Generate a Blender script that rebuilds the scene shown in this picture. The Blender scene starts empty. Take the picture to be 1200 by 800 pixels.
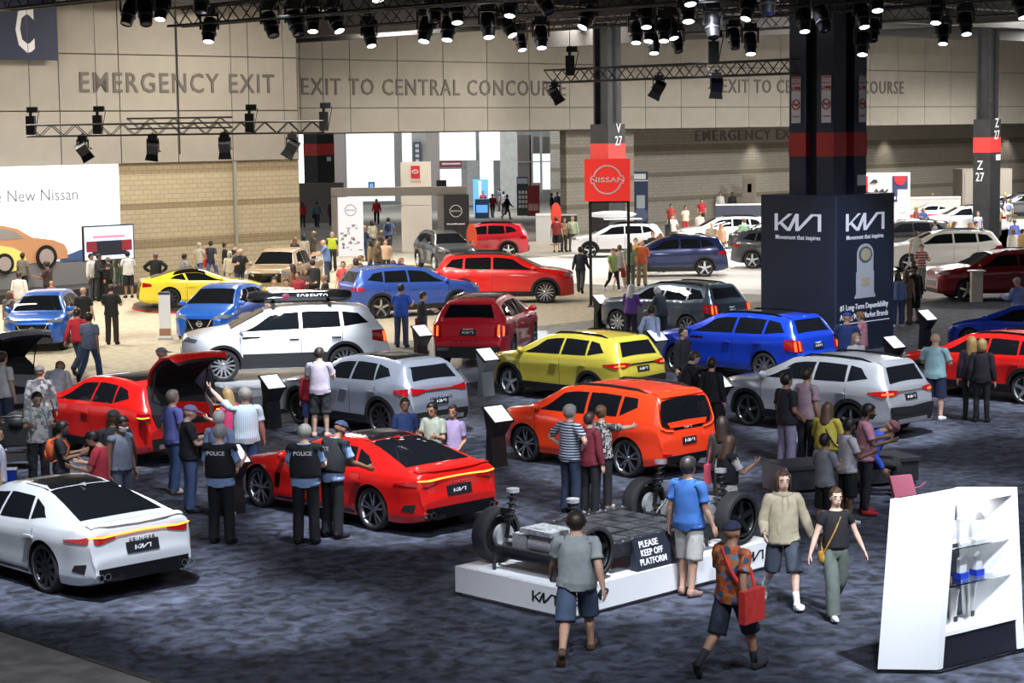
import bpy, bmesh, math, random
import numpy as np
from mathutils import Vector, Matrix
from mathutils.bvhtree import BVHTree
random.seed(7); np.random.seed(7)
S = bpy.context.scene
C = S.collection
# ------------------------------------------------------------------ camera
FPX, PITCH, ROLL, CAMH = 2300.0, 0.1065, 0.014, 6.0
_cp, _sp, _c, _s = math.cos(PITCH), math.sin(PITCH), math.cos(ROLL), math.sin(ROLL)
CF = Vector((0, _cp, -_sp)); _U0 = Vector((0, _sp, _cp)); _R0 = Vector((1, 0, 0))
CR = _R0*_c - _U0*_s; CU = _R0*_s + _U0*_c; CO = Vector((0, 0, CAMH))
cam_d = bpy.data.cameras.new('camera'); cam = bpy.data.objects.new('camera', cam_d); C.objects.link(cam)
cam_d.sensor_width = 36; cam_d.lens = FPX/1200*36; cam_d.clip_end = 600
cam.matrix_world = Matrix(((CR.x, CU.x, -CF.x, 0), (CR.y, CU.y, -CF.y, 0), (CR.z, CU.z, -CF.z, CAMH), (0, 0, 0, 1)))
S.camera = cam
# ------------------------------------------------------------------ world and exposure
S.view_settings.view_transform = 'Standard'; S.view_settings.look = 'None'
S.view_settings.gamma = 1; S.view_settings.use_curve_mapping = False
S.view_settings.exposure = 0.45
W = bpy.data.worlds.new('hall_ambient'); S.world = W; W.use_nodes = True
W.node_tree.nodes['Background'].inputs[0].default_value = (0.93, 0.96, 1.0, 1)
W.node_tree.nodes['Background'].inputs[1].default_value = 0.30
# ------------------------------------------------------------------ large lamps of the hall (high bays under the roof)
def lamp(kind, loc, power, col=(1, 1, 1), tgt=None, **k):
    d = bpy.data.lights.new('hall_lamp_or_fill', kind); d.energy = power; d.color = col
    for a, v in k.items(): setattr(d, a, v)
    o = bpy.data.objects.new('hall_lamp_or_fill', d); C.objects.link(o); o.location = loc
    v = (Vector(tgt) if tgt is not None else Vector((loc[0], loc[1], 0))) - Vector(loc)
    o.rotation_euler = v.to_track_quat('-Z', 'Y').to_euler()
    return o
# ------------------------------------------------------------------ pixel rays and hall axes: u runs right and away, v runs left and away
def ray(px, py): return CF + CR*((px-600)/FPX) + CU*((400-py)/FPX)
def G(px, py, z=0.0):                     # the point at height z seen at a pixel of the 1200x800 photograph
    d = ray(px, py); t = (z-CAMH)/d.z
    return CO + d*t
def GD(px, py, Y):                        # the point at depth Y seen at a pixel
    d = ray(px, py); return CO + d*(Y/d.y)
def PX(p):
    d = Vector(p)-CO; z = d.dot(CF); return (600+FPX*d.dot(CR)/z, 400-FPX*d.dot(CU)/z)
_n = math.hypot(.715, .70); AU = Vector((.715/_n, .70/_n, 0)); AV = Vector((-.70/_n, .715/_n, 0)); ANG_U = math.atan2(AU.y, AU.x); ANG_V = ANG_U+math.pi/2
def UV(u, v, z=0.0): return AU*u+AV*v+Vector((0, 0, z))
def uv_of(p): return (p.dot(AU), p.dot(AV))
# ------------------------------------------------------------------ lamps of the hall: rows of high bays under the roof
WARM, COOL = (1.0, .93, .82), (.88, .94, 1.0)
for (u, v, e, c) in [(30, 55, 1700, WARM), (45, 58, 2400, WARM), (38, 48, 1200, WARM), (60, 70, 5200, WARM), (33, 62, 1100, WARM), (48, 62, 1100, WARM), (72, 58, 5000, (1, .97, .92)), (82, 50, 5000, (1, .97, .92)), (92, 62, 4600, (1, .97, .92)), (72, 30, 4400, (1, .97, .92)), (86, 40, 4400, (1, .97, .92)), (108, 62, 3600, (1, .97, .92)), (122, 70, 3200, (1, .97, .92)), (75, 72, 3000, WARM)]:
    p = UV(u, v, 12.3); lamp('AREA', p, e, c, size=2.2)
def stage(px, py, power=900, ang=26, z=9.6, du=-3.0, dv=-4.0, blend=.5, col=(.86, .92, 1.0), r=.12):
    """a profile spot on the lighting truss aimed at the floor point seen at a pixel"""
    t = G(px, py); return lamp('SPOT', (t.x+du, t.y+dv, z), power, col, t, spot_size=math.radians(ang), spot_blend=blend, shadow_soft_size=r)
for p in ((-13, 140, 8.5), (-3, 142, 8.5), (2, 140, 8.5)): lamp('AREA', p, 650, (.95, .98, 1.0), (p[0], p[1]+8, 0), size=3.0)   # area lights added to brighten the concourse, in place of its daylight
# ------------------------------------------------------------------ helpers
MATS = {}
def lin(c):
    if isinstance(c, str):
        c = c.lstrip('#'); c = [int(c[i:i+2], 16)/255 for i in (0, 2, 4)]
        return tuple((x/12.92 if x <= .04045 else ((x+.055)/1.055)**2.4) for x in c)
    return tuple(c)
def mat(name, col=(.5, .5, .5), rough=.6, metal=0.0, var=0.0, vscale=12.0, bump=0.0, coat=0.0, emit=None, estr=0.0, spec=.5, trans=0.0, col2=None):
    if name in MATS: return MATS[name]
    m = bpy.data.materials.new(name); m.use_nodes = True; MATS[name] = m
    nt = m.node_tree; b = nt.nodes['Principled BSDF']
    c = lin(col); b.inputs['Base Color'].default_value = (*c, 1)
    b.inputs['Roughness'].default_value = rough; b.inputs['Metallic'].default_value = metal
    b.inputs['Specular IOR Level'].default_value = spec
    if coat: b.inputs['Coat Weight'].default_value = coat; b.inputs['Coat Roughness'].default_value = .04
    if trans: b.inputs['Transmission Weight'].default_value = trans
    if emit: b.inputs['Emission Color'].default_value = (*lin(emit), 1); b.inputs['Emission Strength'].default_value = estr
    if var or bump or col2:
        tc = nt.nodes.new('ShaderNodeTexCoord'); n = nt.nodes.new('ShaderNodeTexNoise')
        n.inputs['Scale'].default_value = vscale; n.inputs['Detail'].default_value = 4
        nt.links.new(tc.outputs['Object'], n.inputs['Vector'])
        if var or col2:
            r = nt.nodes.new('ShaderNodeValToRGB'); nt.links.new(n.outputs['Fac'], r.inputs['Fac'])
            r.color_ramp.elements[0].position = .35; r.color_ramp.elements[1].position = .65
            lo = tuple(x*(1-var) for x in c); hi = tuple(min(1, x*(1+var)) for x in c)
            if col2: lo, hi = c, lin(col2)
            r.color_ramp.elements[0].color = (*lo, 1); r.color_ramp.elements[1].color = (*hi, 1)
            nt.links.new(r.outputs['Color'], b.inputs['Base Color'])
        if bump:
            bp = nt.nodes.new('ShaderNodeBump'); bp.inputs['Strength'].default_value = bump
            nt.links.new(n.outputs['Fac'], bp.inputs['Height']); nt.links.new(bp.outputs['Normal'], b.inputs['Normal'])
    return m
def tag(o, label=None, cat=None, group=None, kind=None):
    if label: o['label'] = label
    if cat: o['category'] = cat
    if group: o['group'] = group
    if kind: o['kind'] = kind
    return o
def empty(name, loc=(0, 0, 0), rz=0.0, label=None, cat=None, group=None, s=1.0):
    o = bpy.data.objects.new(name, None); C.objects.link(o); o.location = loc; o.rotation_euler = (0, 0, rz); o.scale = (s, s, s)
    o.empty_display_size = .1
    return tag(o, label, cat, group)
def link(name, me, parent=None, m=None, loc=None, rot=None, scale=None):
    o = bpy.data.objects.new(name, me); C.objects.link(o)
    if parent is not None: o.parent = parent
    if m is not None:
        if len(me.materials) == 0: me.materials.append(m)
        elif me.materials[0] != m:
            o.material_slots[0].link = 'OBJECT'; o.material_slots[0].material = m
    if loc is not None: o.location = loc
    if rot is not None: o.rotation_euler = rot
    if scale is not None: o.scale = scale
    return o
def smooth(me, on=True, ang=None):
    me.polygons.foreach_set('use_smooth', [on]*len(me.polygons))
    if ang is not None:
        me.set_sharp_from_angle(angle=math.radians(ang))
    return me
class MB:
    def __init__(s): s.v = []; s.f = []; s.mi = []
    def add(s, vs, fs, mi=0):
        k = len(s.v); s.v += [tuple(p) for p in vs]; s.f += [tuple(i+k for i in f) for f in fs]; s.mi += [mi]*len(fs); return s
    def box(s, x0, x1, y0, y1, z0, z1, mi=0, M=None):
        vs = [Vector(p) for p in ((x0, y0, z0), (x1, y0, z0), (x1, y1, z0), (x0, y1, z0), (x0, y0, z1), (x1, y0, z1), (x1, y1, z1), (x0, y1, z1))]
        if M is not None: vs = [M @ p for p in vs]
        return s.add(vs, [(0, 3, 2, 1), (4, 5, 6, 7), (0, 1, 5, 4), (1, 2, 6, 5), (2, 3, 7, 6), (3, 0, 4, 7)], mi)
    def bar(s, a, b, r, n=6, r2=None, mi=0, cap=True):
        a, b = Vector(a), Vector(b); r2 = r if r2 is None else r2
        d = (b-a).normalized(); u = d.orthogonal().normalized(); w = d.cross(u)
        vs = [c + (u*math.cos(2*math.pi*i/n)+w*math.sin(2*math.pi*i/n))*q for c, q in ((a, r), (b, r2)) for i in range(n)]
        fs = [(i, (i+1) % n, n+(i+1) % n, n+i) for i in range(n)]
        if cap: fs += [tuple(range(n-1, -1, -1)), tuple(range(n, 2*n))]
        return s.add(vs, fs, mi)
    def path(s, pts, r, n=6, mi=0):
        pts = [Vector(p) for p in pts]; rs = r if hasattr(r, '__len__') else [r]*len(pts); vs = []; u = None
        for i, p in enumerate(pts):
            d = (pts[min(i+1, len(pts)-1)]-pts[max(i-1, 0)]).normalized()
            u = d.orthogonal().normalized() if u is None else (u-d*u.dot(d)).normalized()
            w = d.cross(u)
            vs += [p+(u*math.cos(2*math.pi*j/n)+w*math.sin(2*math.pi*j/n))*rs[i] for j in range(n)]
        fs = [(i*n+j, i*n+(j+1) % n, (i+1)*n+(j+1) % n, (i+1)*n+j) for i in range(len(pts)-1) for j in range(n)]
        fs += [tuple(range(n-1, -1, -1)), tuple(range((len(pts)-1)*n, len(pts)*n))]
        return s.add(vs, fs, mi)
    def lathe(s, prof, n=16, M=None, mi=0, cap=True):      # prof: (r, z) bottom to top round the z axis
        vs = [Vector((r*math.cos(2*math.pi*i/n), r*math.sin(2*math.pi*i/n), z)) for r, z in prof for i in range(n)]
        if M is not None: vs = [M @ p for p in vs]
        fs = [(k*n+i, k*n+(i+1) % n, (k+1)*n+(i+1) % n, (k+1)*n+i) for k in range(len(prof)-1) for i in range(n)]
        if cap: fs += [tuple(range(n-1, -1, -1)), tuple(range((len(prof)-1)*n, len(prof)*n))]
        return s.add(vs, fs, mi)
    def ell(s, c, r, n=10, k=7, M=None, mi=0):
        vs = []
        for j in range(k+1):
            t = math.pi*j/k
            for i in range(n):
                a = 2*math.pi*i/n
                p = Vector((r[0]*math.sin(t)*math.cos(a), r[1]*math.sin(t)*math.sin(a), -r[2]*math.cos(t)))
                vs.append((M @ p if M is not None else p)+Vector(c))
        return s.add(vs, [(j*n+i, j*n+(i+1) % n, (j+1)*n+(i+1) % n, (j+1)*n+i) for j in range(k) for i in range(n)], mi)
    def prism(s, poly, h, M=None, mi=0):                    # poly in xy, extruded to z=h
        n = len(poly); vs = [Vector((x, y, 0)) for x, y in poly]+[Vector((x, y, h)) for x, y in poly]
        if M is not None: vs = [M @ p for p in vs]
        return s.add(vs, [tuple(range(n-1, -1, -1)), tuple(range(n, 2*n))]+[(i, (i+1) % n, n+(i+1) % n, n+i) for i in range(n)], mi)
    def mesh(s, name, mats=(), sm=None):
        me = bpy.data.meshes.new(name); me.from_pydata(s.v, [], s.f)
        for m in mats: me.materials.append(m)
        if any(s.mi): me.polygons.foreach_set('material_index', s.mi)
        me.update()
        if sm is not None: smooth(me, True, sm)
        return me
    def build(s, name, m, parent=None, sm=None, loc=None, rot=None):
        return link(name, s.mesh(name, m if isinstance(m, (list, tuple)) else (m,), sm), parent, None, loc, rot)
def frame(o, x, y):                        # matrix with local x, y axes given, z = x cross y
    x = Vector(x).normalized(); z = x.cross(Vector(y)).normalized(); y = z.cross(x); o = Vector(o)
    return Matrix(((x.x, y.x, z.x, o.x), (x.y, y.y, z.y, o.y), (x.z, y.z, z.z, o.z), (0, 0, 0, 1)))
FONT_CACHE = {}
def text_mesh(txt, size=1.0, depth=.01, bold=0.0, align='CENTER', sx=1.0, space=1.0, shear=0.0):
    key = (txt, size, depth, bold, align, sx, space, shear)
    if key in FONT_CACHE: return FONT_CACHE[key]
    cu = bpy.data.curves.new('lettering', 'FONT'); cu.body = txt; cu.size = size; cu.extrude = depth; cu.offset = bold
    cu.align_x = align; cu.align_y = 'CENTER'; cu.space_character = space; cu.resolution_u = 2; cu.shear = shear
    o = bpy.data.objects.new('lettering', cu); C.objects.link(o)
    dg = bpy.context.evaluated_depsgraph_get(); me = bpy.data.meshes.new_from_object(o.evaluated_get(dg))
    bpy.data.objects.remove(o); bpy.data.curves.remove(cu)
    if sx != 1.0:
        co = np.empty(len(me.vertices)*3, 'f'); me.vertices.foreach_get('co', co); co[0::3] *= sx; me.vertices.foreach_set('co', co)
    me.materials.clear(); FONT_CACHE[key] = me
    return me
def put_text(txt, M, size, m, parent=None, name='lettering', fit=None, **k):
    me = text_mesh(txt, size, **k)
    if len(me.materials) and me.materials[0] != m: me = me.copy(); me.materials.clear()
    if fit:
        xs = [v.co.x for v in me.vertices]; f = fit/(max(xs)-min(xs)); me = me.copy()
        for v in me.vertices: v.co.x *= f
    o = link(name, me, parent, m); o.matrix_world = M if parent is None else o.matrix_world
    if parent is not None: o.matrix_local = M
    return o
def kia_logo(w, h, d=.01):                 # the joined sloping letters of the car maker's mark
    b = MB(); t = .17*h
    def q(pts): b.prism([(x*w-w/2, y*h-h/2) for x, y in pts], d)
    q([(0, 0), (.07, 0), (.07, 1), (0, 1)])
    q([(.07, .30), (.30, 1), (.39, 1), (.07, .43)])
    q([(.09, .44), (.15, .55), (.35, 0), (.265, 0)])
    q([(.34, 0), (.265, 0), (.45, 1), (.52, 1)]); q([(.45, 1), (.52, 1), (.52, 0), (.45, 0)])
    q([(.45, 0), (.53, 0), (.87, 1), (.785, 1)]); q([(.81, 1), (1, 1), (1, 0), (.93, 0), (.93, .88), (.84, .88)])
    return b
def evaluated(o):
    dg = bpy.context.evaluated_depsgraph_get(); return bpy.data.meshes.new_from_object(o.evaluated_get(dg))
# ------------------------------------------------------------------ the hall
def on_v(px, py, v0): d = ray(px, py); t = (v0-CO.dot(AV))/d.dot(AV); q = CO+d*t; return q.dot(AU), q.z
def on_u(px, py, u0): d = ray(px, py); t = (u0-CO.dot(AU))/d.dot(AU); q = CO+d*t; return q.dot(AV), q.z
HALL = Matrix.Rotation(ANG_U, 4, 'Z')      # local x = u, local y = v
def hall_box(name, m, u0, u1, v0, v1, z0, z1, parent=None, kind=None, label=None, cat=None, group=None):
    c = UV((u0+u1)/2, (v0+v1)/2, z0); a, b = (u1-u0)/2, (v1-v0)/2
    o = MB().box(-a, a, -b, b, 0, z1-z0).build(name, m, None); o.location = c; o.rotation_euler = (0, 0, ANG_U)
    if parent is not None:
        o.parent = parent; o.matrix_parent_inverse = Matrix.Identity(4); o.matrix_local = parent.matrix_world.inverted() @ Matrix.LocRotScale(o.location, o.rotation_euler, None)
    return tag(o, label, cat, group, kind)
def struct(o): o['kind'] = 'structure'; return o
def ramp_mat(name, c0, c1, scale, p0=.4, p1=.6, rough=.9, detail=6, bump=.2, distort=0.0, coat=0.0, gen='Object', stretch=None, bscale=None):
    m = bpy.data.materials.new(name); m.use_nodes = True; nt = m.node_tree; b = nt.nodes['Principled BSDF']; b.inputs['Roughness'].default_value = rough
    tc = nt.nodes.new('ShaderNodeTexCoord'); n = nt.nodes.new('ShaderNodeTexNoise'); n.inputs['Scale'].default_value = scale; n.inputs['Detail'].default_value = detail; n.inputs['Distortion'].default_value = distort
    src = tc.outputs[gen]
    if stretch:
        mp = nt.nodes.new('ShaderNodeMapping'); mp.inputs['Scale'].default_value = stretch; nt.links.new(src, mp.inputs['Vector']); src = mp.outputs['Vector']
    nt.links.new(src, n.inputs['Vector']); r = nt.nodes.new('ShaderNodeValToRGB'); nt.links.new(n.outputs['Fac'], r.inputs['Fac'])
    r.color_ramp.elements[0].position = p0; r.color_ramp.elements[1].position = p1; r.color_ramp.elements[0].color = (*lin(c0), 1); r.color_ramp.elements[1].color = (*lin(c1), 1)
    nt.links.new(r.outputs['Color'], b.inputs['Base Color'])
    if bump: bp = nt.nodes.new('ShaderNodeBump'); bp.inputs['Strength'].default_value = bump; nt.links.new(n.outputs['Fac'], bp.inputs['Height']); nt.links.new(bp.outputs['Normal'], b.inputs['Normal'])
    if coat: b.inputs['Coat Weight'].default_value = coat
    MATS[name] = m; return m
def brick_mat(name, c1, c2, mortar, bw=.42, bh=.20, bands=None):
    m = bpy.data.materials.new(name); m.use_nodes = True; nt = m.node_tree; b = nt.nodes['Principled BSDF']; b.inputs['Roughness'].default_value = .85
    tc = nt.nodes.new('ShaderNodeTexCoord'); mp = nt.nodes.new('ShaderNodeMapping'); mp.inputs['Rotation'].default_value = (math.radians(90), 0, 0); nt.links.new(tc.outputs['Object'], mp.inputs['Vector'])
    sp = nt.nodes.new('ShaderNodeSeparateXYZ'); cb = nt.nodes.new('ShaderNodeCombineXYZ'); nt.links.new(tc.outputs['Object'], sp.inputs[0]); nt.links.new(sp.outputs['X'], cb.inputs['X']); nt.links.new(sp.outputs['Z'], cb.inputs['Y'])
    br = nt.nodes.new('ShaderNodeTexBrick'); br.inputs['Scale'].default_value = 1; br.inputs['Brick Width'].default_value = bw; br.inputs['Row Height'].default_value = bh; br.inputs['Mortar Size'].default_value = .014
    br.inputs['Color1'].default_value = (*lin(c1), 1); br.inputs['Color2'].default_value = (*lin(c2), 1); br.inputs['Mortar'].default_value = (*lin(mortar), 1); nt.links.new(cb.outputs[0], br.inputs['Vector'])
    out = br.outputs['Color']
    if bands:
        mx = nt.nodes.new('ShaderNodeMix'); mx.data_type = 'RGBA'; mx.blend_type = 'MULTIPLY'; mx.inputs['B'].default_value = (.62, .58, .52, 1)
        fac = None
        for z0, z1 in bands:
            a = nt.nodes.new('ShaderNodeMath'); a.operation = 'GREATER_THAN'; a.inputs[1].default_value = z0; nt.links.new(sp.outputs['Z'], a.inputs[0])
            c = nt.nodes.new('ShaderNodeMath'); c.operation = 'LESS_THAN'; c.inputs[1].default_value = z1; nt.links.new(sp.outputs['Z'], c.inputs[0])
            d = nt.nodes.new('ShaderNodeMath'); d.operation = 'MULTIPLY'; nt.links.new(a.outputs[0], d.inputs[0]); nt.links.new(c.outputs[0], d.inputs[1])
            if fac is None: fac = d.outputs[0]
            else: e = nt.nodes.new('ShaderNodeMath'); e.operation = 'ADD'; nt.links.new(fac, e.inputs[0]); nt.links.new(d.outputs[0], e.inputs[1]); fac = e.outputs[0]
        nt.links.new(fac, mx.inputs['Factor']); nt.links.new(out, mx.inputs['A']); out = mx.outputs['Result']
    nt.links.new(out, b.inputs['Base Color'])
    bp = nt.nodes.new('ShaderNodeBump'); bp.inputs['Strength'].default_value = .35; bp.inputs['Distance'].default_value = .02; nt.links.new(br.outputs['Fac'], bp.inputs['Height']); bp.invert = True; nt.links.new(bp.outputs['Normal'], b.inputs['Normal'])
    MATS[name] = m; return m
# ------------------------------------------------------------------ floor
M_CONC = ramp_mat('hall_floor_concrete', (.24, .22, .185), (.30, .275, .235), .35, rough=.7, bump=.05)
M_CARPET = ramp_mat('dark_crushed_carpet', (.0065, .0078, .013), (.088, .100, .150), 4.2, .36, .76, .95, 12, .6, .5)
M_CARPETG = ramp_mat('grey_aisle_carpet', (.16, .15, .14), (.24, .225, .205), 3.0, rough=.95, bump=.3)
M_BEIGE = ramp_mat('beige_carpet', (.34, .295, .215), (.42, .365, .27), 4.0, rough=.95, bump=.2)
M_PALE = ramp_mat('pale_display_floor', (.70, .68, .64), (.78, .76, .72), .8, rough=.35, bump=.02)
struct(hall_box('floor', M_CONC, -60, 190, -60, 190, -.2, 0))
struct(hall_box('floor_dark_carpet', M_CARPET, 12.0, 75, -20, 37.9, 0, .006))
struct(hall_box('floor_entry_carpet', M_CARPETG, -30, 12.0, -20, 37.9, 0, .004))
struct(hall_box('floor_aisle_carpet', M_CARPETG, -10, 75, 37.9, 42.6, 0, .004))
struct(hall_box('floor_beige_carpet', M_BEIGE, 16, 54.0, 42.6, 66, 0, .006))
struct(hall_box('floor_display_pale', M_PALE, 56.0, 100, 42.6, 66, 0, .01))
struct(hall_box('floor_display_pale', M_PALE, 61.5, 78, 18, 42.0, 0, .01))
struct(hall_box('floor_display_pale', M_PALE, 84, 120, 30, 64.0, 0, .01))
tr = MB(); a, b = 0, 0
struct(hall_box('trim_1', mat('carpet_edge', (.02, .02, .024), .6), 11.94, 12.02, -20, 37.9, 0, .012))
# ------------------------------------------------------------------ walls
M_PANEL = ramp_mat('concrete_wall_panel', (.30, .275, .235), (.34, .31, .265), .5, rough=.8, bump=.03)
M_SEAM = mat('panel_joint', (.10, .09, .08), .9)
M_BRICK = brick_mat('tan_block_wall', (.47, .39, .26), (.43, .36, .24), (.30, .25, .175), bands=[(4.45, 4.9), (3.0, 3.25), (1.35, 1.75)])
M_BRICKG = brick_mat('grey_block_wall', (.27, .245, .205), (.24, .22, .185), (.17, .155, .13), .42, .2, bands=[(4.6, 5.0), (2.9, 3.2), (1.3, 1.6)])
def panel_wall(name, u0, u1, v, z0, zs, us, depth=.5, mp=M_PANEL):
    w = struct(hall_box(name, M_SEAM, u0, u1, v, v+depth, z0, zs[-1]))
    key = {}
    for i in range(len(us)-1):
        for j in range(len(zs)-1):
            a, b, c, d = us[i]+.025, us[i+1]-.025, zs[j]+.025, zs[j+1]-.025
            k = (round(b-a, 3), round(d-c, 3))
            if k not in key: key[k] = MB().box(-k[0]/2, k[0]/2, -.06, 0, 0, k[1]).mesh('wall_panel', (mp,))
            link('wall_panel', key[k], w, None, ((a+b)/2-(u0+u1)/2, -depth/2, c-z0))
    return w
LV, BV = 69.0, 80.0
panel_wall('wall_left', 20.0, 54.5, LV, 4.9, [4.9, 7.06, 9.35, 11.6, 12.7], [20.2+.0]+[42.41-2.82*k for k in range(7, 0, -1)]+[42.41+2.82*k for k in range(0, 5)][:5]+[54.45])
struct(hall_box('wall_left_block', M_BRICK, 20.0, 54.5, LV+.05, LV+.55, 0, 4.9))
struct(hall_box('trim_2', mat('wall_pipe', (.30, .30, .25), .6), 50.85, 50.97, LV-.12, LV, 0, 4.9))
panel_wall('wall_back', 54.5, 160.0, BV, 6.05, [6.05, 7.35, 9.85, 12.3, 13.2], [54.5, 56.7, 60.0]+[63.32+3.32*k for k in range(0, 29)]+[160.0])
W_R = struct(hall_box('wall_back_block', M_BRICKG, 90.0, 165, BV+5, BV+5.5, 0, 6.1))
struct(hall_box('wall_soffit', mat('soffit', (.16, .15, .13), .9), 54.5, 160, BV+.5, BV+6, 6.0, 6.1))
struct(hall_box('wall_return', M_BRICKG, 84.2, 90.2, BV+1.2, BV+1.7, 0, 6.1))
M_CEIL = mat('dark_roof_deck', (.022, .021, .021), .9, var=.3, vscale=.6)
struct(hall_box('ceiling', M_CEIL, -40, 175, -60, 95, 12.75, 13.0))
# lettering on the walls
M_LET = mat('wall_lettering', (.115, .10, .09), .7)
def wall_text(txt, u0, u1, v, z, h, label, depth=.02):
    me = text_mesh(txt, 1.0, .02, .006, space=1.16); xs = [q.co.x for q in me.vertices]; ys = [q.co.y for q in me.vertices]; me = me.copy()
    fx = (u1-u0)/(max(xs)-min(xs)); fy = h/(max(ys)-min(ys))
    for q in me.vertices: q.co = ((q.co.x-(max(xs)+min(xs))/2)*fx, (q.co.y-(max(ys)+min(ys))/2)*fy, q.co.z)
    o = link('wall_sign', me, None, M_LET); o.matrix_world = frame(UV((u0+u1)/2, v-.03, z), AU, (0, 0, 1)); tag(o, label, 'sign'); return o
wall_text('EMERGENCY EXIT', 43.36, 53.16, LV-.06, 8.22, .82, 'raised dark capitals reading EMERGENCY EXIT on the near left wall')
wall_text('EXIT TO CENTRAL CONCOURSE', 63.39, 82.9, BV-.06, 8.45, .88, 'long wall lettering reading EXIT TO CENTRAL CONCOURSE ending at the red sign column')
wall_text('EXIT TO CENTRAL CONCOURSE', 97.14, 117.13, BV-.06, 8.68, .88, 'wall lettering reading EXIT TO CENTRAL CONCOURSE partly hidden by the navy column')
wall_text('EMERGENCY EXIT', 100.5, 112.0, BV+4.98, 5.55, .7, 'wall lettering EMERGENCY on the recessed block wall behind the navy column')
# ------------------------------------------------------------------ cars
def ip(tab, x):
    xs = [p[0] for p in tab]; zs = [p[1] for p in tab]
    if xs[0] > xs[-1]: xs, zs = xs[::-1], zs[::-1]
    return float(np.interp(x, xs, zs))
def sstep(t): t = min(1, max(0, t)); return t*t*(3-2*t)
M_GLASS = mat('dark_car_glass', (.006, .007, .009), .02, spec=.45)
M_GLASSL = mat('light_car_glass', (.10, .115, .13), .03, spec=.9, coat=.6)
M_BLACK = mat('black_plastic', (.012, .012, .013), .5)
M_GLOSSB = mat('gloss_black', (.007, .007, .008), .12, spec=.3)
M_TIRE = mat('tire_rubber', (.016, .016, .017), .8, bump=.05, vscale=60)
M_RIM = mat('machined_alloy', (.55, .56, .58), .25, 1.0)
M_RIMD = mat('dark_alloy', (.05, .05, .055), .3, .8)
M_RIMW = mat('silver_alloy', (.75, .76, .78), .3, .9)
M_CHROME = mat('chrome', (.75, .76, .78), .12, 1.0)
M_TAIL = mat('red_lens', (.35, .006, .008), .12, coat=1.0)
M_TAILON = mat('lit_tail_lamp', (.8, .05, .01), .2, emit=(1, .08, .015), estr=2.2)
M_AMBER = mat('lit_amber_bar', (.9, .2, .02), .2, emit=(1, .25, .03), estr=3.0)
M_HEAD = mat('headlamp_lens', (.45, .47, .5), .08, .6, coat=1.0)
M_WHITE = mat('white_lacquer', (.85, .85, .86), .35)
M_PLATE = mat('plate_black', (.012, .013, .018), .35)
M_PAPER = mat('white_card', (.82, .83, .85), .5)
def paint(name, col, metal=.0, rough=.3):
    return mat('car_paint_'+name, col, rough, metal, coat=1.0, var=.06, vscale=400)
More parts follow.
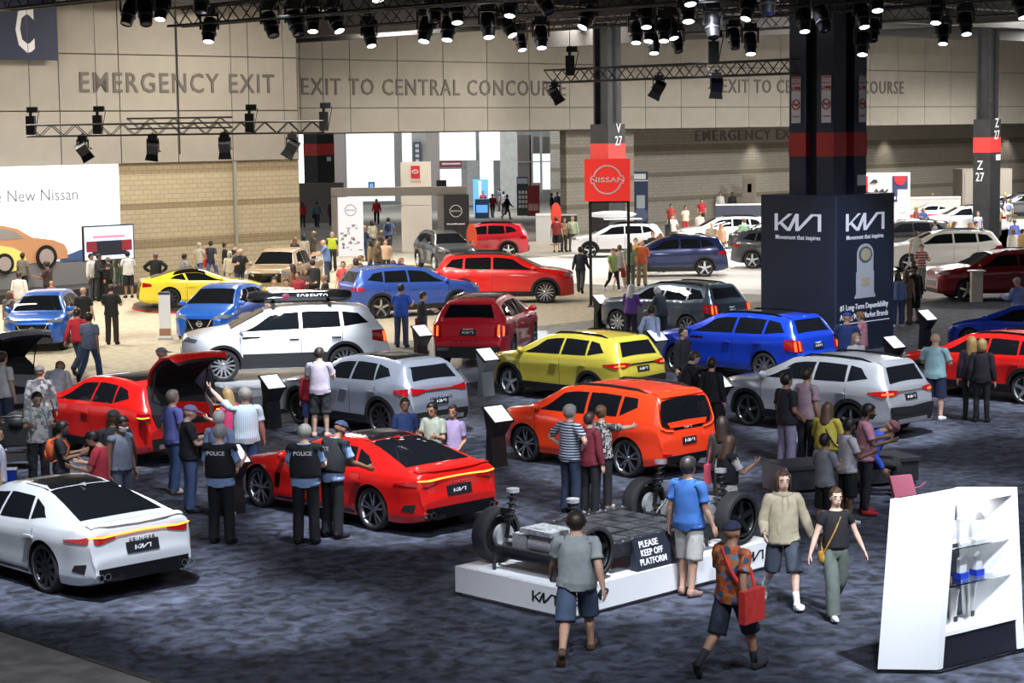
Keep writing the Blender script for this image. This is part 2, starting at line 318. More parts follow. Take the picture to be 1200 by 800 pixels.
BASE = dict(  # nose to tail centre line, shoulder line, in metres from the middle of the wheelbase
 stinger=dict(wb=2.905, W=.935, rw=.57, r=.35, zb=.17, prof=[(2.28, .50), (2.26, .66), (2.12, .78), (1.8, .86), (1.4, .92), (1.0, .985), (.12, 1.335), (-.3, 1.39), (-.8, 1.38), (-1.2, 1.31), (-2.0, 1.06), (-2.2, 1.02), (-2.43, 1.03), (-2.48, .97), (-2.50, .82), (-2.52, .66), (-2.55, .6), (-2.55, .4)],
   belt=[(2.25, .62), (1.6, .80), (.9, .87), (-.5, .90), (-1.4, .95), (-2.2, .97), (-2.55, .93)], ws=(.98, .16), rg=((-1.02, 1.36), (-2.02, 1.05), .50, .66),
   win=[[(.93, .04), (-.18, 0), (-.18, 1), (.12, 1)], [(-.24, 0), (-1.0, .02), (-.82, 1), (-.24, 1)], [(-1.06, .04), (-1.42, .34), (-1.2, .8), (-.9, .99)]], doors=[.95, -.21, -1.2], bars=0, clad=0),
 sorento=dict(wb=2.815, W=.95, rw=.585, r=.37, zb=.24, prof=[(2.34, .62), (2.33, .9), (2.24, 1.02), (1.9, 1.10), (1.25, 1.18), (.42, 1.58), (0, 1.655), (-.6, 1.68), (-1.3, 1.665), (-1.85, 1.63), (-2.0, 1.59), (-2.2, 1.27), (-2.33, 1.14), (-2.37, .98), (-2.40, .80), (-2.47, .72), (-2.47, .42)],
   belt=[(2.3, .88), (1.9, 1.0), (1.2, 1.08), (0, 1.115), (-1.2, 1.15), (-2.0, 1.18), (-2.47, 1.05)], ws=(1.2, .42), rg=((-2.0, 1.56), (-2.22, 1.25), .50, .62),
   win=[[(1.0, .03), (-.36, 0), (-.36, 1), (.30, 1)], [(-.44, 0), (-1.32, 0), (-1.30, 1), (-.44, 1)], [(-1.40, 0), (-1.98, .18), (-1.75, .9), (-1.38, 1)]], doors=[1.0, -.40, -1.35], bars=1, clad=0),
 seltos=dict(wb=2.63, W=.90, rw=.565, r=.345, zb=.22, prof=[(2.165, .6), (2.15, .86), (2.06, .96), (1.8, 1.03), (1.15, 1.11), (.38, 1.51), (0, 1.58), (-.5, 1.605), (-1.2, 1.59), (-1.75, 1.55), (-1.88, 1.50), (-2.06, 1.15), (-2.13, 1.06), (-2.16, .9), (-2.2, .75), (-2.205, .4)],
   belt=[(2.1, .86), (1.8, .95), (1.1, 1.03), (0, 1.065), (-1.2, 1.10), (-1.8, 1.11), (-2.2, 1.0)], ws=(1.1, .38), rg=((-1.87, 1.47), (-2.05, 1.16), .48, .58),
   win=[[(.92, .03), (-.30, 0), (-.30, 1), (.26, 1)], [(-.37, 0), (-1.16, 0), (-1.1, 1), (-.37, 1)], [(-1.22, .02), (-1.68, .3), (-1.45, .92), (-1.18, 1)]], doors=[.95, -.34, -1.2], bars=1, clad=1),
 sportage=dict(wb=2.67, W=.93, rw=.575, r=.365, zb=.22, prof=[(2.245, .55), (2.22, .80), (2.1, .93), (1.7, 1.02), (1.15, 1.10), (.32, 1.53), (0, 1.595), (-.5, 1.63), (-1.1, 1.61), (-1.65, 1.55), (-1.80, 1.51), (-2.03, 1.2), (-2.15, 1.08), (-2.18, .95), (-2.23, .75), (-2.235, .4)],
   belt=[(2.2, .80), (1.8, .93), (1.1, 1.04), (0, 1.085), (-1.2, 1.13), (-1.8, 1.15), (-2.2, 1.03)], ws=(1.1, .32), rg=((-1.79, 1.48), (-2.02, 1.20), .47, .60),
   win=[[(.92, .03), (-.30, 0), (-.30, 1), (.22, 1)], [(-.37, 0), (-1.12, 0), (-1.0, 1), (-.37, 1)], [(-1.16, .04), (-1.58, .4), (-1.4, .88), (-1.08, 1)]], doors=[.95, -.34, -1.2], bars=0, clad=1),
 soul=dict(wb=2.60, W=.90, rw=.63, r=.35, zb=.20, prof=[(2.13, .55), (2.11, .84), (2.0, .97), (1.6, 1.05), (1.2, 1.10), (.5, 1.50), (.1, 1.575), (-.6, 1.60), (-1.4, 1.575), (-1.8, 1.53), (-1.90, 1.47), (-1.98, 1.05), (-2.02, .88), (-2.05, .72), (-2.065, .4)],
   belt=[(2.1, .84), (1.7, .95), (1.1, 1.0), (0, 1.02), (-1.2, 1.06), (-1.9, 1.08), (-2.06, .95)], ws=(1.15, .5), rg=((-1.88, 1.44), (-1.975, 1.08), .54, .62),
   win=[[(1.0, .03), (-.22, 0), (-.22, 1), (.40, 1)], [(-.29, 0), (-1.05, 0), (-1.05, 1), (-.29, 1)], [(-1.12, .04), (-1.50, .55), (-1.45, 1), (-1.12, 1)]], doors=[1.0, -.26, -1.15], bars=1, clad=0),
 rogue=dict(wb=2.70, W=.92, rw=.575, r=.36, zb=.23, prof=[(2.27, .6), (2.25, .9), (2.15, 1.0), (1.8, 1.08), (1.2, 1.15), (.40, 1.57), (0, 1.64), (-.5, 1.67), (-1.2, 1.655), (-1.8, 1.60), (-1.95, 1.56), (-2.18, 1.2), (-2.25, 1.1), (-2.28, .95), (-2.33, .75), (-2.345, .4)],
   belt=[(2.2, .88), (1.8, .99), (1.1, 1.07), (0, 1.105), (-1.2, 1.14), (-1.9, 1.17), (-2.3, 1.05)], ws=(1.15, .4), rg=((-1.95, 1.53), (-2.17, 1.20), .49, .60),
   win=[[(.98, .03), (-.32, 0), (-.32, 1), (.28, 1)], [(-.39, 0), (-1.2, 0), (-1.15, 1), (-.39, 1)], [(-1.26, .02), (-1.78, .25), (-1.55, .9), (-1.22, 1)]], doors=[1.0, -.35, -1.25], bars=1, clad=1),
 hatch=dict(wb=2.70, W=.895, rw=.60, r=.32, zb=.18, prof=[(2.22, .5), (2.2, .72), (2.1, .85), (1.7, .98), (1.25, 1.06), (.35, 1.46), (0, 1.53), (-.5, 1.55), (-1.2, 1.52), (-1.75, 1.44), (-1.9, 1.38), (-2.05, 1.1), (-2.15, 1.0), (-2.2, .75), (-2.23, .4)],
   belt=[(2.15, .72), (1.8, .86), (1.1, .96), (0, .99), (-1.2, 1.03), (-1.9, 1.06), (-2.2, .95)], ws=(1.2, .35), rg=((-1.88, 1.36), (-2.07, 1.06), .54, .64),
   win=[[(1.0, .03), (-.30, 0), (-.30, 1), (.25, 1)], [(-.37, 0), (-1.15, 0), (-1.1, 1), (-.37, 1)], [(-1.2, .02), (-1.6, .4), (-1.45, .9), (-1.16, 1)]], doors=[1.0, -.34, -1.2], bars=0, clad=0),
 sedan=dict(wb=2.80, W=.92, rw=.58, r=.34, zb=.16, prof=[(2.30, .5), (2.28, .68), (2.12, .80), (1.7, .90), (1.2, .99), (.25, 1.37), (-.2, 1.435), (-.7, 1.43), (-1.2, 1.34), (-1.9, 1.09), (-2.1, 1.05), (-2.42, 1.03), (-2.48, .9), (-2.52, .65), (-2.53, .4)],
   belt=[(2.25, .66), (1.7, .82), (1.0, .90), (-.5, .93), (-1.4, .97), (-2.2, .99), (-2.5, .9)], ws=(1.15, .28), rg=((-1.05, 1.38), (-1.88, 1.10), .50, .62),
   win=[[(1.0, .04), (-.22, 0), (-.22, 1), (.2, 1)], [(-.29, 0), (-1.05, .02), (-.85, 1), (-.29, 1)], [(-1.1, .04), (-1.4, .34), (-1.2, .8), (-.93, .99)]], doors=[1.0, -.26, -1.2], bars=0, clad=0),
 coupe=dict(wb=2.55, W=.925, rw=.55, r=.34, zb=.14, prof=[(2.08, .45), (2.06, .62), (1.9, .72), (1.4, .84), (.75, .93), (-.05, 1.25), (-.35, 1.305), (-.75, 1.29), (-1.2, 1.20), (-1.95, .98), (-2.12, .96), (-2.2, .9), (-2.26, .65), (-2.3, .4)],
   belt=[(2.0, .6), (1.5, .76), (.7, .84), (-.4, .87), (-1.3, .92), (-2.1, .92), (-2.3, .8)], ws=(.72, -.02), rg=((-.8, 1.27), (-1.85, 1.01), .46, .56),
   win=[[(.68, .05), (-.62, 0), (-.72, 1), (-.05, 1)], [(-.7, .02), (-1.25, .3), (-1.05, .85), (-.8, .98)]], doors=[.7, -.68], bars=0, clad=0),
 pickup=dict(wb=3.2, W=.93, rw=.64, r=.38, zb=.30, prof=[(2.53, .62), (2.52, 1.02), (2.44, 1.14), (2.0, 1.19), (1.35, 1.24), (.72, 1.70), (.35, 1.78), (-.2, 1.80), (-.85, 1.76), (-.93, 1.70), (-1.0, 1.22), (-1.2, 1.20), (-2.6, 1.20), (-2.75, 1.18), (-2.8, .9), (-2.82, .5)],
   belt=[(2.5, 1.0), (2.0, 1.10), (1.3, 1.14), (0, 1.16), (-1.0, 1.16), (-2.8, 1.16)], ws=(1.32, .75), rg=((-.94, 1.66), (-1.0, 1.25), .56, .6),
   win=[[(1.1, .03), (.12, 0), (.12, 1), (.62, 1)], [(.05, 0), (-.8, .02), (-.72, 1), (.05, 1)]], doors=[1.15, .08, -.88], bars=0, clad=0),
)
def scaled(base, L=1.0, H=1.0, Wd=1.0, wb=None, r=None, **ov):
    b = BASE[base]; d = dict(b)
    d['prof'] = [(x*L, z*H if z > .8 else z) for x, z in b['prof']]; d['belt'] = [(x*L, z*H) for x, z in b['belt']]
    d['W'] = b['W']*Wd; d['rw'] = b['rw']*Wd; d['wb'] = wb or b['wb']*L; d['r'] = r or b['r']
    d['ws'] = tuple(x*L for x in b['ws']); t, u, h0, h1 = b['rg']
    d['rg'] = ((t[0]*L, t[1]*H), (u[0]*L, u[1]*H), h0*Wd, h1*Wd)
    d['win'] = [[(x*L, h) for x, h in w] for w in b['win']]; d['doors'] = [x*L for x in b['doors']]
    d.update(ov); return d
def dense_profile(pts, sig=.03, ds=.008):
    P = np.array(pts, float); seg = np.hypot(*np.diff(P, axis=0).T); s = np.r_[0, np.cumsum(seg)]
    t = np.arange(0, s[-1], ds); X = np.interp(t, s, P[:, 0]); Z = np.interp(t, s, P[:, 1])
    k = np.arange(-12, 13)*ds; g = np.exp(-.5*(k/sig)**2); g /= g.sum()
    def sm(a): return np.convolve(np.r_[2*a[0]-a[1:13][::-1], a, 2*a[-1]-a[-13:-1][::-1]], g, 'valid')
    X, Z = sm(X), sm(Z); X = np.minimum.accumulate(X - np.arange(len(X))*2e-6)
    return X, Z
class CarShape:
    def __init__(s, sp):
        s.sp = sp; s.X, s.Z = dense_profile(sp['prof']); s.nose, s.tail = s.X[0], s.X[-1]
        s.Hr = max(s.Z)-ip(sp['belt'], 0)
    def wid(s, x):
        W = s.sp['W']; a = 1-min(1, (s.nose-x)/.6); b = 1-min(1, (x-s.tail)/.5)
        f = 1-.30*max(a, 0)**2.4-.15*max(b, 0)**2.2
        hb = s.sp['wb']/2
        return W*f*(1-.012*math.cos((x-hb)*2.4)*0)+.032*(math.exp(-((x-hb)/.42)**4)+math.exp(-((x+hb)/.42)**4))-.022
    def zbot(s, x):
        z = s.sp['zb']; a = 1-min(1, (s.nose-x)/.5); b = 1-min(1, (x-s.tail)/.6)
        return z+.04*max(a, 0)**2+.10*max(b, 0)**2
    def sec(s, x, zt):
        w = s.wid(x); zb = s.zbot(x); zs = min(ip(s.sp['belt'], x), zt-.035); t = sstep((zt-zs-.035)/(s.Hr*.92))
        rw = s.sp['rw']*(.5+.5*w/s.sp['W'])*(1-s.sp.get('taper', .0)*min(1, max(0, (-x-.2)/1.9))); re = (1-t)*.86*w+t*rw
        ze = zt-.02-.035*t
        return w, zb, zs, re, ze, t
    def loop(s, x, zt):
        w, zb, zs, re, ze, t = s.sec(x, zt); h = zs-zb; ws = .955*w
        c = [(0, zb), (.5*w, zb), (.86*w, zb+.004), (.935*w, zb+.03), (.975*w, zb+.12*h+.02), (.985*w, zb+.22*h), (.978*w, zb+.36*h), (.985*w, zb+.55*h), (.998*w, zb+.72*h), (w, zb+.79*h), (.985*w, zb+.88*h), (.972*w, zb+.955*h), (ws, zs)]
        for k in (.2, .4, .6, .8): c.append((ws+(re-ws)*k+.018*t*math.sin(math.pi*k), zs+(ze-zs)*k))
        c += [(re, ze), (re-.03, ze+.45*(zt-ze)), (re*.88, ze+.72*(zt-ze)), (re*.66, ze+.88*(zt-ze)), (re*.35, ze+.97*(zt-ze)), (0, zt)]
        return c
    def on_side(s, x, h):
        zt = s.ztop(x); w, zb, zs, re, ze, t = s.sec(x, zt); a = zs+.04; b = max(a+.005, ze-(.03+.05*t)); z = a+(b-a)*h
        k = (z-zs)/max(ze-zs, 1e-3); return Vector((x, .955*w+(re-.955*w)*k+.018*t*math.sin(math.pi*k), z))
    def ztop(s, x): return float(np.interp(-x, -s.X, s.Z))
    def near(s, x, z): return int(np.argmin((s.X-x)**2+(s.Z-z)**2))
    def mesh(s):
        idx = [0]; acc = 0
        for i in range(1, len(s.X)):
            dz = abs(s.Z[i]-s.Z[i-1]); acc += math.hypot(s.X[i]-s.X[i-1], dz)*(1.6 if dz > abs(s.X[i]-s.X[i-1])*.5 else 1)
            if acc > .062: idx.append(i); acc = 0
        if idx[-1] != len(s.X)-1: idx.append(len(s.X)-1)
        vs, fs = [], []; n = None
        for i in idx:
            c = s.loop(s.X[i], s.Z[i]); full = c+[(-y, z) for y, z in c[-2:0:-1]]; n = len(full)
            vs += [(s.X[i], y, z) for y, z in full]
        m = len(idx)
        for a in range(m-1):
            for j in range(n): fs.append((a*n+j, a*n+(j+1) % n, (a+1)*n+(j+1) % n, (a+1)*n+j))
        h = n//2
        def capf(b, flip):
            for j in range(0, h):
                q = [b+j, b+j+1, b+(n-j-1) % n, b+(n-j) % n] if j else [b, b+1, b+n-1]
                if j == h-1: q = [b+j, b+h, b+n-j]
                fs.append(tuple(q if flip else q[::-1]))
        capf(0, True); capf((m-1)*n, False)
        me = bpy.data.meshes.new('body'); me.from_pydata(vs, [], fs); me.update()
        bm = bmesh.new(); bm.from_mesh(me); bmesh.ops.recalc_face_normals(bm, faces=bm.faces)
        if sum(f.calc_center_median().y*f.normal.y for f in bm.faces) < 0: bmesh.ops.reverse_faces(bm, faces=bm.faces)
        bm.to_mesh(me)
        s.bvh = BVHTree.FromBMesh(bm); bm.free()
        return me
    def snap(s, p, off):
        q, nrm, i, d = s.bvh.find_nearest(p); return q+nrm*off
    def patch(s, name, rows, off=.006, m=None):
        R, K = len(rows), len(rows[0]); b = MB()
        top = [s.snap(Vector(p), off) for r in rows for p in r]
        fs = [(i*K+j, i*K+j+1, (i+1)*K+j+1, (i+1)*K+j) for i in range(R-1) for j in range(K-1)]
        n0 = (top[1]-top[0]).cross(top[K]-top[0]); q, nn, _, _ = s.bvh.find_nearest(top[K*(R//2)+K//2])
        n1 = Vector((0, 0, 0))
        for f in fs: n1 += (top[f[1]]-top[f[0]]).cross(top[f[3]]-top[f[0]])
        if n1.dot(nn) < 0: fs = [f[::-1] for f in fs]
        ring = [j for j in range(K)]+[i*K+K-1 for i in range(1, R)]+[(R-1)*K+j for j in range(K-2, -1, -1)]+[i*K for i in range(R-2, 0, -1)]
        if n1.dot(nn) < 0: ring = ring[::-1]
        base = [s.snap(top[i], -.004) for i in ring]; k = len(top); L = len(ring)
        fs += [(ring[a], k+a, k+(a+1) % L, ring[(a+1) % L])[::-1] for a in range(L)]
        b.add(top+base, fs)
        me = b.mesh(name); smooth(me, True, 40); return me
    def quad(s, c, n=6, m=4):              # c: four corners in order; bilinear rows
        a, b, d, e = [Vector(p) for p in c]
        return [[(a.lerp(b, j/n)).lerp(e.lerp(d, j/n), i/m) for j in range(n+1)] for i in range(m+1)]
    def side_quad(s, c, n=7, m=5):
        (x0, h0), (x1, h1), (x2, h2), (x3, h3) = c
        rows = []
        for i in range(m+1):
            v = i/m; r = []
            for j in range(n+1):
                u = j/n; x = (x0+(x1-x0)*u)*(1-v)+(x3+(x2-x3)*u)*v; h = (h0+(h1-h0)*u)*(1-v)+(h3+(h2-h3)*u)*v
                r.append(s.on_side(x, h))
            rows.append(r)
        return rows
    def prof_rows(s, p0, p1, h0, h1, n=8, m=8):
        i0, i1 = s.near(*p0), s.near(*p1)
        rows = []
        for i in range(m+1):
            k = int(round(i0+(i1-i0)*i/m)); h = h0+(h1-h0)*i/m
            rows.append([Vector((s.X[k], h*(2*j/n-1), s.Z[k]-.03*abs(2*j/n-1)**2)) for j in range(n+1)])
        return rows
    def low(s, x, z): return Vector((x, s.wid(x)*1.02, z))
    def strip(s, pts, w, ax):               # thin band along pts, widened along ax
        ax = Vector(ax)*(w/2); out = [[], []]
        for p in pts: out[0].append(Vector(p)-ax); out[1].append(Vector(p)+ax)
        return out
def mirror(me):
    m2 = me.copy(); co = np.empty(len(me.vertices)*3, 'f'); m2.vertices.foreach_get('co', co); co[1::3] *= -1
    m2.vertices.foreach_set('co', co); m2.flip_normals(); return m2
def tire_mesh():
    r, w = 1.0, .33; pr = [(.775, -w*.86), (.80, -w), (.88, -w*1.04), (.95, -w*.95), (.995, -w*.72), (1.0, -w*.3), (1.0, w*.3), (.995, w*.72), (.95, w*.95), (.88, w*1.04), (.80, w), (.775, w*.86)]
    b = MB(); b.lathe(pr, 32, Matrix.Rotation(math.pi/2, 4, 'X'), cap=False)
    return b.mesh('tire', (M_TIRE,), 35)
def rim_mesh(n=5, twin=True):
    b = MB(); Mx = Matrix.Rotation(math.pi/2, 4, 'X')   # axis along y, outer face towards -y
    b.lathe([(.70, .26), (.66, .2), (.64, -.1), (.67, -.25), (.715, -.27), (.72, -.24)], 32, Mx, cap=False)
    b.lathe([(.0, -.12), (.64, -.12)], 24, Mx, mi=1, cap=False)            # dark brake side behind the spokes
    b.lathe([(.15, .0), (.16, .19), (.11, .23), (.0, .24)], 14, Mx, cap=False)
    for k in range(n):
        for o in ((-.16, .16) if twin else (0,)):
            a = 2*math.pi*k/n+math.pi/2; a0 = a+o*.55; a1 = a+o*1.35; wd = .055 if twin else .10
            u0 = Vector((math.cos(a0), 0, math.sin(a0))); u1 = Vector((math.cos(a1), 0, math.sin(a1))); t0 = Vector((-u0.z, 0, u0.x)); t1 = Vector((-u1.z, 0, u1.x))
            p = [u0*.12-t0*wd, u0*.12+t0*wd, u1*.68+t1*wd*.75, u1*.68-t1*wd*.75]
            f = [Vector((q.x, -.20 if i < 2 else -.255, q.z)) for i, q in enumerate(p)]; g = [Vector((q.x, -.10, q.z)) for q in p]
            b.add(f+g, [(0, 1, 2, 3), (0, 4, 5, 1), (1, 5, 6, 2), (2, 6, 7, 3), (3, 7, 4, 0)])
    me = b.mesh('rim', (M_RIM, M_BLACK))
    bm = bmesh.new(); bm.from_mesh(me); bmesh.ops.recalc_face_normals(bm, faces=bm.faces); bm.to_mesh(me); bm.free(); smooth(me, True, 30)
    return me
TIRE = tire_mesh(); RIMS = {'twin5': rim_mesh(5), 'five': rim_mesh(5, False), 'ten': rim_mesh(10, False), 'multi': rim_mesh(7, True)}
def mirror_mesh():
    b = MB(); b.ell((0, .11, .05), (.06, .11, .075), 10, 6); b.box(-.03, .03, -.03, .06, -.02, .03)
    return b.mesh('wing_mirror', (), 40)
MIRROR = mirror_mesh()
HANDLE = MB().box(-.11, .11, -.0, .03, -.014, .014).mesh('door_handle')
PARTS = {}
def car_parts(key):
    if key in PARTS: return PARTS[key]
    sp = MODELS[key]; s = CarShape(sp); me = s.mesh(); out = []; r = sp['r']; hb = sp['wb']/2; W = sp['W']
    # wheel wells are cut out of the body
    o = bpy.data.objects.new('t', me); C.objects.link(o); me.materials.append(M_WHITE); me.materials.append(M_BLACK)
    cb = MB()
    for sx in (hb, -hb):
        for sy in (-1, 1):
            y0, y1 = (W-.34, W+.3) if sy > 0 else (-W-.3, -W+.34)
            cb.bar((sx, y0, r*1.02), (sx, y1, r*1.02), r*1.14, 28, mi=1)
    cm = cb.mesh('c'); cm.materials.append(M_WHITE); cm.materials.append(M_BLACK)
    co = bpy.data.objects.new('c', cm); C.objects.link(co)
    md = o.modifiers.new('b', 'BOOLEAN'); md.object = co; md.operation = 'DIFFERENCE'; md.solver = 'EXACT'
    body = evaluated(o); bpy.data.objects.remove(o); bpy.data.objects.remove(co)
    for p in body.polygons:
        if p.center.z < s.zbot(p.center.x)+.012 and p.normal.z < -.5: p.material_index = 1
    smooth(body, True, 38); out.append(('body', body, 'paint', None))
    def add(name, rows, mk, off=.006, both=False, par=None):
        m1 = s.patch(name, rows, off); out.append((name, m1, mk, par))
        if both: out.append((name, mirror(m1), mk, par))
    # glass
    i0, i1 = s.near(sp['ws'][0], s.ztop(sp['ws'][0])), s.near(sp['ws'][1], s.ztop(sp['ws'][1]))
    rows = []
    for i in range(9):
        k = int(i0+(i1-i0)*i/8); w, zb, zs, re, ze, t = s.sec(s.X[k], s.Z[k]); h = re-.06
        rows.append([Vector((s.X[k], h*(2*j/10-1), s.Z[k]-.03*abs(2*j/10-1)**2)) for j in range(11)])
    add('windshield', rows, 'glassf')
    t, u, h0, h1 = sp['rg']; add('rear_window', s.prof_rows(t, u, h0, h1, 10, 6), 'glass')
    for w in sp['win']: add('side_window', s.side_quad(w), 'glass', .006, True)
    # door gaps
    if sp.get('seams', 1):
        for x in sp['doors']:
            z0, z1 = s.zbot(x)+.09, ip(sp['belt'], x)+.01
            pts = []
            for q in np.linspace(z0, z1, 9):
                xx = x
                if x == sp['doors'][-1] and x < -.9 and len(sp['doors']) > 2:
                    dz = q-r*1.02; rr = r*1.22; xx = max(x, -hb+math.sqrt(max(rr*rr-dz*dz, 0))) if dz < rr else x
                pts.append(s.low(xx, q))
            add('door_gap', s.strip(pts, .011, (1, 0, 0)), 'black', .002, True)
        xs = sp['doors']; pts = [s.low(x, s.zbot(x)+.10) for x in np.linspace(xs[0], xs[-1]+.28, 9)]
        add('sill_gap', s.strip(pts, .012, (0, 0, 1)), 'black', .002, True)
    # cladding
    ring0, ring1 = (1.10, 1.36) if sp['clad'] else (1.10, 1.30)
    if sp['clad'] or sp.get('ring'):
        for cx in (hb, -hb):
            rows = [[s.low(cx+q*r*math.cos(a), max(s.zbot(cx)+.01, r*1.02+q*r*math.sin(a))) for a in np.linspace(-.30, math.pi+.30, 24)] for q in (1.12, 1.22, ring1)]
            add('wheel_arch_trim', rows, 'clad', .014, True)
        x0, x1 = hb-r*1.2, -hb+r*1.2
        add('sill_trim', [[s.low(x, s.zbot(x)+z) for x in np.linspace(x0, x1, 10)] for z in (.01, .10, .20)], 'clad', .012, True)
        tx = s.tail; add('rear_bumper_trim', [[Vector((tx-.02, y, z)) for y in np.linspace(-.8*W, .8*W, 13)] for z in (.34, .44, .56)], 'clad', .012)
        add('front_bumper_trim', [[Vector((s.nose+.02, y, z)) for y in np.linspace(-.66*W, .66*W, 13)] for z in (.28, .36, .44)], 'clad', .012)
    else:
        add('rear_diffuser', [[Vector((s.tail-.02, y, z)) for y in np.linspace(-.7*W, .7*W, 13)] for z in (.28, .36, .43)], 'black', .008)
    PARTS[key] = (s, out); 
    extra = EXTRA.get(sp.get('style', key))
    if extra: extra(s, sp, add, out)
    if sp.get('roofglass'):
        a, b, h = sp['roofglass']; add('glass_roof', s.prof_rows((a, s.ztop(a)), (b, s.ztop(b)), h, h*.97, 8, 8), 'gloss', .005)
    if sp['bars']:
        for sy in (1, -1):
            b = MB(); xs = np.linspace(sp['ws'][1]-.22, sp['rg'][0][0]+.28, 9); pts = []
            for k, x in enumerate(xs):
                zt = s.ztop(x); w, zb, zs, re, ze, t = s.sec(x, zt); pts.append((x, sy*(re-.05), ze+(.012 if k in (0, 8) else .062)))
            b.path(pts, .021, 6); out.append(('roof_rail', b.mesh('roof_rail', (), 40), 'rail', None))
    # front face
    nz = s.nose; zc = ip(sp['belt'], nz)
    fr = sp.get('front', {})
    gz0, gz1, gw = fr.get('grille', (.52, .70, .5))
    add('grille', [[Vector((nz+.05, y, z)) for y in np.linspace(-gw, gw, 11)] for z in np.linspace(gz0, gz1, 4)], 'gloss', .008)
    hz = fr.get('lampz', s.ztop(nz-.08)-.06)
    add('headlamp', s.quad([(nz-.02, .40, hz-.06), (nz-.30, W*.93, hz-.02), (nz-.36, W*.93, hz+.07), (nz-.04, .42, hz+.04)], 8, 3), 'headlamp', .008, True)
    add('lower_intake', [[Vector((nz+.05, y, z)) for y in np.linspace(-gw*1.1, gw*1.1, 11)] for z in np.linspace(.30, .42, 3)], 'black', .008)
    if 'emblem' in fr:
        b = MB(); b.lathe([(.09, 0), (.09, .012), (.065, .014), (.065, .004)], 16, Matrix.Translation((nz+.02, 0, (gz0+gz1)/2)) @ Matrix.Rotation(math.pi/2, 4, 'Y'), cap=False); b.box(nz+.02, nz+.04, -.10, .10, (gz0+gz1)/2-.018, (gz0+gz1)/2+.018)
        out.append(('emblem', b.mesh('emblem', (), 30), 'chrome', None))
        for sy in (1, -1):
            b = MB(); zz = np.linspace(gz1, gz0, 5); pts = [s.snap(Vector((nz+.05, sy*(gw*(.9-.42*k/4)), z)), .02) for k, z in enumerate(zz)]; b.path(pts, .022, 5)
            out.append(('grille_trim', b.mesh('grille_trim', (), 40), 'chrome', None))
    add('bonnet_gap', s.strip([Vector((x, .80*s.wid(x), s.ztop(x))) for x in np.linspace(nz-.15, sp['ws'][0]+.05, 8)], .012, (0, 1, 0)), 'black', .002, True)
    return PARTS[key]
EXTRA = {}
def car(model, p_front=None, p_rear=None, pt='red', label='', mid=None, head=None, side=1, rim='twin5', rimm=None, z=0.0, mats=None, name='car', cat='car', group=None, plate=None, skip=(), glassf=None, sc=1.0):
    """p_front and p_rear: pixels where the two wheels of one side meet the floor (side=1: the car's left side); or mid (world xy of the middle) and head (degrees)."""
    s, parts = car_parts(model); sp = MODELS[model]
    if mid is None:
        a, b = G(*p_front, z), G(*p_rear, z); d = (a-b); d.z = 0; d.normalize(); n = Vector((-d.y, d.x, 0))*side; m = (a+b)/2-n*(sp['W']-.1); h = math.atan2(d.y, d.x)
    else: m = Vector((mid[0], mid[1], 0)); h = math.radians(head)
    root = empty(name, (m.x, m.y, z), h, label, cat, group, sc)
    mm = dict(paint=pt, glass=M_GLASS, glassf=glassf or M_GLASS, black=M_BLACK, clad=M_BLACK, gloss=M_GLOSSB, headlamp=M_HEAD, tail=M_TAIL, tailon=M_TAILON, amber=M_AMBER, chrome=M_CHROME, rail=M_GLOSSB, plate=M_PLATE, white=M_PAPER, silver=M_RIMW, roofpaint=pt, spoiler=pt, clad2=M_BLACK)
    mm.update(mats or {})
    objs = []
    for nm, me, mk, par in parts:
        if nm in skip: objs.append(None); continue
        o = link(nm, me, root if par is None else objs[par], mm[mk]); objs.append(o)
    hb = sp['wb']/2; r = sp['r']
    for sx in (hb, -hb):
        for sy in (1, -1):
            t = link('wheel', TIRE, root, None, (sx, sy*(sp['W']-.135), r), (0, 0, math.pi if sy > 0 else 0), (r, r*.98, r))
            link('rim', RIMS[rim], t, rimm or M_RIM, None, None, (1.1, 1.02, 1.1))
    x = sp['ws'][0]-.22
    for sy in (1, -1):
        p = s.on_side(x, .0); o = link('wing_mirror', MIRROR, root, pt if 'mirror' not in mm else mm['mirror'], (p.x, sy*(p.y-.02), p.z+.02), None, (1, sy, 1))
        for xd in sp['doors'][1:3]:
            q = s.snap(Vector((xd+.17, 2, ip(sp['belt'], xd)-.13)), 0); link('door_handle', HANDLE, root, mm.get('handle', pt), (q.x, sy*q.y if sy > 0 else -q.y, q.z), None, (1, sy, 1))
    return root
def add_plate(s, out, add, z, w=.26, h=.075, logo=True, x=None):
    add('number_plate', [[Vector((s.tail-.05, y, q)) for y in (-w, 0, w)] for q in (z-h, z, z+h)], 'plate', .014)
    i = len(out)-1
    if logo:
        p = s.snap(Vector((s.tail-.05, 0, z)), .018); b = kia_logo(.26, .06, .006); M = frame(p, (0, -1, 0), (0, 0, 1)); b.v = [tuple(M @ Vector(v)) for v in b.v]
        out.append(('lettering', b.mesh('lettering'), 'white', i))
def add_badge(s, out, z, w=.22, h=.05, mk='white'):
    p = s.snap(Vector((s.tail-.3, 0, z)), .006); b = kia_logo(w, h, .01); M = frame(p, (0, -1, 0), (0, 0, 1)); b.v = [tuple(M @ Vector(v)) for v in b.v]
    out.append(('badge', b.mesh('badge'), mk, None))
def add_name(s, out, txt, z, w, mk='chrome', side=None):
    me = text_mesh(txt, .09, .004, .001, space=1.3).copy()
    p = s.snap(Vector((s.tail-.3, 0, z)), .01); M = frame(p, (0, -1, 0), (0, 0, 1))
    if side: p = s.snap(Vector((side, 2, z)), .016); M = frame(p, (-1, 0, 0), (0, 0, 1))
    xs = [v.co.x for v in me.vertices]; f = w/(max(xs)-min(xs))
    for v in me.vertices: v.co = M @ Vector((v.co.x*f, v.co.y*.8, v.co.z))
    out.append(('lettering', me, mk, None))
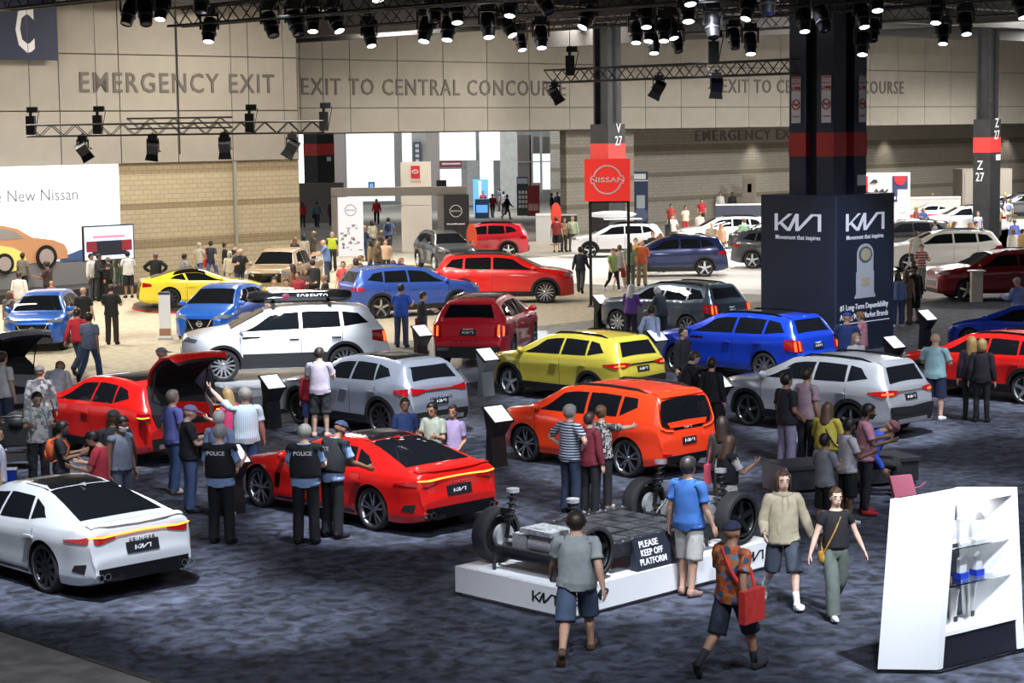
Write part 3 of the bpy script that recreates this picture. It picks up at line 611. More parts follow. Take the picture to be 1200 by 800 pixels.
def line_patch(s, add, name, lo, hi, mk, off=.01, both=True, n=12):
    def rs(P):
        P = np.array(P, float); L = np.r_[0, np.cumsum(np.linalg.norm(np.diff(P, axis=0), axis=1))]; t = np.linspace(0, L[-1], n)
        return [Vector([np.interp(q, L, P[:, k]) for k in range(3)]) for q in t]
    a, b = rs(lo), rs(hi); add(name, [[p.lerp(q, v) for p, q in zip(a, b)] for v in (0, .5, 1)], mk, off, both)
def x_stinger(s, sp, add, out):
    line_patch(s, add, 'tail_lamp', [(-2.0, .97, .83), (-2.34, .92, .82), (-2.52, .68, .79), (-2.56, .42, .85)], [(-2.0, .97, .845), (-2.34, .92, .885), (-2.52, .68, .91), (-2.56, .42, .91)], 'tail', .012)
    line_patch(s, add, 'light_bar', [(-2.45, .80, .882), (-2.54, .60, .875), (-2.58, .3, .897), (-2.58, 0, .902), (-2.58, -.3, .897), (-2.54, -.60, .875), (-2.45, -.80, .882)], [(-2.45, .80, .90), (-2.54, .60, .905), (-2.58, .3, .92), (-2.58, 0, .925), (-2.58, -.3, .92), (-2.54, -.60, .905), (-2.45, -.80, .90)], 'amber', .02, False, 24)
    add_plate(s, out, add, .70)
    add_name(s, out, 'STINGER', .83, .42)
    line_patch(s, add, 'lip_spoiler', [(-2.28, .74, 1.01), (-2.38, .4, 1.04), (-2.40, 0, 1.04), (-2.38, -.4, 1.04), (-2.28, -.74, 1.01)], [(-2.42, .74, 1.0), (-2.48, .4, 1.02), (-2.50, 0, 1.02), (-2.48, -.4, 1.02), (-2.42, -.74, 1.0)], 'spoiler', .03, False, 20)
    add('diffuser', [[Vector((s.tail-.1, y, z)) for y in np.linspace(-.72, .72, 15)] for z in (.27, .36, .46)], 'gloss', .014)
    line_patch(s, add, 'bumper_vent', [(-2.15, .97, .42), (-2.40, .90, .40)], [(-2.22, .97, .50), (-2.44, .88, .53)], 'black', .008, True, 5)
    for y in (.62, .72, -.62, -.72):
        b = MB(); b.lathe([(.038, 0), (.05, .0), (.05, .12), (.038, .12), (.034, .02)], 14, Matrix.Translation((s.tail+.06, y, .36)) @ Matrix.Rotation(-math.pi/2, 4, 'Y'), cap=False)
        out.append(('exhaust_tip', b.mesh('exhaust_tip', (), 30), 'chrome', None))
    line_patch(s, add, 'fender_vent', [(.92, .97, .42), (1.02, .97, .42)], [(.86, .97, .66), (.98, .97, .66)], 'gloss', .008, True, 4)
    line_patch(s, add, 'side_skirt', [(1.0, .97, .2), (-1.0, .97, .2)], [(1.0, .97, .26), (-1.0, .97, .26)], 'gloss', .012, True, 8)
    b = MB(); b.add([(-1.0, -.02, 1.36), (-1.0, .02, 1.36), (-1.16, 0, 1.345), (-1.13, 0, 1.40)], [(0, 2, 3), (1, 3, 2), (0, 3, 1), (0, 1, 2)]); out.append(('antenna_fin', b.mesh('antenna_fin'), 'paint', None))
def x_sorento(s, sp, add, out):
    line_patch(s, add, 'tail_lamp', [(-2.05, .97, .86), (-2.36, .86, .80), (-2.42, .64, .80)], [(-2.05, .97, 1.10), (-2.32, .86, 1.10), (-2.38, .66, 1.06)], 'tail', .012)
    for k in (0, 1): line_patch(s, add, 'lamp_bar', [(-2.33-.04*k, .88-.11*k, .82), (-2.36-.04*k, .83-.11*k, .82)], [(-2.30-.04*k, .88-.11*k, 1.06), (-2.33-.04*k, .83-.11*k, 1.06)], 'tailon', .018, True, 3)
    add_plate(s, out, add, .93, .20, .07); add_badge(s, out, 1.06); add_name(s, out, 'SORENTO', .80, .75)
    add('bumper_trim', [[Vector((s.tail-.1, y, z)) for y in np.linspace(-.78, .78, 13)] for z in (.34, .45, .58)], 'clad', .012)
    for sy in (1, -1): line_patch(s, add, 'exhaust_trim', [(s.tail-.1, sy*.45, .47), (s.tail-.1, sy*.74, .47)], [(s.tail-.1, sy*.45, .55), (s.tail-.1, sy*.74, .55)], 'chrome', .03, False, 6)
    line_patch(s, add, 'roof_spoiler', [(-1.86, .56, 1.62), (-1.90, 0, 1.64), (-1.86, -.56, 1.62)], [(-2.04, .56, 1.54), (-2.06, 0, 1.55), (-2.04, -.56, 1.54)], 'spoiler', .022, False, 12)
    line_patch(s, add, 'fender_badge', [(.55, .97, 1.0), (.95, .97, .98)], [(.55, .97, 1.03), (.95, .97, 1.03)], 'gloss', .01, True, 4)
def x_seltos(s, sp, add, out):
    line_patch(s, add, 'tail_lamp', [(-1.75, .95, .97), (-2.08, .84, .88), (-2.17, .60, .90), (-2.18, .42, .96)], [(-1.75, .95, .985), (-2.08, .84, 1.02), (-2.14, .60, 1.02), (-2.16, .42, 1.0)], 'tail', .014)
    line_patch(s, add, 'lamp_bar', [(-2.06, .86, .93), (-2.17, .60, .93)], [(-2.06, .86, .965), (-2.17, .60, .97)], 'tailon', .022, True, 6)
    line_patch(s, add, 'tailgate_bar', [(-2.2, .42, .965), (-2.2, -.42, .965)], [(-2.2, .42, .995), (-2.2, -.42, .995)], 'chrome', .012, False, 8)
    add_plate(s, out, add, .87, .2, .065); 
    add('bumper_garnish', [[Vector((s.tail-.1, y, z+.05*abs(y))) for y in np.linspace(-.8, .8, 13)] for z in (.50, .57, .66)], 'clad', .016)
    add('skid_plate', [[Vector((s.tail-.1, y, z)) for y in np.linspace(-.5, .5, 9)] for z in (.34, .42)], 'silver', .026)
    line_patch(s, add, 'roof_spoiler', [(-1.72, .53, 1.56), (-1.76, 0, 1.57), (-1.72, -.53, 1.56)], [(-1.92, .53, 1.46), (-1.94, 0, 1.47), (-1.92, -.53, 1.46)], 'spoiler', .02, False, 12)
def x_sportage(s, sp, add, out):
    line_patch(s, add, 'tail_lamp', [(-1.8, .97, .98), (-2.08, .88, .90), (-2.2, .62, .92), (-2.22, .38, .98)], [(-1.8, .97, 1.03), (-2.06, .88, 1.05), (-2.17, .62, 1.04), (-2.2, .38, 1.02)], 'tail', .014)
    line_patch(s, add, 'light_bar', [(-2.23, .40, .985), (-2.23, -.40, .985)], [(-2.23, .40, 1.015), (-2.23, -.40, 1.015)], 'tail', .018, False, 8)
    add_plate(s, out, add, .76, .2, .065); add_name(s, out, 'SPORTAGE', .90, .62)
    line_patch(s, add, 'roof_spoiler', [(-1.62, .53, 1.57), (-1.66, 0, 1.58), (-1.62, -.53, 1.57)], [(-1.86, .53, 1.46), (-1.89, 0, 1.47), (-1.86, -.53, 1.46)], 'spoiler', .022, False, 12)
    add('skid_plate', [[Vector((s.tail-.1, y, z)) for y in np.linspace(-.6, .6, 9)] for z in (.36, .44)], 'silver', .028)
def x_soul(s, sp, add, out):
    # black rear panel round the window, a body-coloured panel inside it and boomerang lamps
    add('tailgate_panel', [[Vector((-2.02-.1*(k == 0), y*w, z)) for y in np.linspace(-1, 1, 13)] for k, (z, w) in enumerate(((.90, .52), (.96, .66), (1.08, .70), (1.25, .69), (1.42, .62), (1.47, .55)))], 'gloss', .005)
    line_patch(s, add, 'tailgate_inset', [(-2.1, .48, .95), (-2.1, 0, .94), (-2.1, -.48, .95)], [(-2.1, .55, 1.05), (-2.1, 0, 1.06), (-2.1, -.55, 1.05)], 'paint', .02, False, 12)
    P = [(-1.80, .68, 1.50), (-1.92, .72, 1.36), (-1.97, .75, 1.15), (-2.0, .76, 1.02), (-2.02, .72, .94), (-2.05, .60, .89), (-2.06, .42, .87)]
    line_patch(s, add, 'tail_lamp', P, [(x, y-.06 if k < 4 else y-.02, z+(0 if k < 3 else .05)) for k, (x, y, z) in enumerate(P)], 'tail', .018, True, 16)
    line_patch(s, add, 'lamp_bar', P, [(x, y-.025 if k < 4 else y-.01, z+(0 if k < 3 else .02)) for k, (x, y, z) in enumerate(P)], 'amber2', .026, True, 16)
    add_plate(s, out, add, .68, .19, .065); add_badge(s, out, 1.0, .2, .045)
    line_patch(s, add, 'roof_spoiler', [(-1.66, .58, 1.55), (-1.70, 0, 1.57), (-1.66, -.58, 1.55)], [(-1.90, .58, 1.47), (-1.95, 0, 1.48), (-1.90, -.58, 1.47)], 'spoiler', .025, False, 12)
    add('bumper_garnish', [[Vector((s.tail-.1, y, z)) for y in np.linspace(-.6, .6, 13)] for z in (.28, .36, .42)], 'gloss', .014)
    line_patch(s, add, 'bumper_reflector', [(s.tail-.1, .50, .44), (s.tail-.1, .74, .46)], [(s.tail-.1, .50, .47), (s.tail-.1, .74, .50)], 'tail', .012, True, 4)
def x_generic(s, sp, add, out):
    t = s.tail; b = ip(sp['belt'], t+.2)
    line_patch(s, add, 'tail_lamp', [(t+.42, sp['W']+.03, b-.17), (t+.16, .88*sp['W'], b-.19), (t+.04, .60*sp['W'], b-.16)], [(t+.42, sp['W']+.03, b-.06), (t+.16, .88*sp['W'], b-.04), (t+.04, .60*sp['W'], b-.05)], 'tail', .012)
    add_plate(s, out, add, b-.28, .2, .07, False)
    if sp['bars'] or sp.get('spoil'):
        i = s.near(*sp['rg'][0]); x, z = s.X[i], s.Z[i]
        line_patch(s, add, 'roof_spoiler', [(x+.16, .5, z+.05), (x+.14, 0, z+.06), (x+.16, -.5, z+.05)], [(x-.04, .5, z-.01), (x-.06, 0, z), (x-.04, -.5, z-.01)], 'spoiler', .02, False, 12)
EXTRA.update(stinger=x_stinger, sorento=x_sorento, seltos=x_seltos, sportage=x_sportage, soul=x_soul, generic=x_generic)
NF = dict(grille=(.50, .80, .46), emblem=1)
MODELS = dict(
 stinger=dict(BASE['stinger'], taper=.16, roofglass=(-.05, -.98, .52)), sorento=dict(BASE['sorento'], roofglass=(.2, -1.4, .5)), seltos=dict(BASE['seltos']),
 sportage=dict(BASE['sportage'], roofglass=(.15, -1.35, .50)), soul=dict(BASE['soul']), sorento_x=dict(BASE['sorento'], style='sorento', ring=1, bars=0),
 niro=scaled('rogue', .945, .93, .98, 2.70, .35, style='generic'), rogue=dict(BASE['rogue'], style='generic', front=NF), pathfinder=scaled('sorento', 1.04, 1.045, 1.03, 2.90, .39, style='generic', clad=1, roofglass=(.25, -1.75, .56)),
 rav=scaled('rogue', .985, 1.01, 1.0, 2.69, .365, style='generic'), cross=scaled('rogue', .965, .97, .98, 2.64, .35, style='generic'), venza=scaled('rogue', 1.03, .98, 1.0, 2.69, .36, style='generic'),
 highlander=scaled('sorento', 1.03, 1.02, 1.01, 2.85, .38, style='generic'), kicks=scaled('rogue', .925, .95, .95, 2.62, .33, style='generic', front=NF, bars=0, spoil=1),
 leaf=dict(BASE['hatch'], style='generic', front=dict(grille=(.42, .74, .40), emblem=1), spoil=1), sedan=dict(BASE['sedan'], taper=.12, style='generic'), coupe=dict(BASE['coupe'], taper=.2, style='generic'),
 pickup=dict(BASE['pickup'], style='generic', ring=1, front=dict(grille=(.66, 1.0, .62), emblem=1, lampz=.95)), hatch=dict(BASE['hatch'], style='generic'))
# ------------------------------------------------------------------ people
def V(*a): return np.array(a, float)
A35 = math.radians(35); _sa, _ca = math.sin(A35), math.cos(A35)
J = {'pelvis': V(0, 0, .95), 'spine': V(0, 0, 1.06), 'chest': V(-.01, 0, 1.22), 'neck': V(-.015, 0, 1.46), 'head': V(-.005, 0, 1.55)}
BONES = [('pelvis', None, V(0, 0, .93), V(0, 0, 1.05), .14), ('spine', 'pelvis', J['spine'], J['chest'], .13), ('chest', 'spine', J['chest'], V(-.01, 0, 1.42), .145), ('neck', 'chest', J['neck'], J['head'], .055), ('head', 'neck', V(0, 0, 1.59), V(.01, 0, 1.72), .095)]
for sd, q in (('L', 1), ('R', -1)):
    sh = V(-.012, q*.180, 1.405); el = sh+V(0, q*_sa, -_ca)*.29; wr = el+V(.012, q*_sa, -_ca)*.25; ti = wr+V(.01, q*_sa, -_ca)*.17
    hp = V(0, q*.095, .93); kn = V(.012, q*.105, .50); an = V(-.02, q*.115, .085); to = V(.15, q*.135, .03)
    J['uarm'+sd], J['farm'+sd], J['hand'+sd], J['thigh'+sd], J['shin'+sd], J['foot'+sd] = sh, el, wr, hp, kn, an
    BONES += [('uarm'+sd, 'chest', sh+(el-sh)*.12, el, .05), ('farm'+sd, 'uarm'+sd, el, wr, .042), ('hand'+sd, 'farm'+sd, wr, ti, .04), ('thigh'+sd, 'pelvis', hp-V(0, 0, .03), kn, .085), ('shin'+sd, 'thigh'+sd, kn, an, .06), ('foot'+sd, 'shin'+sd, an, to, .05)]
BI = {b[0]: i for i, b in enumerate(BONES)}
def weights(co):
    D = []
    for n, p, a, b, r in BONES:
        d = b-a; t = np.clip(((co-a)@d)/(d@d), 0, 1); D.append(np.linalg.norm(co-a-t[:, None]*d, axis=1)/r)
    D = np.maximum(np.array(D).T, .05); w = D**-7.0
    # an arm or leg never pulls the other side
    for sd, q in (('L', 1), ('R', -1)):
        far = co[:, 1]*q < -.01
        for n in ('uarm', 'farm', 'hand', 'thigh', 'shin', 'foot'): w[far, BI[n+sd]] *= .02
    w /= w.sum(1, keepdims=True); w[w < .02] = 0; return w/w.sum(1, keepdims=True)
def tubeM(b, pts, n=14):                     # rings: (centre, radius forward, radius sideways)
    vs = []; cs = [Vector(p[0]) for p in pts]
    for i, (c, rx, ry) in enumerate(pts):
        d = (cs[min(i+1, len(cs)-1)]-cs[max(i-1, 0)]).normalized(); u = Vector((1, 0, 0)); u = (u-d*u.dot(d)).normalized(); w = d.cross(u)
        vs += [Vector(c)+u*rx*math.cos(2*math.pi*j/n)+w*ry*math.sin(2*math.pi*j/n) for j in range(n)]
    fs = [(i*n+j, i*n+(j+1) % n, (i+1)*n+(j+1) % n, (i+1)*n+j) for i in range(len(pts)-1) for j in range(n)]
    b.add(vs, fs+[tuple(range(n-1, -1, -1)), tuple(range((len(pts)-1)*n, len(pts)*n))])
def raw_body():
    b = MB()
    tubeM(b, [((0, 0, .83), .07, .10), ((-.005, 0, .88), .108, .155), ((-.012, 0, .94), .118, .172), ((-.002, 0, 1.02), .105, .155), ((.005, 0, 1.10), .10, .143), ((.004, 0, 1.20), .108, .152), ((.0, 0, 1.30), .118, .166), ((-.008, 0, 1.37), .108, .172), ((-.014, 0, 1.42), .085, .145), ((-.018, 0, 1.455), .066, .098), ((-.016, 0, 1.485), .057, .064), ((-.005, 0, 1.54), .057, .056), ((0, 0, 1.60), .055, .054)], 20)
    b.ell((-.004, 0, 1.668), (.100, .077, .092), 16, 12); b.ell((.022, 0, 1.612), (.070, .060, .076), 14, 10); b.ell((.048, 0, 1.572), (.040, .040, .030), 12, 8)
    b.ell((.095, 0, 1.628), (.022, .013, .016), 8, 6); b.ell((.088, 0, 1.65), (.012, .009, .026), 8, 6); b.ell((.076, 0, 1.592), (.022, .026, .011), 8, 6); b.ell((.082, 0, 1.672), (.014, .045, .010), 8, 6)
    for q in (1, -1):
        b.ell((-.005, q*.079, 1.64), (.020, .010, .032), 8, 6)
        sd = 'L' if q > 0 else 'R'; sh, el, wr, hp, kn, an = [J[k+sd] for k in ('uarm', 'farm', 'hand', 'thigh', 'shin', 'foot')]
        tubeM(b, [(sh+V(0, -q*.05, .0), .06, .05), (sh+V(0, -q*.01, .002), .062, .056), (sh*.8+el*.2, .057, .054), (sh*.5+el*.5, .048, .047), (el*.92+sh*.08, .041, .041), (el*.75+wr*.25, .044, .042), (el*.4+wr*.6, .036, .035), (wr, .029, .024), (wr+(wr-el)*.06, .03, .02)])
        a = (wr-el)/np.linalg.norm(wr-el); s_ = V(1, 0, 0); s_ = s_-a*(s_@a); s_ /= np.linalg.norm(s_); nrm = np.cross(a, s_)
        tubeM(b, [(wr-a*.01, .030, .018), (wr+a*.03, .040, .019), (wr+a*.07, .044, .017), (wr+a*.095, .043, .014)], 12)
        inn = V(0, -q*_ca, -_sa)                       # towards the body: fingers curl that way
        for k, (off, ln) in enumerate(((.031, .070), (.0105, .080), (-.010, .075), (-.030, .058))):
            p = wr+a*.085+s_*off; d = a
            P = [p]
            for m_, ang in enumerate((.22, .5, .8)):
                d = a*math.cos(ang)+inn*math.sin(ang); P.append(P[-1]+d*ln*(.45, .32, .25)[m_])
            b.path([Vector(x) for x in P], [.0105, .0102, .0095, .008], 7)
        tp = wr+a*.025+s_*.030; d1 = a*.65+s_*.62+inn*.35; d1 /= np.linalg.norm(d1); d2 = a*.85+s_*.3+inn*.45; d2 /= np.linalg.norm(d2)
        b.path([Vector(tp), Vector(tp+d1*.035), Vector(tp+d1*.035+d2*.03), Vector(tp+d1*.035+d2*.055)], [.015, .0125, .011, .009], 7)
        tubeM(b, [(hp+V(0, -q*.02, .03), .095, .082), (hp+V(0, 0, -.04), .094, .083), (hp*.6+kn*.4, .083, .077), (hp*.2+kn*.8, .064, .06), (kn, .057, .053), (kn*.85+an*.15, .053, .051), (kn*.68+an*.32+V(-.012, 0, 0), .058, .054), (kn*.35+an*.65, .044, .042), (an+V(0, 0, .02), .036, .034), (an+V(0, 0, -.02), .04, .034)])
        h = V(-.065, q*.113, .035); f = V(.16, q*.138, .022)
        tubeM(b, [(h, .03, .026), (h+V(.03, 0, .006), .040, .034), (h*.6+f*.4+V(0, 0, .018), .044, .038), (h*.25+f*.75, .028, .046), (f, .016, .034)], 12)
    return b
def frozen(b, voxel, faces, it=3):
    me = b.mesh('t'); o = bpy.data.objects.new('t', me); C.objects.link(o)
    bm = bmesh.new(); bm.from_mesh(me); bmesh.ops.recalc_face_normals(bm, faces=bm.faces); bm.to_mesh(me); bm.free()
    m = o.modifiers.new('r', 'REMESH'); m.mode = 'VOXEL'; m.voxel_size = voxel
    m = o.modifiers.new('s', 'SMOOTH'); m.factor = .5; m.iterations = it
    n = len(evaluated(o).polygons)*2
    outs = []
    m = o.modifiers.new('d', 'DECIMATE')
    for f in faces:
        m.ratio = min(1, f/n); outs.append(evaluated(o))
    bpy.data.objects.remove(o); return outs
def coords(me):
    co = np.empty(len(me.vertices)*3); me.vertices.foreach_get('co', co); return co.reshape(-1, 3)
TP = {}
def reg(name, me, bone=None, base=None):
    co = coords(me); bc = co if base is None else base
    if bone: w = np.zeros((len(co), len(BONES))); w[:, BI[bone]] = 1
    else: w = weights(bc)
    smooth(me, True); TP[name] = (me, co, w); return me
_hi, _mid, _lo = frozen(raw_body(), .0085, (9000, 4200, 1300))
reg('body_hi', _hi); reg('body_lo', _lo)
def limb_of(co):
    w = weights(co); out = np.zeros(len(co), int); g = {0: [b for b in BI if b[:5] in ('pelvi', 'spine', 'chest', 'neck', 'head')]}
    s = [sum(w[:, BI[b]] for b in g[0])]
    for sd in 'LR':
        s.append(sum(w[:, BI[n+sd]] for n in ('uarm', 'farm', 'hand'))); s.append(sum(w[:, BI[n+sd]] for n in ('thigh', 'shin', 'foot')))
    return np.argmax(np.array(s), 0)      # 0 torso 1 armL 2 legL 3 armR 4 legR
def garment(name, src, keep, cuts=(), off=lambda p, n, l: p+n*.012, base_bone=None):
    """copy the body faces that keep() selects, cut clean hems, move outwards"""
    bm = bmesh.new(); bm.from_mesh(src)
    for (pt, nv, limbs) in cuts:
        bm.verts.ensure_lookup_table(); co = np.array([v.co for v in bm.verts]); lb = limb_of(co)
        fs = [f for f in bm.faces if all(lb[v.index] in limbs for v in f.verts)] if limbs else list(bm.faces)
        geom = set(fs)
        for f in fs: geom.update(f.edges); geom.update(f.verts)
        bmesh.ops.bisect_plane(bm, geom=list(geom), plane_co=pt, plane_no=nv, dist=1e-5); bm.verts.index_update()
    bm.verts.ensure_lookup_table(); bm.faces.ensure_lookup_table()
    fc = np.array([f.calc_center_median() for f in bm.faces]); lb = limb_of(fc); k = [keep(p, l) for p, l in zip(fc, lb)]
    bmesh.ops.delete(bm, geom=[f for f, q in zip(list(bm.faces), k) if not q], context='FACES')
    bm.normal_update(); bm.verts.index_update(); bm.verts.ensure_lookup_table()
    base = np.array([v.co for v in bm.verts]); nr = np.array([v.normal for v in bm.verts]); lv = limb_of(base)
    new = [Vector(off(p, n, l)) for p, n, l in zip(base, nr, lv)]
    for v, p in zip(bm.verts, new): v.co = p
    # small turned-in hem so that the cloth has an edge
    be = [e for e in bm.edges if e.is_boundary]
    lay = bm.verts.layers.float_vector.new('base'); lan = bm.verts.layers.float_vector.new('nrm'); lof = bm.verts.layers.int.new('old')
    for v, p, n in zip(bm.verts, base, nr): v[lay] = p; v[lan] = n; v[lof] = 1
    r = bmesh.ops.extrude_edge_only(bm, edges=be); ev = [g for g in r['geom'] if isinstance(g, bmesh.types.BMVert)]
    for v in ev: v.co = v.co-Vector(v[lan])*.014
    full = np.array([v[lay] for v in bm.verts])
    me = bpy.data.meshes.new(name); bm.to_mesh(me); bm.free()
    reg(name, me, base_bone, full); return me
def legc(p, q):
    sd = 'L' if q > 0 else 'R'; h, k, a = J['thigh'+sd], J['shin'+sd], J['foot'+sd]
    if p[2] > k[2]: t = (h[2]-p[2])/(h[2]-k[2]); return h+(k-h)*t
    t = (k[2]-p[2])/(k[2]-a[2]); return k+(a-k)*min(t, 1)
def armc(p, q):
    sd = 'L' if q > 0 else 'R'; s, e = J['uarm'+sd], J['farm'+sd]; d = e-s; t = ((p-s)@d)/(d@d); return s+d*t, t
def top_off(o, rmin, hem=1.0, loose=0.0):
    def f(p, n, l):
        p = p+n*o
        if l in (1, 3):
            c, t = armc(p, 1 if l == 1 else -1); v = p-c; r = np.linalg.norm(v); m = rmin*min(1, max(0, (t-.25)/.35))
            if t > 1: m = max(rmin-.022*(t-1)/.86, .043)
            if r < m: p = c+v*(m/max(r, 1e-4))
        elif p[2] < 1.34:
            p = p+n*(.016*min(1, max(0, (1.08-p[2])/.12)))
            ax, ay = .128+loose+o, .172+loose+o; rho = math.hypot(p[0]/ax, p[1]/ay); fz = min(1, (1.34-p[2])/.12)
            if rho < 1: k = 1+(1/max(rho, .3)-1)*fz; p = np.array([p[0]*k, p[1]*k, p[2]])
        return p
    return f
def leg_off(o, r0, r1, r2):
    def f(p, n, l):
        p = p+n*(o if p[2] < .82 else max(.005, o-.012*min(1, (p[2]-.82)/.06)))
        if p[2] < .82 and l in (2, 4):
            c = legc(p, 1 if l == 2 else -1); v = p-c; v[2] = 0; r = np.linalg.norm(v)
            m = np.interp(p[2], [.08, .5, .86], [r2, r1, r0])
            if r < m: p = p+v*(m/max(r, 1e-4)-1)
        return p
    return f
def _acut(t, sd):
    s, e = J['uarm'+sd], J['farm'+sd]; w = J['hand'+sd]
    p = s+(e-s)*t if t <= 1 else e+(w-e)*(t-1); d = e-s; return (Vector(p), Vector(d).normalized())
def acuts(t): return [(*_acut(t, 'L'), (1,)), (*_acut(t, 'R'), (3,))]
def arm_t(p, l):
    sd = 'L' if l == 1 else 'R'; s, e, w = J['uarm'+sd], J['farm'+sd], J['hand'+sd]; d = e-s; t = ((p-s)@d)/(d@d)
    return t if t <= 1 else 1+((p-e)@(w-e))/((w-e)@(w-e))
def make_top(name, sleeve, hem, neck, o, rmin, loose=0.0):
    zc = lambda z, up: (Vector((0, 0, z)), Vector((0, 0, up)), None)
    for suf, src in (('_hi', _mid), ('_lo', _lo)):
        keep = lambda p, l: hem < p[2] < neck+.28*abs(p[1])*0 and (l == 0 or l in (2, 4) or (l in (1, 3) and arm_t(p, l) < sleeve)) if not (l in (1, 3)) else arm_t(p, l) < sleeve
        garment(name+suf, src, keep, [zc(hem, 1), zc(neck, 1)]+acuts(sleeve), top_off(o, rmin, 1, loose))
make_top('tee', .72, .865, 1.475, .013, .070); make_top('long', 1.97, .87, 1.48, .013, .062); make_top('tank', .10, .92, 1.45, .010, .0)
make_top('coat', 1.97, .86, 1.49, .018, .070, .002); make_top('vest', .06, .98, 1.46, .032, .0, .012); make_top('crop', .45, .97, 1.45, .009, .058)
def make_leg(name, hem, o, r0, r1, r2, waist=1.0):
    for suf, src in (('_hi', _mid), ('_lo', _lo)):
        garment(name+suf, src, lambda p, l: hem < p[2] < waist and l not in (1, 3), [(Vector((0, 0, hem)), Vector((0, 0, 1)), None), (Vector((0, 0, waist)), Vector((0, 0, 1)), None)], leg_off(o, r0, r1, r2))
make_leg('pants', .07, .012, .096, .078, .074); make_leg('slim', .09, .008, .09, .064, .048); make_leg('shorts', .47, .014, .102, .104, .10); make_leg('wide', .07, .014, .11, .10, .10); make_leg('briefs', .60, .014, .10, .11, .11)
for suf, src in (('_hi', _mid), ('_lo', _lo)):
    for sd, li in (('L', 2), ('R', 4)): garment('shoe'+sd+suf, src, lambda p, l: p[2] < .095 and l == li, [(Vector((0, 0, .095)), Vector((0, 0, 1)), None)], lambda p, n, l: V(*(p+n*.011)) if p[2] > .02 else V(p[0]*1.03, p[1]+n[1]*.014, min(p[2]-.004, .004)))
    for sd, li in (('L', 2), ('R', 4)): garment('sock'+sd+suf, src, lambda p, l: .08 < p[2] < .24 and l == li, [(Vector((0, 0, .24)), Vector((0, 0, 1)), None), (Vector((0, 0, .08)), Vector((0, 0, 1)), None)], lambda p, n, l: p+n*.006)
    hs = _hi if suf == '_hi' else _lo
    def hairk(p, l):
        x, y, z = p
        if z < 1.56: return False
        if x > .05: return z > 1.715-.3*(x-.09)
        if x > -.02: return z > 1.66+.6*x and z > 1.645
        return z > 1.585
    def hairo(p, n, l): return p+n*(.014+.012*max(0, (p[2]-1.68)/.08))
    garment('hair'+suf, hs, hairk, [], hairo, 'head')
    garment('cap'+suf, hs, lambda p, l: p[2] > 1.69+.02*(p[0] < 0)*0, [(Vector((0, 0, 1.69)), Vector((0, 0, 1)), None)], lambda p, n, l: p+n*.018, 'head')
    garment('mask'+suf, hs, lambda p, l: 1.56 < p[2] < 1.635 and p[0] > .022, [(Vector((0, 0, 1.635)), Vector((0, 0, 1)), None), (Vector((.022, 0, 0)), Vector((1, 0, 0)), None), (Vector((0, 0, 1.56)), Vector((0, 0, 1)), None)], lambda p, n, l: p+n*.012, 'head')
    garment('beard'+suf, hs, lambda p, l: 1.545 < p[2] < 1.60 and p[0] > -.005, [], lambda p, n, l: p+n*.007, 'head')
def shell(name, rings, a0, a1, n, bone, th=.0):
    b = MB(); vs = []
    for c, rx, ry in rings:
        for j in range(n+1):
            a = a0+(a1-a0)*j/n; vs.append((c[0]+rx*math.cos(a), c[1]+ry*math.sin(a), c[2]))
    k = len(vs); vs += [(x*.86, y*.86, z) for x, y, z in vs]
    m = n+1; fs = []
    for i in range(len(rings)-1):
        for j in range(n): q = (i*m+j, i*m+j+1, (i+1)*m+j+1, (i+1)*m+j); fs += [q, tuple(k+t for t in q[::-1])]
    L = len(rings)-1
    fs += [(L*m+j, L*m+j+1, k+L*m+j+1, k+L*m+j) for j in range(n)]+[(i*m, (i+1)*m, k+(i+1)*m, k+i*m) for i in range(L)]+[(i*m+n, k+i*m+n, k+(i+1)*m+n, (i+1)*m+n) for i in range(L)]
    b.add(vs, fs); reg(name, b.mesh(name), bone)
shell('longhair', [((-.005, 0, 1.755), .06, .05), ((-.005, 0, 1.72), .108, .092), ((-.008, 0, 1.66), .116, .098), ((-.015, 0, 1.58), .108, .10), ((-.03, 0, 1.50), .095, .105), ((-.045, 0, 1.42), .085, .11), ((-.055, 0, 1.36), .07, .10)], math.radians(62), math.radians(298), 14, 'head')
shell('bobhair', [((-.005, 0, 1.76), .06, .05), ((-.005, 0, 1.725), .112, .094), ((-.008, 0, 1.66), .12, .10), ((-.012, 0, 1.59), .112, .102), ((-.02, 0, 1.525), .09, .095)], math.radians(50), math.radians(310), 14, 'head')
def acc(name, b, bone): reg(name, b.mesh(name, (), 40), bone)
b = MB(); b.add([(.06*math.cos(a)+.03+(.105 if k else .03)*math.cos(a), (.078+.004*k)*math.sin(a)*1.05, 1.70-.012*k-.008*(k and math.cos(a))) for k in (0, 1) for a in np.linspace(-1.25, 1.25, 11)], [(j, j+1, 12+j, 11+j) for j in range(10)]); b.add([(x, y, z-.008) for x, y, z in b.v], [f[::-1] for f in b.f]); acc('brim', b, 'head')
b = MB(); b.ell((-.17, 0, 1.25), (.09, .15, .20), 12, 9); b.ell((-.245, 0, 1.18), (.04, .11, .10), 10, 6)
for q in (1, -1): b.path([(-.15, q*.10, 1.42), (-.05, q*.115, 1.475), (.07, q*.12, 1.42), (.135, q*.125, 1.30), (.10, q*.16, 1.16), (-.12, q*.15, 1.08)], .016, 6)
acc('backpack', b, 'chest')
b = MB(); b.path([(0, .09, 1.47), (.10, .03, 1.38), (.145, -.06, 1.22), (.13, -.15, 1.05), (.08, -.20, .93)], .011, 5); b.path([(0, .09, 1.47), (-.10, .04, 1.40), (-.135, -.06, 1.22), (-.10, -.17, 1.02), (.04, -.21, .93)], .011, 5); acc('bag_strap', b, 'chest')
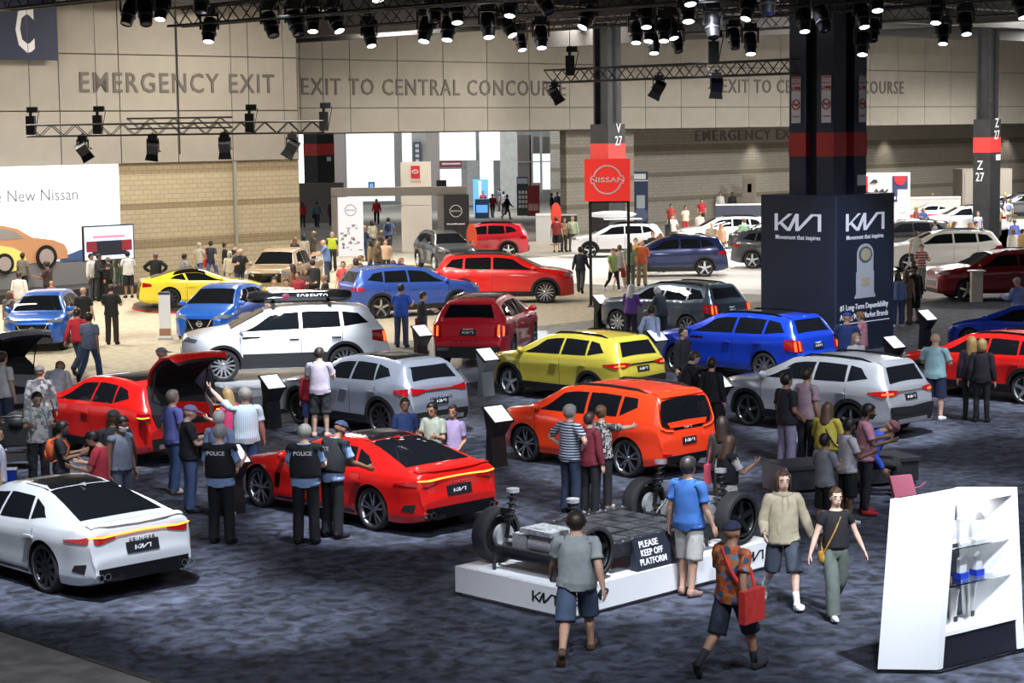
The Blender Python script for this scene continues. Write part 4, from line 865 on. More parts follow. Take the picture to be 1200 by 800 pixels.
b = MB(); b.ell((.06, -.235, .86), (.10, .045, .085), 12, 7); b.box(-.03, .15, -.245, -.225, .90, .93); acc('hip_bag', b, 'pelvis')
b = MB(); b.box(-.18, .17, .20, .27, .66, .98); b.path([(-.10, .235, .98), (-.08, .20, 1.2), (-.03, .165, 1.475), (.03, .165, 1.475), (.06, .20, 1.2), (.08, .235, .98)], .012, 5); acc('tote', b, 'chest')
b = MB(); b.path([(.04, .10, 1.48), (.10, 0, 1.37), (.15, -.12, 1.2), (.06, -.24, 1.03)], [.022]*4, 5); b.path([(.04, .10, 1.48), (-.09, .06, 1.44), (-.15, -.08, 1.24), (-.14, -.24, 1.03)], [.022]*4, 5); b.box(-.24, .12, -.33, -.25, .68, 1.04); acc('sling_tote', b, 'chest')
b = MB(); b.lathe([(.10, 1.425), (.125, 1.45), (.12, 1.475), (.10, 1.49), (.08, 1.47)], 14, Matrix.Translation((-.03, 0, 0)), cap=False); b.ell((-.13, 0, 1.43), (.055, .115, .075), 10, 6); b.path([(.112, .03, 1.45), (.135, .035, 1.36), (.138, .035, 1.27)], .006, 5); b.path([(.112, -.03, 1.45), (.135, -.035, 1.36), (.138, -.035, 1.29)], .006, 5); b.box(.125, .142, -.10, .10, 1.0, 1.12); acc('hood', b, 'chest')
for q, sd in ((1, 'L'), (-1, 'R')): b = MB(); b.ell((.086, q*.032, 1.652), (.009, .013, .0065), 8, 6); acc('eye'+sd, b, 'head')
for q, sd in ((1, 'L'), (-1, 'R')): b = MB(); b.ell((.0915, q*.031, 1.652), (.005, .0065, .0065), 8, 5); acc('iris'+sd, b, 'head')
for q, sd in ((1, 'L'), (-1, 'R')): b = MB(); b.path([(.094, q*.016, 1.676), (.093, q*.034, 1.681), (.082, q*.052, 1.674)], [.005, .006, .004], 5); acc('brow'+sd, b, 'head')
b = MB(); b.path([(.088, -.026, 1.592), (.097, -.01, 1.595), (.097, .01, 1.595), (.088, .026, 1.592)], [.004, .007, .007, .004], 6); acc('lips', b, 'head')
_w = J['handR']; _a = V(0, -_sa, -_ca); _p = _w+_a*.09+V(.0, .03, -.02)
b = MB(); b.box(-.075, .075, -.02, -.01, -.04, .04, M=Matrix.Translation(_p) @ Matrix.Rotation(.6, 4, 'X')); acc('phone', b, 'handR')
b = MB(); b.ell((-.015, 0, 1.735), (.05, .05, .045), 10, 6, Matrix.Translation((0, 0, 0))); b.ell((-.105, 0, 1.70), (.045, .045, .045), 10, 6); acc('bun', b, 'head')
b = MB(); b.box(.105, .125, -.11, .11, 1.09, 1.14); b.box(-.16, -.13, -.13, .13, 1.0, 1.05); acc('belt_gear', b, 'spine')
def rotm(rx, ry, rz):
    rx, ry, rz = [math.radians(a) for a in (rx, ry, rz)]
    return np.array(Matrix.Rotation(rz, 3, 'Z') @ Matrix.Rotation(ry, 3, 'Y') @ Matrix.Rotation(rx, 3, 'X'))
POSES = {
 'stand': dict(uL=(-26, 4, 0), uR=(26, 2, 0), eL=(0, -14, 0), eR=(0, -10, 0)),
 'relax': dict(uL=(-27, 8, 0), uR=(25, -4, 0), eL=(0, -22, 0), eR=(0, -18, 0), tL=(-2, -6, 0), sL=(0, 10, 0), tR=(3, 3, 0)),
 'hold': dict(uL=(-24, -18, 0), uR=(24, -18, 0), eL=(0, -82, -34), eR=(0, -82, 34), nk=(0, 12, 0)),
 'phone': dict(uL=(-26, 5, 0), uR=(22, -30, 0), eL=(0, -15, 0), eR=(0, -100, 25), nk=(0, 16, 0)),
 'photo': dict(uL=(-28, -58, 0), uR=(28, -58, 0), eL=(0, -78, -22), eR=(0, -78, 22)),
 'fold': dict(uL=(-20, -16, 0), uR=(20, -16, 0), eL=(0, -88, -66), eR=(0, -84, 66)),
 'clasp': dict(uL=(-26, 2, 0), uR=(26, 2, 0), eL=(0, -42, -42), eR=(0, -42, 42)),
 'back': dict(uL=(-20, 24, 0), uR=(20, 24, 0), eL=(0, -18, -40), eR=(0, -18, 40)),
 'hips': dict(uL=(12, 14, 0), uR=(-12, 14, 0), eL=(0, -60, -95), eR=(0, -60, 95)),
 'point': dict(uL=(-26, 6, 0), uR=(18, -78, 0), eL=(0, -15, 0), eR=(0, -12, 0)),
 'reach': dict(uL=(-20, -50, 0), uR=(20, -62, 0), eL=(0, -40, 0), eR=(0, -30, 0), sp=(0, 10, 0), nk=(0, 10, 0)),
 'walk': dict(uL=(-26, 24, 0), uR=(26, -20, 0), eL=(0, -18, 0), eR=(0, -25, 0), tL=(0, -22, 0), tR=(0, 18, 0), sL=(0, 8, 0), sR=(0, 26, 0), fR=(0, 14, 0), fL=(0, -4, 0)),
 'walk2': dict(uL=(-26, -20, 0), uR=(26, 24, 0), eL=(0, -25, 0), eR=(0, -18, 0), tL=(0, 18, 0), tR=(0, -22, 0), sL=(0, 26, 0), sR=(0, 8, 0), fL=(0, 14, 0), fR=(0, -4, 0)),
 'bend': dict(uL=(-24, -40, 0), uR=(24, -40, 0), eL=(0, -20, 0), eR=(0, -20, 0), pv=(0, 30, 0), sp=(0, 20, 0), tL=(0, -28, 0), tR=(0, -28, 0), nk=(0, 10, 0)),
 'lean': dict(uL=(-24, -30, 0), uR=(24, -34, 0), eL=(0, -50, -10), eR=(0, -50, 10), sp=(0, 16, 0), nk=(0, 10, 0)),
 'sit': dict(uL=(-25, -22, 0), uR=(25, -22, 0), eL=(0, -55, -15), eR=(0, -55, 15), tL=(8, -86, 0), tR=(-8, -86, 0), sL=(0, 84, 0), sR=(0, 84, 0), sp=(0, 8, 0)),
 'slump': dict(uL=(-25, -18, 0), uR=(25, -18, 0), eL=(0, -38, -20), eR=(0, -38, 20), tL=(8, -86, 0), tR=(-8, -86, 0), sL=(0, 84, 0), sR=(0, 84, 0), sp=(0, 32, 0), nk=(0, 22, 0)),
}
KEY = {'pv': 'pelvis', 'sp': 'spine', 'ch': 'chest', 'nk': 'neck', 'hd': 'head', 'uL': 'uarmL', 'uR': 'uarmR', 'eL': 'farmL', 'eR': 'farmR', 'hL': 'handL', 'hR': 'handR', 'tL': 'thighL', 'tR': 'thighR', 'sL': 'shinL', 'sR': 'shinR', 'fL': 'footL', 'fR': 'footR'}
def bone_mats(pose, head_s=1.0):
    loc = {KEY[k]: v for k, v in pose.items()}; out = {}
    for n, p, a, b, r in BONES:
        R = rotm(*loc.get(n, (0, 0, 0)))
        if n == 'head': R = R*head_s
        M = np.eye(4); j = J[n]; M[:3, :3] = R; M[:3, 3] = j-R@j
        if n in ('neck', 'head'): M[2, 3] -= .016
        out[n] = M if p is None else out[p]@M
    return np.array([out[n[0]] for n in BONES])
SKIN = [(.62, .38, .28), (.50, .29, .20), (.36, .19, .12), (.20, .10, .062), (.09, .045, .03), (.70, .46, .36)]
M_SKIN = [mat('skin_%d' % i, c, .55, var=.06, vscale=30) for i, c in enumerate(SKIN)]
def cloth(c):
    if not isinstance(c, str) or c in MATS: return MATS[c] if isinstance(c, str) else c
    return mat('cloth_'+c, c, .85, var=.12, vscale=9, bump=.25)
NAMES = {'tee': 'shirt', 'long': 'shirt', 'tank': 'top', 'coat': 'jacket', 'vest': 'vest', 'crop': 'top', 'pants': 'trousers', 'slim': 'trousers', 'wide': 'trousers', 'shorts': 'shorts', 'briefs': 'shorts', 'cap': 'cap', 'brim': 'cap_brim', 'longhair': 'long_hair', 'bobhair': 'hair', 'hip_bag': 'bag', 'sling_tote': 'tote_bag', 'tote': 'tote_bag', 'belt_gear': 'belt'}
PEOPLE = []
def person(label, at, face, top, bot, hair=('hair', '1c1512'), skin=0, pose='stand', H=1.72, fat=1.0, shoes='e8e8e8', acc=(), hi=None, z=0.0, foot=False, group=None, head_s=1.05, tw=None, name='person', **px):
    """at: pixel of the crown of the head (or of the feet with foot=True); face: heading in degrees, 90 = away from the camera."""
    d = dict(POSES[pose]) if isinstance(pose, str) else dict(pose); d.update(px)
    sc = H/1.755
    bm_ = bone_mats(d, head_s)
    if tw: pass
    def posed(t):
        me, co, w = TP[t]; h = np.c_[co, np.ones(len(co))]; q = np.einsum('nb,bij,nj->ni', w, bm_, h)[:, :3]; q[:, 0] *= fat; q[:, 1] *= fat; return me, q*sc
    bl, bc = posed('body_lo'); zmin = bc[:, 2].min()-.004; top_pt = bc[bc[:, 2].argmax()]
    seat = pose in ('sit', 'slump')
    f = math.radians(face); cf, sf = math.cos(f), math.sin(f)
    if foot: g = G(at[0], at[1], z)
    else:
        g = G(at[0], at[1], z+top_pt[2]-zmin+.012)
        g = Vector((g.x-(cf*top_pt[0]-sf*top_pt[1]), g.y-(sf*top_pt[0]+cf*top_pt[1]), z))
    depth = g.y; pxh = FPX*H/depth
    hi = pxh > 92 if hi is None else hi; sfx = '_hi' if hi else '_lo'
    def make(nm, t, m, parent):
        me, q = posed(t); me = me.copy(); q[:, 2] -= zmin; me.vertices.foreach_set('co', q.astype('f').ravel()); me.update(); me.materials.clear(); me.materials.append(m)
        return link(nm, me, parent)
    root = make(name, 'body'+sfx, M_SKIN[skin], None); root.location = g; root.rotation_euler = (0, 0, f)
    tag(root, label, 'person', group)
    for kind, col in (top if isinstance(top, list) else [top]): make(NAMES.get(kind, kind), (kind+sfx) if kind+sfx in TP else kind, cloth(col), root)
    make(NAMES[bot[0]], bot[0]+sfx, cloth(bot[1]), root)
    if shoes:
        for sd in 'LR': make('shoe', 'shoe'+sd+sfx, cloth(shoes), root)
    if hair:
        k, c = hair; hm = mat('hair_'+c, c, .5, var=.3, vscale=60, bump=.3)
        if k in ('cap', 'capback'):
            o = make('cap', 'cap'+sfx, cloth(c), root)
            if k == 'cap': make('cap_brim', 'brim', cloth(c), root)
        elif k == 'capblank': make('cap', 'cap'+sfx, cloth(c), root)
        else:
            make('hair', 'hair'+sfx, hm, root)
            if k != 'hair': make(NAMES.get(k, k), k, hm, root)
    for kind, col in acc:
      if kind == 'socks':
        for sd in 'LR': make('sock', 'sock'+sd+sfx, cloth(col), root)
      else: make(NAMES.get(kind, kind), kind+sfx if kind+sfx in TP else kind, cloth(col), root)
    if hi and math.sin(f) < .35:
        for sd in 'LR': e_ = make('eye', 'eye'+sd, mat('eye_white', (.22, .19, .18), .4), root); make('iris', 'iris'+sd, mat('eye_dark', (.02, .013, .01), .2), e_); make('eyebrow', 'brow'+sd, mat('brow', (.04, .025, .018), .7), root)  # eye white darkened to carry the shade of the socket
        if not any(a[0] == 'mask' for a in acc): make('lips', 'lips', mat('lips', (.42, .16, .13), .5), root)
    PEOPLE.append(root); return root
# ------------------------------------------------------------------ ceiling steel, trusses and stage lamps
M_TRUSS = mat('black_truss', (.012, .012, .013), .5, .3)
M_LENS = mat('lit_lens', (1, 1, 1), .3, emit=(.95, .97, 1), estr=9)
M_LENSOFF = mat('dark_lens', (.03, .03, .035), .1, coat=1.0)
M_FIX = mat('stage_lamp_black', (.010, .010, .012), .4)
M_FIXG = mat('stage_lamp_ring', (.10, .10, .11), .35, .6)
def truss(p0, d, L, label, w=.4, h=.4, seg=.45, rc=.03, rb=.016, name='lighting_truss', group=None):
    """box truss from p0 (underside middle) along horizontal direction d"""
    root = empty(name, p0, math.atan2(d.y, d.x), label, 'truss', group)
    for y in (-w/2, w/2):
        for z in (0, h): MB().bar((0, y, z), (L, y, z), rc, 6).build('chord', M_TRUSS, root)
    b = MB(); n = int(L/seg)
    for i in range(n):
        x0, x1 = i*L/n, (i+1)*L/n
        for y in (-w/2, w/2): b.bar((x0, y, 0 if i % 2 else h), (x1, y, h if i % 2 else 0), rb, 4, cap=False)
        for z in (0, h): b.bar((x0, -w/2, z), (x1, w/2, z) if i % 2 else (x0, w/2, z), rb, 4, cap=False)
    b.build('bracing', M_TRUSS, root); return root
TR = [((205, 31), 46, 15, 'left roof truss whose end stands above the second letter row'), ((397, 33), 52, 13, 'roof truss crossing above the middle of the back wall'), ((600, 38), 56, 14, 'roof truss running to the red sign column from the left'), ((796, 40), 66, 14, 'roof truss between the red sign column and the navy column'), ((-20, 14), 44, 12, 'roof truss at the top left corner of the hall'), ((500, 8), 42, 14, 'high roof truss over the centre'), ((900, 10), 48, 14, 'high roof truss right of the navy column')]
for (px, py), Y, L, lb in TR: truss(GD(px, py, Y), -AV, L, lb)
M_STEEL = mat('dark_roof_steel', (.03, .028, .028), .8)
for k, (px, py, Y) in enumerate([(420, 10, 92), (640, 22, 96), (800, 20, 80), (1000, 24, 84), (1140, 28, 88), (560, 2, 70), (900, 6, 70), (1100, 8, 66)]):
    p = GD(px, py, Y); o = hall_box('trim_4', M_STEEL, -14+0, 40, -.25, .25, 0, .9); o.location = (p.x, p.y, min(p.z, 11.8)); struct(o); o.rotation_euler = (0, 0, ANG_U if k % 2 else ANG_V)
for k, v in enumerate((30, 44, 58, 72)):
    o = struct(hall_box('trim_5', M_STEEL, 30, 150, v-.5, v+.5, 11.6, 12.5))
def stage_meshes():
    f = {}
    b = MB(); b.box(-.16, .16, -.11, .11, -.16, 0); b.bar((0, 0, 0), (0, 0, .12), .03, 8); b.bar((-.12, 0, .06), (.12, 0, .06), .018, 6); f['base'] = b.mesh('base', (M_FIX,), 30)
    b = MB()
    for s in (-1, 1): b.box(s*.20-.02, s*.20+.02, -.05, .05, -.50, -.10)
    b.box(-.20, .20, -.05, .05, -.20, -.14); f['yoke'] = b.mesh('yoke', (M_FIX,))
    b = MB(); b.lathe([(.06, .22), (.15, .20), (.17, .05), (.16, -.10), (.145, -.22), (.135, -.36), (.12, -.37)], 14, cap=False); b.lathe([(0, .22), (.06, .22)], 14, cap=False); f['head'] = b.mesh('lamp_head', (M_FIX,), 35)
    b = MB(); b.lathe([(.165, -.13), (.178, -.14), (.178, -.17), (.16, -.18)], 14, cap=False); f['ring'] = b.mesh('trim_ring', (M_FIXG,), 35)
    b = MB(); b.lathe([(.0, -.355), (.12, -.35)], 14, cap=False); f['lens'] = b.mesh('lens')
    b = MB(); b.box(-.20, .20, -.16, .16, -.15, .22); b.lathe([(.15, -.15), (.17, -.22), (.15, -.24)], 12, cap=False)
    for s, q in ((1, 'y'), (-1, 'y')): b.add([(-.2, s*.16, -.15), (.2, s*.16, -.15), (.24, s*.30, -.34), (-.24, s*.30, -.34)], [(0, 1, 2, 3), (3, 2, 1, 0)])
    f['par'] = b.mesh('lamp_head', (M_FIX,))
    b = MB(); b.lathe([(.0, -.16), (.15, -.16)], 12, cap=False); f['parlens'] = b.mesh('lens')
    return f
SM = stage_meshes(); HANG = MB().bar((0, 0, 0), (0, 0, 1), .013, 5).mesh('hanger', (M_FIX,))
ORD = ['first', 'second', 'third', 'fourth', 'fifth', 'sixth', 'seventh', 'eighth', 'ninth', 'tenth', 'eleventh', 'twelfth', 'thirteenth', 'fourteenth', 'fifteenth', 'sixteenth', 'seventeenth', 'eighteenth', 'nineteenth', 'twentieth', 'twenty-first', 'twenty-second', 'twenty-third', 'twenty-fourth', 'twenty-fifth', 'twenty-sixth', 'twenty-seventh', 'twenty-eighth', 'twenty-ninth', 'thirtieth', 'thirty-first', 'thirty-second', 'thirty-third', 'thirty-fourth']
FIX = [(153, 33, 0, 44, 12), (171, 33, 0, 44, -6), (190, 27, 1, 44, 4), (246, 53, 1, 44, 2), (237, 20, 0, 42, 0), (317, 47, 0, 44, -16), (346, 46, 0, 44, -18), (367, 41, 1, 44, -2), (392, 42, 1, 46, -24), (433, 58, 1, 50, -12), (500, 53, 1, 44, 10), (510, 30, 0, 44, 0), (526, 51, 1, 44, 6), (535, 31, 1, 42, -4), (572, 48, 1, 44, -4), (599, 23, 1, 42, 6), (594, 47, 1, 48, -26), (610, 62, 1, 58, -10), (634, 60, 1, 48, -2), (635, 21, 0, 42, -30), (690, 38, 1, 44, 28), (757, 36, 1, 46, 0), (746, 54, 1, 50, 4), (761, 52, 1, 50, 6), (766, 66, 1, 52, 0), (778, 52, 1, 48, 2), (786, 49, 1, 48, -12), (793, 64, 0, 56, -8), (806, 30, 1, 40, 0), (835, 48, 0, 46, 0), (860, 60, 0, 54, -3), (879, 67, 1, 50, 0), (900, 22, 0, 42, 3), (942, 41, 1, 46, 0), (962, 40, 0, 46, -16), (1010, 36, 1, 44, -6), (1023, 51, 0, 50, 6), (1011, 68, 1, 48, 6), (1027, 17, 1, 42, 0), (1097, 31, 1, 46, 8), (1105, 55, 1, 54, 6), (1131, 44, 1, 48, 0), (1196, 25, 1, 44, -6), (441, 5, 1, 40, -8), (807, 10, 1, 38, -4), (878, 27, 1, 44, 18)]
def stage_lamp(pos, tilt, lit, label, kind='spot', warm=False, rz=0.0, sc=1.0):
    root = empty('stage_lamp', pos, rz, label, 'stage light', 'stage lamps under the roof', sc)
    link('base', SM['base'], root); link('yoke', SM['yoke'], root)
    if kind == 'spot': link('hanger', HANG, root, None, (0, 0, .1), None, (1, 1, (12.72-pos[2])/sc-.1))
    h = link('lamp_head', SM['head' if kind == 'spot' else 'par'], root, None, (0, 0, -.45), (math.radians(-24 if kind == 'spot' else 35), math.radians(tilt), 0))
    if kind == 'spot': link('trim_ring', SM['ring'], h)
    link('lens', SM['lens' if kind == 'spot' else 'parlens'], h, (mat('warm_lens', (1, .9, .7), .3, emit=(1, .82, .5), estr=14) if warm else M_LENS) if lit else M_LENSOFF)
    return root
for lit in (0, 1):
    for k, (px, py, l, Y, t) in enumerate(sorted(f for f in FIX if f[2] == lit)):
        p = GD(px, py, Y+(k % 3)*(.95 if lit else -.95)+(.4 if lit else 0)); stage_lamp((p.x, p.y, p.z+.85), t, l, '%s black stage spotlight under the roof, %s of them counted from the left' % ('glowing' if l else 'unlit', ORD[k]))
def spot(fx, tgt, power, ang, blend=.4, col=(.86, .92, 1.0)):
    lamp('SPOT', fx, power, col, tgt, spot_size=math.radians(ang), spot_blend=blend, shadow_soft_size=.15)
# the low truss over the beige display and the one on the red sign column
p = GD(33, 160, 60); q = GD(380, 155, 60); truss(p, (q-p).normalized(), (q-p).length, 'low black truss with four lamps in front of the tan block wall', .34, .34, .36)
p = GD(150, 151, 66); q = GD(272, 149, 66); truss(p, (q-p).normalized(), (q-p).length, 'short black truss hanging behind the low lamp truss', .34, .34, .36)
p = GD(643, 97, 58); truss(p, -AV, 9.0, 'black truss crossing in front of the red sign column', .36, .36, .36)
for k, (px, py, Y, lit, t) in enumerate([(98, 163, 60, 0, -30), (180, 162, 60, 0, 8), (264, 160, 60, 1, 0), (343, 160, 60, 0, 32)]):
    p = GD(px, py-3, Y)-Vector((0, .17, 0)); stage_lamp(p, t, lit, ['flood lamp with barn doors, leftmost under the low truss', 'flood lamp with barn doors, second under the low truss', 'bright warm flood lamp glowing under the low truss', 'flood lamp with barn doors, rightmost under the low truss'][k], 'par', True, sc=.85)
for k, (px, py, Y, t) in enumerate([(655, 98, 57, -30), (777, 90, 52, 28), (845, 87, 49, 4)]):
    p = GD(px, py-2, Y)-AU*.18; stage_lamp(p, t, 0, sc=.72, kind='par', label=['unlit flood lamp under the left end of the sign column truss', 'unlit flood lamp under the middle of the sign column truss', 'unlit flood lamp under the right end of the sign column truss'][k])
def hoist(p, label):
    r = empty('chain_hoist', p, 0, label, 'hoist', 'chain hoists on the trusses')
    MB().box(-.13, .13, -.12, .12, .18, .75).build('motor', M_FIX, r); MB().box(-.10, .22, -.08, .08, .85, 1.02).build('hook_block', M_FIX, r)
    MB().bar((0, 0, .75), (0, 0, .9), .05, 8).bar((.12, 0, .2), (.26, 0, .9), .012, 5).build('cable', M_FIX, r); MB().bar((0, 0, 1.0), (0, 0, 12.6-p[2]), .011, 5).build('chain', M_STEEL, r)
for k, (px, py, Y) in enumerate([(37, 165, 60), (115, 164, 60), (293, 162, 60), (380, 160, 60), (668, 96, 57), (836, 84, 49.5)]):
    hoist(GD(px, py, Y), 'chain hoist %s' % ['on the far left end of the low truss', 'second from the left on the low truss', 'third from the left on the low truss', 'on the right end of the low truss', 'left of the red sign column on its truss', 'on the right end of the sign column truss'][k])
for px in (205,): p = GD(207, 60, 66); MB().bar((0, 0, 0), (0, 0, 12), .03, 6).build('trim_3', M_STEEL, None, loc=(p.x, p.y, 5.4)); 
bpy.data.objects['trim_3']['kind'] = 'structure'
# ------------------------------------------------------------------ columns
M_COL = mat('navy_column_wrap', (.020, .026, .052), .55)
M_COLB = mat('black_column', (.018, .018, .02), .6, var=.2, vscale=3)
M_RED = mat('column_red_band', (.52, .035, .03), .6)
M_SIGNW = mat('sign_white', (.78, .78, .80), .6)
M_SIGNR = mat('sign_red', (.55, .015, .02), .5)
def banner_text(txt, M, w, h, m, parent, name='lettering', bold=.004, depth=.004):
    me = text_mesh(txt, 1.0, depth, bold).copy(); co = coords0(me); a, b = co.min(0), co.max(0)
    co[:, 0] = (co[:, 0]-(a[0]+b[0])/2)*w/(b[0]-a[0]); co[:, 1] = (co[:, 1]-(a[1]+b[1])/2)*h/(b[1]-a[1]); me.vertices.foreach_set('co', co.astype('f').ravel())
    o = link(name, me, parent, m); o.matrix_local = M; return o
def coords0(me): co = np.empty(len(me.vertices)*3); me.vertices.foreach_get('co', co); return co.reshape(-1, 3)
FU = lambda u, v, z: frame((u, v, z), (1, 0, 0), (0, 0, 1))       # sign lying in a wall that runs along u, read from -v
FV = lambda u, v, z: frame((u, v, z), (0, -1, 0), (0, 0, 1))      # sign in a wall that runs along v, read from -u
KU, KV, KW, KL, KH = 42.37, 31.0, 2.65, 2.5, 4.2
col = empty('hall_column', UV(KU+KW/2, KV+KL/2), ANG_U, 'tall navy wrapped hall column with red bands and no smoking signs', 'column')
cw = .74
for (a, b, c, d) in ((-cw, -.18, -cw*.98, -.18), (.18, cw, -cw, -.18), (-cw, -.18, .18, cw), (.18, cw, .18, cw)): MB().box(a, b, c, d, KH-.3, 12.7).build('corner_post', M_COL, col)
MB().box(-cw+.2, cw-.2, -cw+.25, cw-.25, KH-.3, 12.7).build('core', M_COLB, col)
for (u0, u1, fr) in ((.18, cw, 0), ):
    MB().box(u0-.01, u1+.012, -cw-.012, -.18, 5.22, 5.86).build('red_band', M_RED, col); MB().box(-cw-.012, -.18, .18, cw+.01, 5.22, 5.86).build('red_band', M_RED, col); MB().box(-cw-.012, -.18, -cw-.012, -.18, 5.22, 5.86).build('red_band', M_RED, col)
def no_smoking(M, parent):
    s = MB().box(-.27, .27, 0, 2.15, 0, .012).build('no_smoking_sign', M_SIGNW, parent); s.matrix_local = M
    b = MB(); b.lathe([(.19, 0), (.25, 0), (.25, .02), (.19, .02), (.19, 0)], 24, Matrix.Translation((0, .85, .012)), cap=False); b.box(-.22, .22, -.022, .022, .014, .03, M=Matrix.Translation((0, .85, 0)) @ Matrix.Rotation(math.radians(-45), 4, 'Z')); b.build('prohibition_ring', M_SIGNR, s)
    MB().box(-.16, .14, .82, .88, .012, .018).box(.10, .16, .88, .94, .012, .018).build('cigarette', mat('sign_black', (.02, .02, .02), .6), s)
    MB().box(-.25, .25, 1.48, 1.68, .012, .02).build('red_strip', M_SIGNR, s); MB().box(-.25, .25, 2.06, 2.12, .012, .02).build('red_strip', M_SIGNR, s)
    banner_text('IN CASE OF', Matrix.Translation((0, 1.98, .014)), .42, .10, M_SIGNR, s); banner_text('EMERGENCY', Matrix.Translation((0, 1.83, .014)), .46, .12, M_SIGNR, s); MB().box(-.20, -.08, 1.60, 1.65, .02, .024).box(-.20, .2, 1.51, 1.55, .02, .024).build('caption_line', M_SIGNW, s)
    banner_text('NO SMOKING', Matrix.Translation((0, .30, .014)), .42, .09, M_SIGNR, s)
no_smoking(FV(-cw-.012, .50, 6.12) @ Matrix.Scale(.58, 4), col); no_smoking(FU(.52, -cw-.012, 6.12) @ Matrix.Scale(.58, 4), col); no_smoking(FV(-cw-.012, -.50, 6.12) @ Matrix.Scale(.58, 4), col)
MB().box(.32, .62, -cw-.08, -cw, 4.42, 4.70).build('emergency_light', M_SIGNW, col)
# the display tower round the foot of the column
M_TOWER = mat('tower_navy', (.012, .018, .042), .45)
tw = empty('display_tower', UV(KU, KV), ANG_U, 'dark navy square brand tower with white lettering and an award picture', 'display tower')
MB().box(0, KW, 0, KL, 0, KH).build('tower_body', M_TOWER, tw)
MB().box(-.012, .03, -.012, .03, 0, KH).build('edge_strip', mat('tower_edge', (.03, .04, .08), .4), tw)
M_LOGO = mat('logo_silver', (.62, .64, .72), .4, emit=(.62, .64, .75), estr=.25)
for M, w in ((FV(-.008, 1.25, 3.47), 1.55), (FU(1.30, -.008, 3.47), 1.75)):
    o = link('logo', kia_logo(w, .46, .008).mesh('logo', (M_LOGO,)), tw); o.matrix_local = M
    banner_text('Movement that inspires', M @ Matrix.Translation((0, -.42, 0)), w*.96, .16, M_LOGO, tw)
aw = MB(); M = FU(1.30, -.006, 1.42) @ Matrix.Diagonal((1.12, .82, 1, 1))
aw.prism([(-.42, 0), (.42, 0), (.40, .12), (.36, .12), (.36, .85), (.33, .85), (.33, 1.45)]+[(.33*math.cos(a), 1.45+.33*math.sin(a)) for a in np.linspace(.2, math.pi-.2, 9)]+[(-.33, 1.45), (-.33, .85), (-.36, .85), (-.36, .12), (-.40, .12)], .012, M)
aw.build('award_picture', mat('award_silver', (.45, .47, .56), .4), tw)
b = MB(); b.lathe([(0, .0), (.27, 0), (.27, .01), (0, .01)], 22, M @ Matrix.Translation((0, 1.42, .013)), cap=False); b.build('award_disc', mat('award_dark', (.10, .12, .15), .4), tw)
b = MB(); b.lathe([(0, .0), (.20, 0), (.20, .006), (0, .006)], 22, M @ Matrix.Translation((0, 1.42, .024)), cap=False); b.box(-.17, .17, .40, .66, .013, .02, M=M); b.build('award_medal', mat('award_gold', (.45, .40, .28), .4), tw)
banner_text('#1 Long-Term Dependability', FU(1.28, -.008, 1.18), 2.2, .20, M_LOGO, tw); banner_text('Among Mass Market Brands', FU(1.28, -.008, .93), 2.2, .20, M_LOGO, tw); MB().box(.15, 2.45, -.012, 0, .76, .78).build('rule_line', M_LOGO, tw)
# the black columns V27 and Z27
def hall_col(px, py, Y, w, lab, code, low=0.0, plate=True):
    p = GD(px, py, Y); r = empty('steel_column', (p.x, p.y, 0), ANG_U, lab, 'column')
    MB().box(-w*.16, w*.16, -w*.5, w*.5, 0, 12.7).box(-w*.5, w*.5, -w*.5, -w*.40, 0, 12.7).box(-w*.5, w*.5, w*.40, w*.5, 0, 12.7).build('column_shaft', M_COLB, r)
    MB().box(-w*.62, w*.62, -w*.62, w*.62, 0, 6.3).build('column_casing', M_COLB, r)
    MB().box(-w*.63, w*.63, -w*.63, w*.63, 4.55, 5.35).build('red_band', M_RED, r)
    MB().box(.05, .4, -w*.63-.06, -w*.63, 4.15, 4.45).build('fire_alarm', M_SIGNW, r)
    for M in (FU(w*.12, -w*.63, 6.1), FV(-w*.63, w*.1, 3.9)):
        for k, t in enumerate(code): banner_text(t, M @ Matrix.Translation((0, -.62*k, .01)), .34 if len(t) == 1 else .5, .46, M_SIGNW, r)
    return r
hall_col(712, 150, 98, .98, 'black steel column with red band behind the red square sign', ('V', '27')); hall_col(1157, 140, 104, .82, 'black steel column with red band near the right edge of the hall', ('Z', '27')); hall_col(373, 150, 136, 1.2, 'black steel column with red bands beside the corner of the tan wall', ())
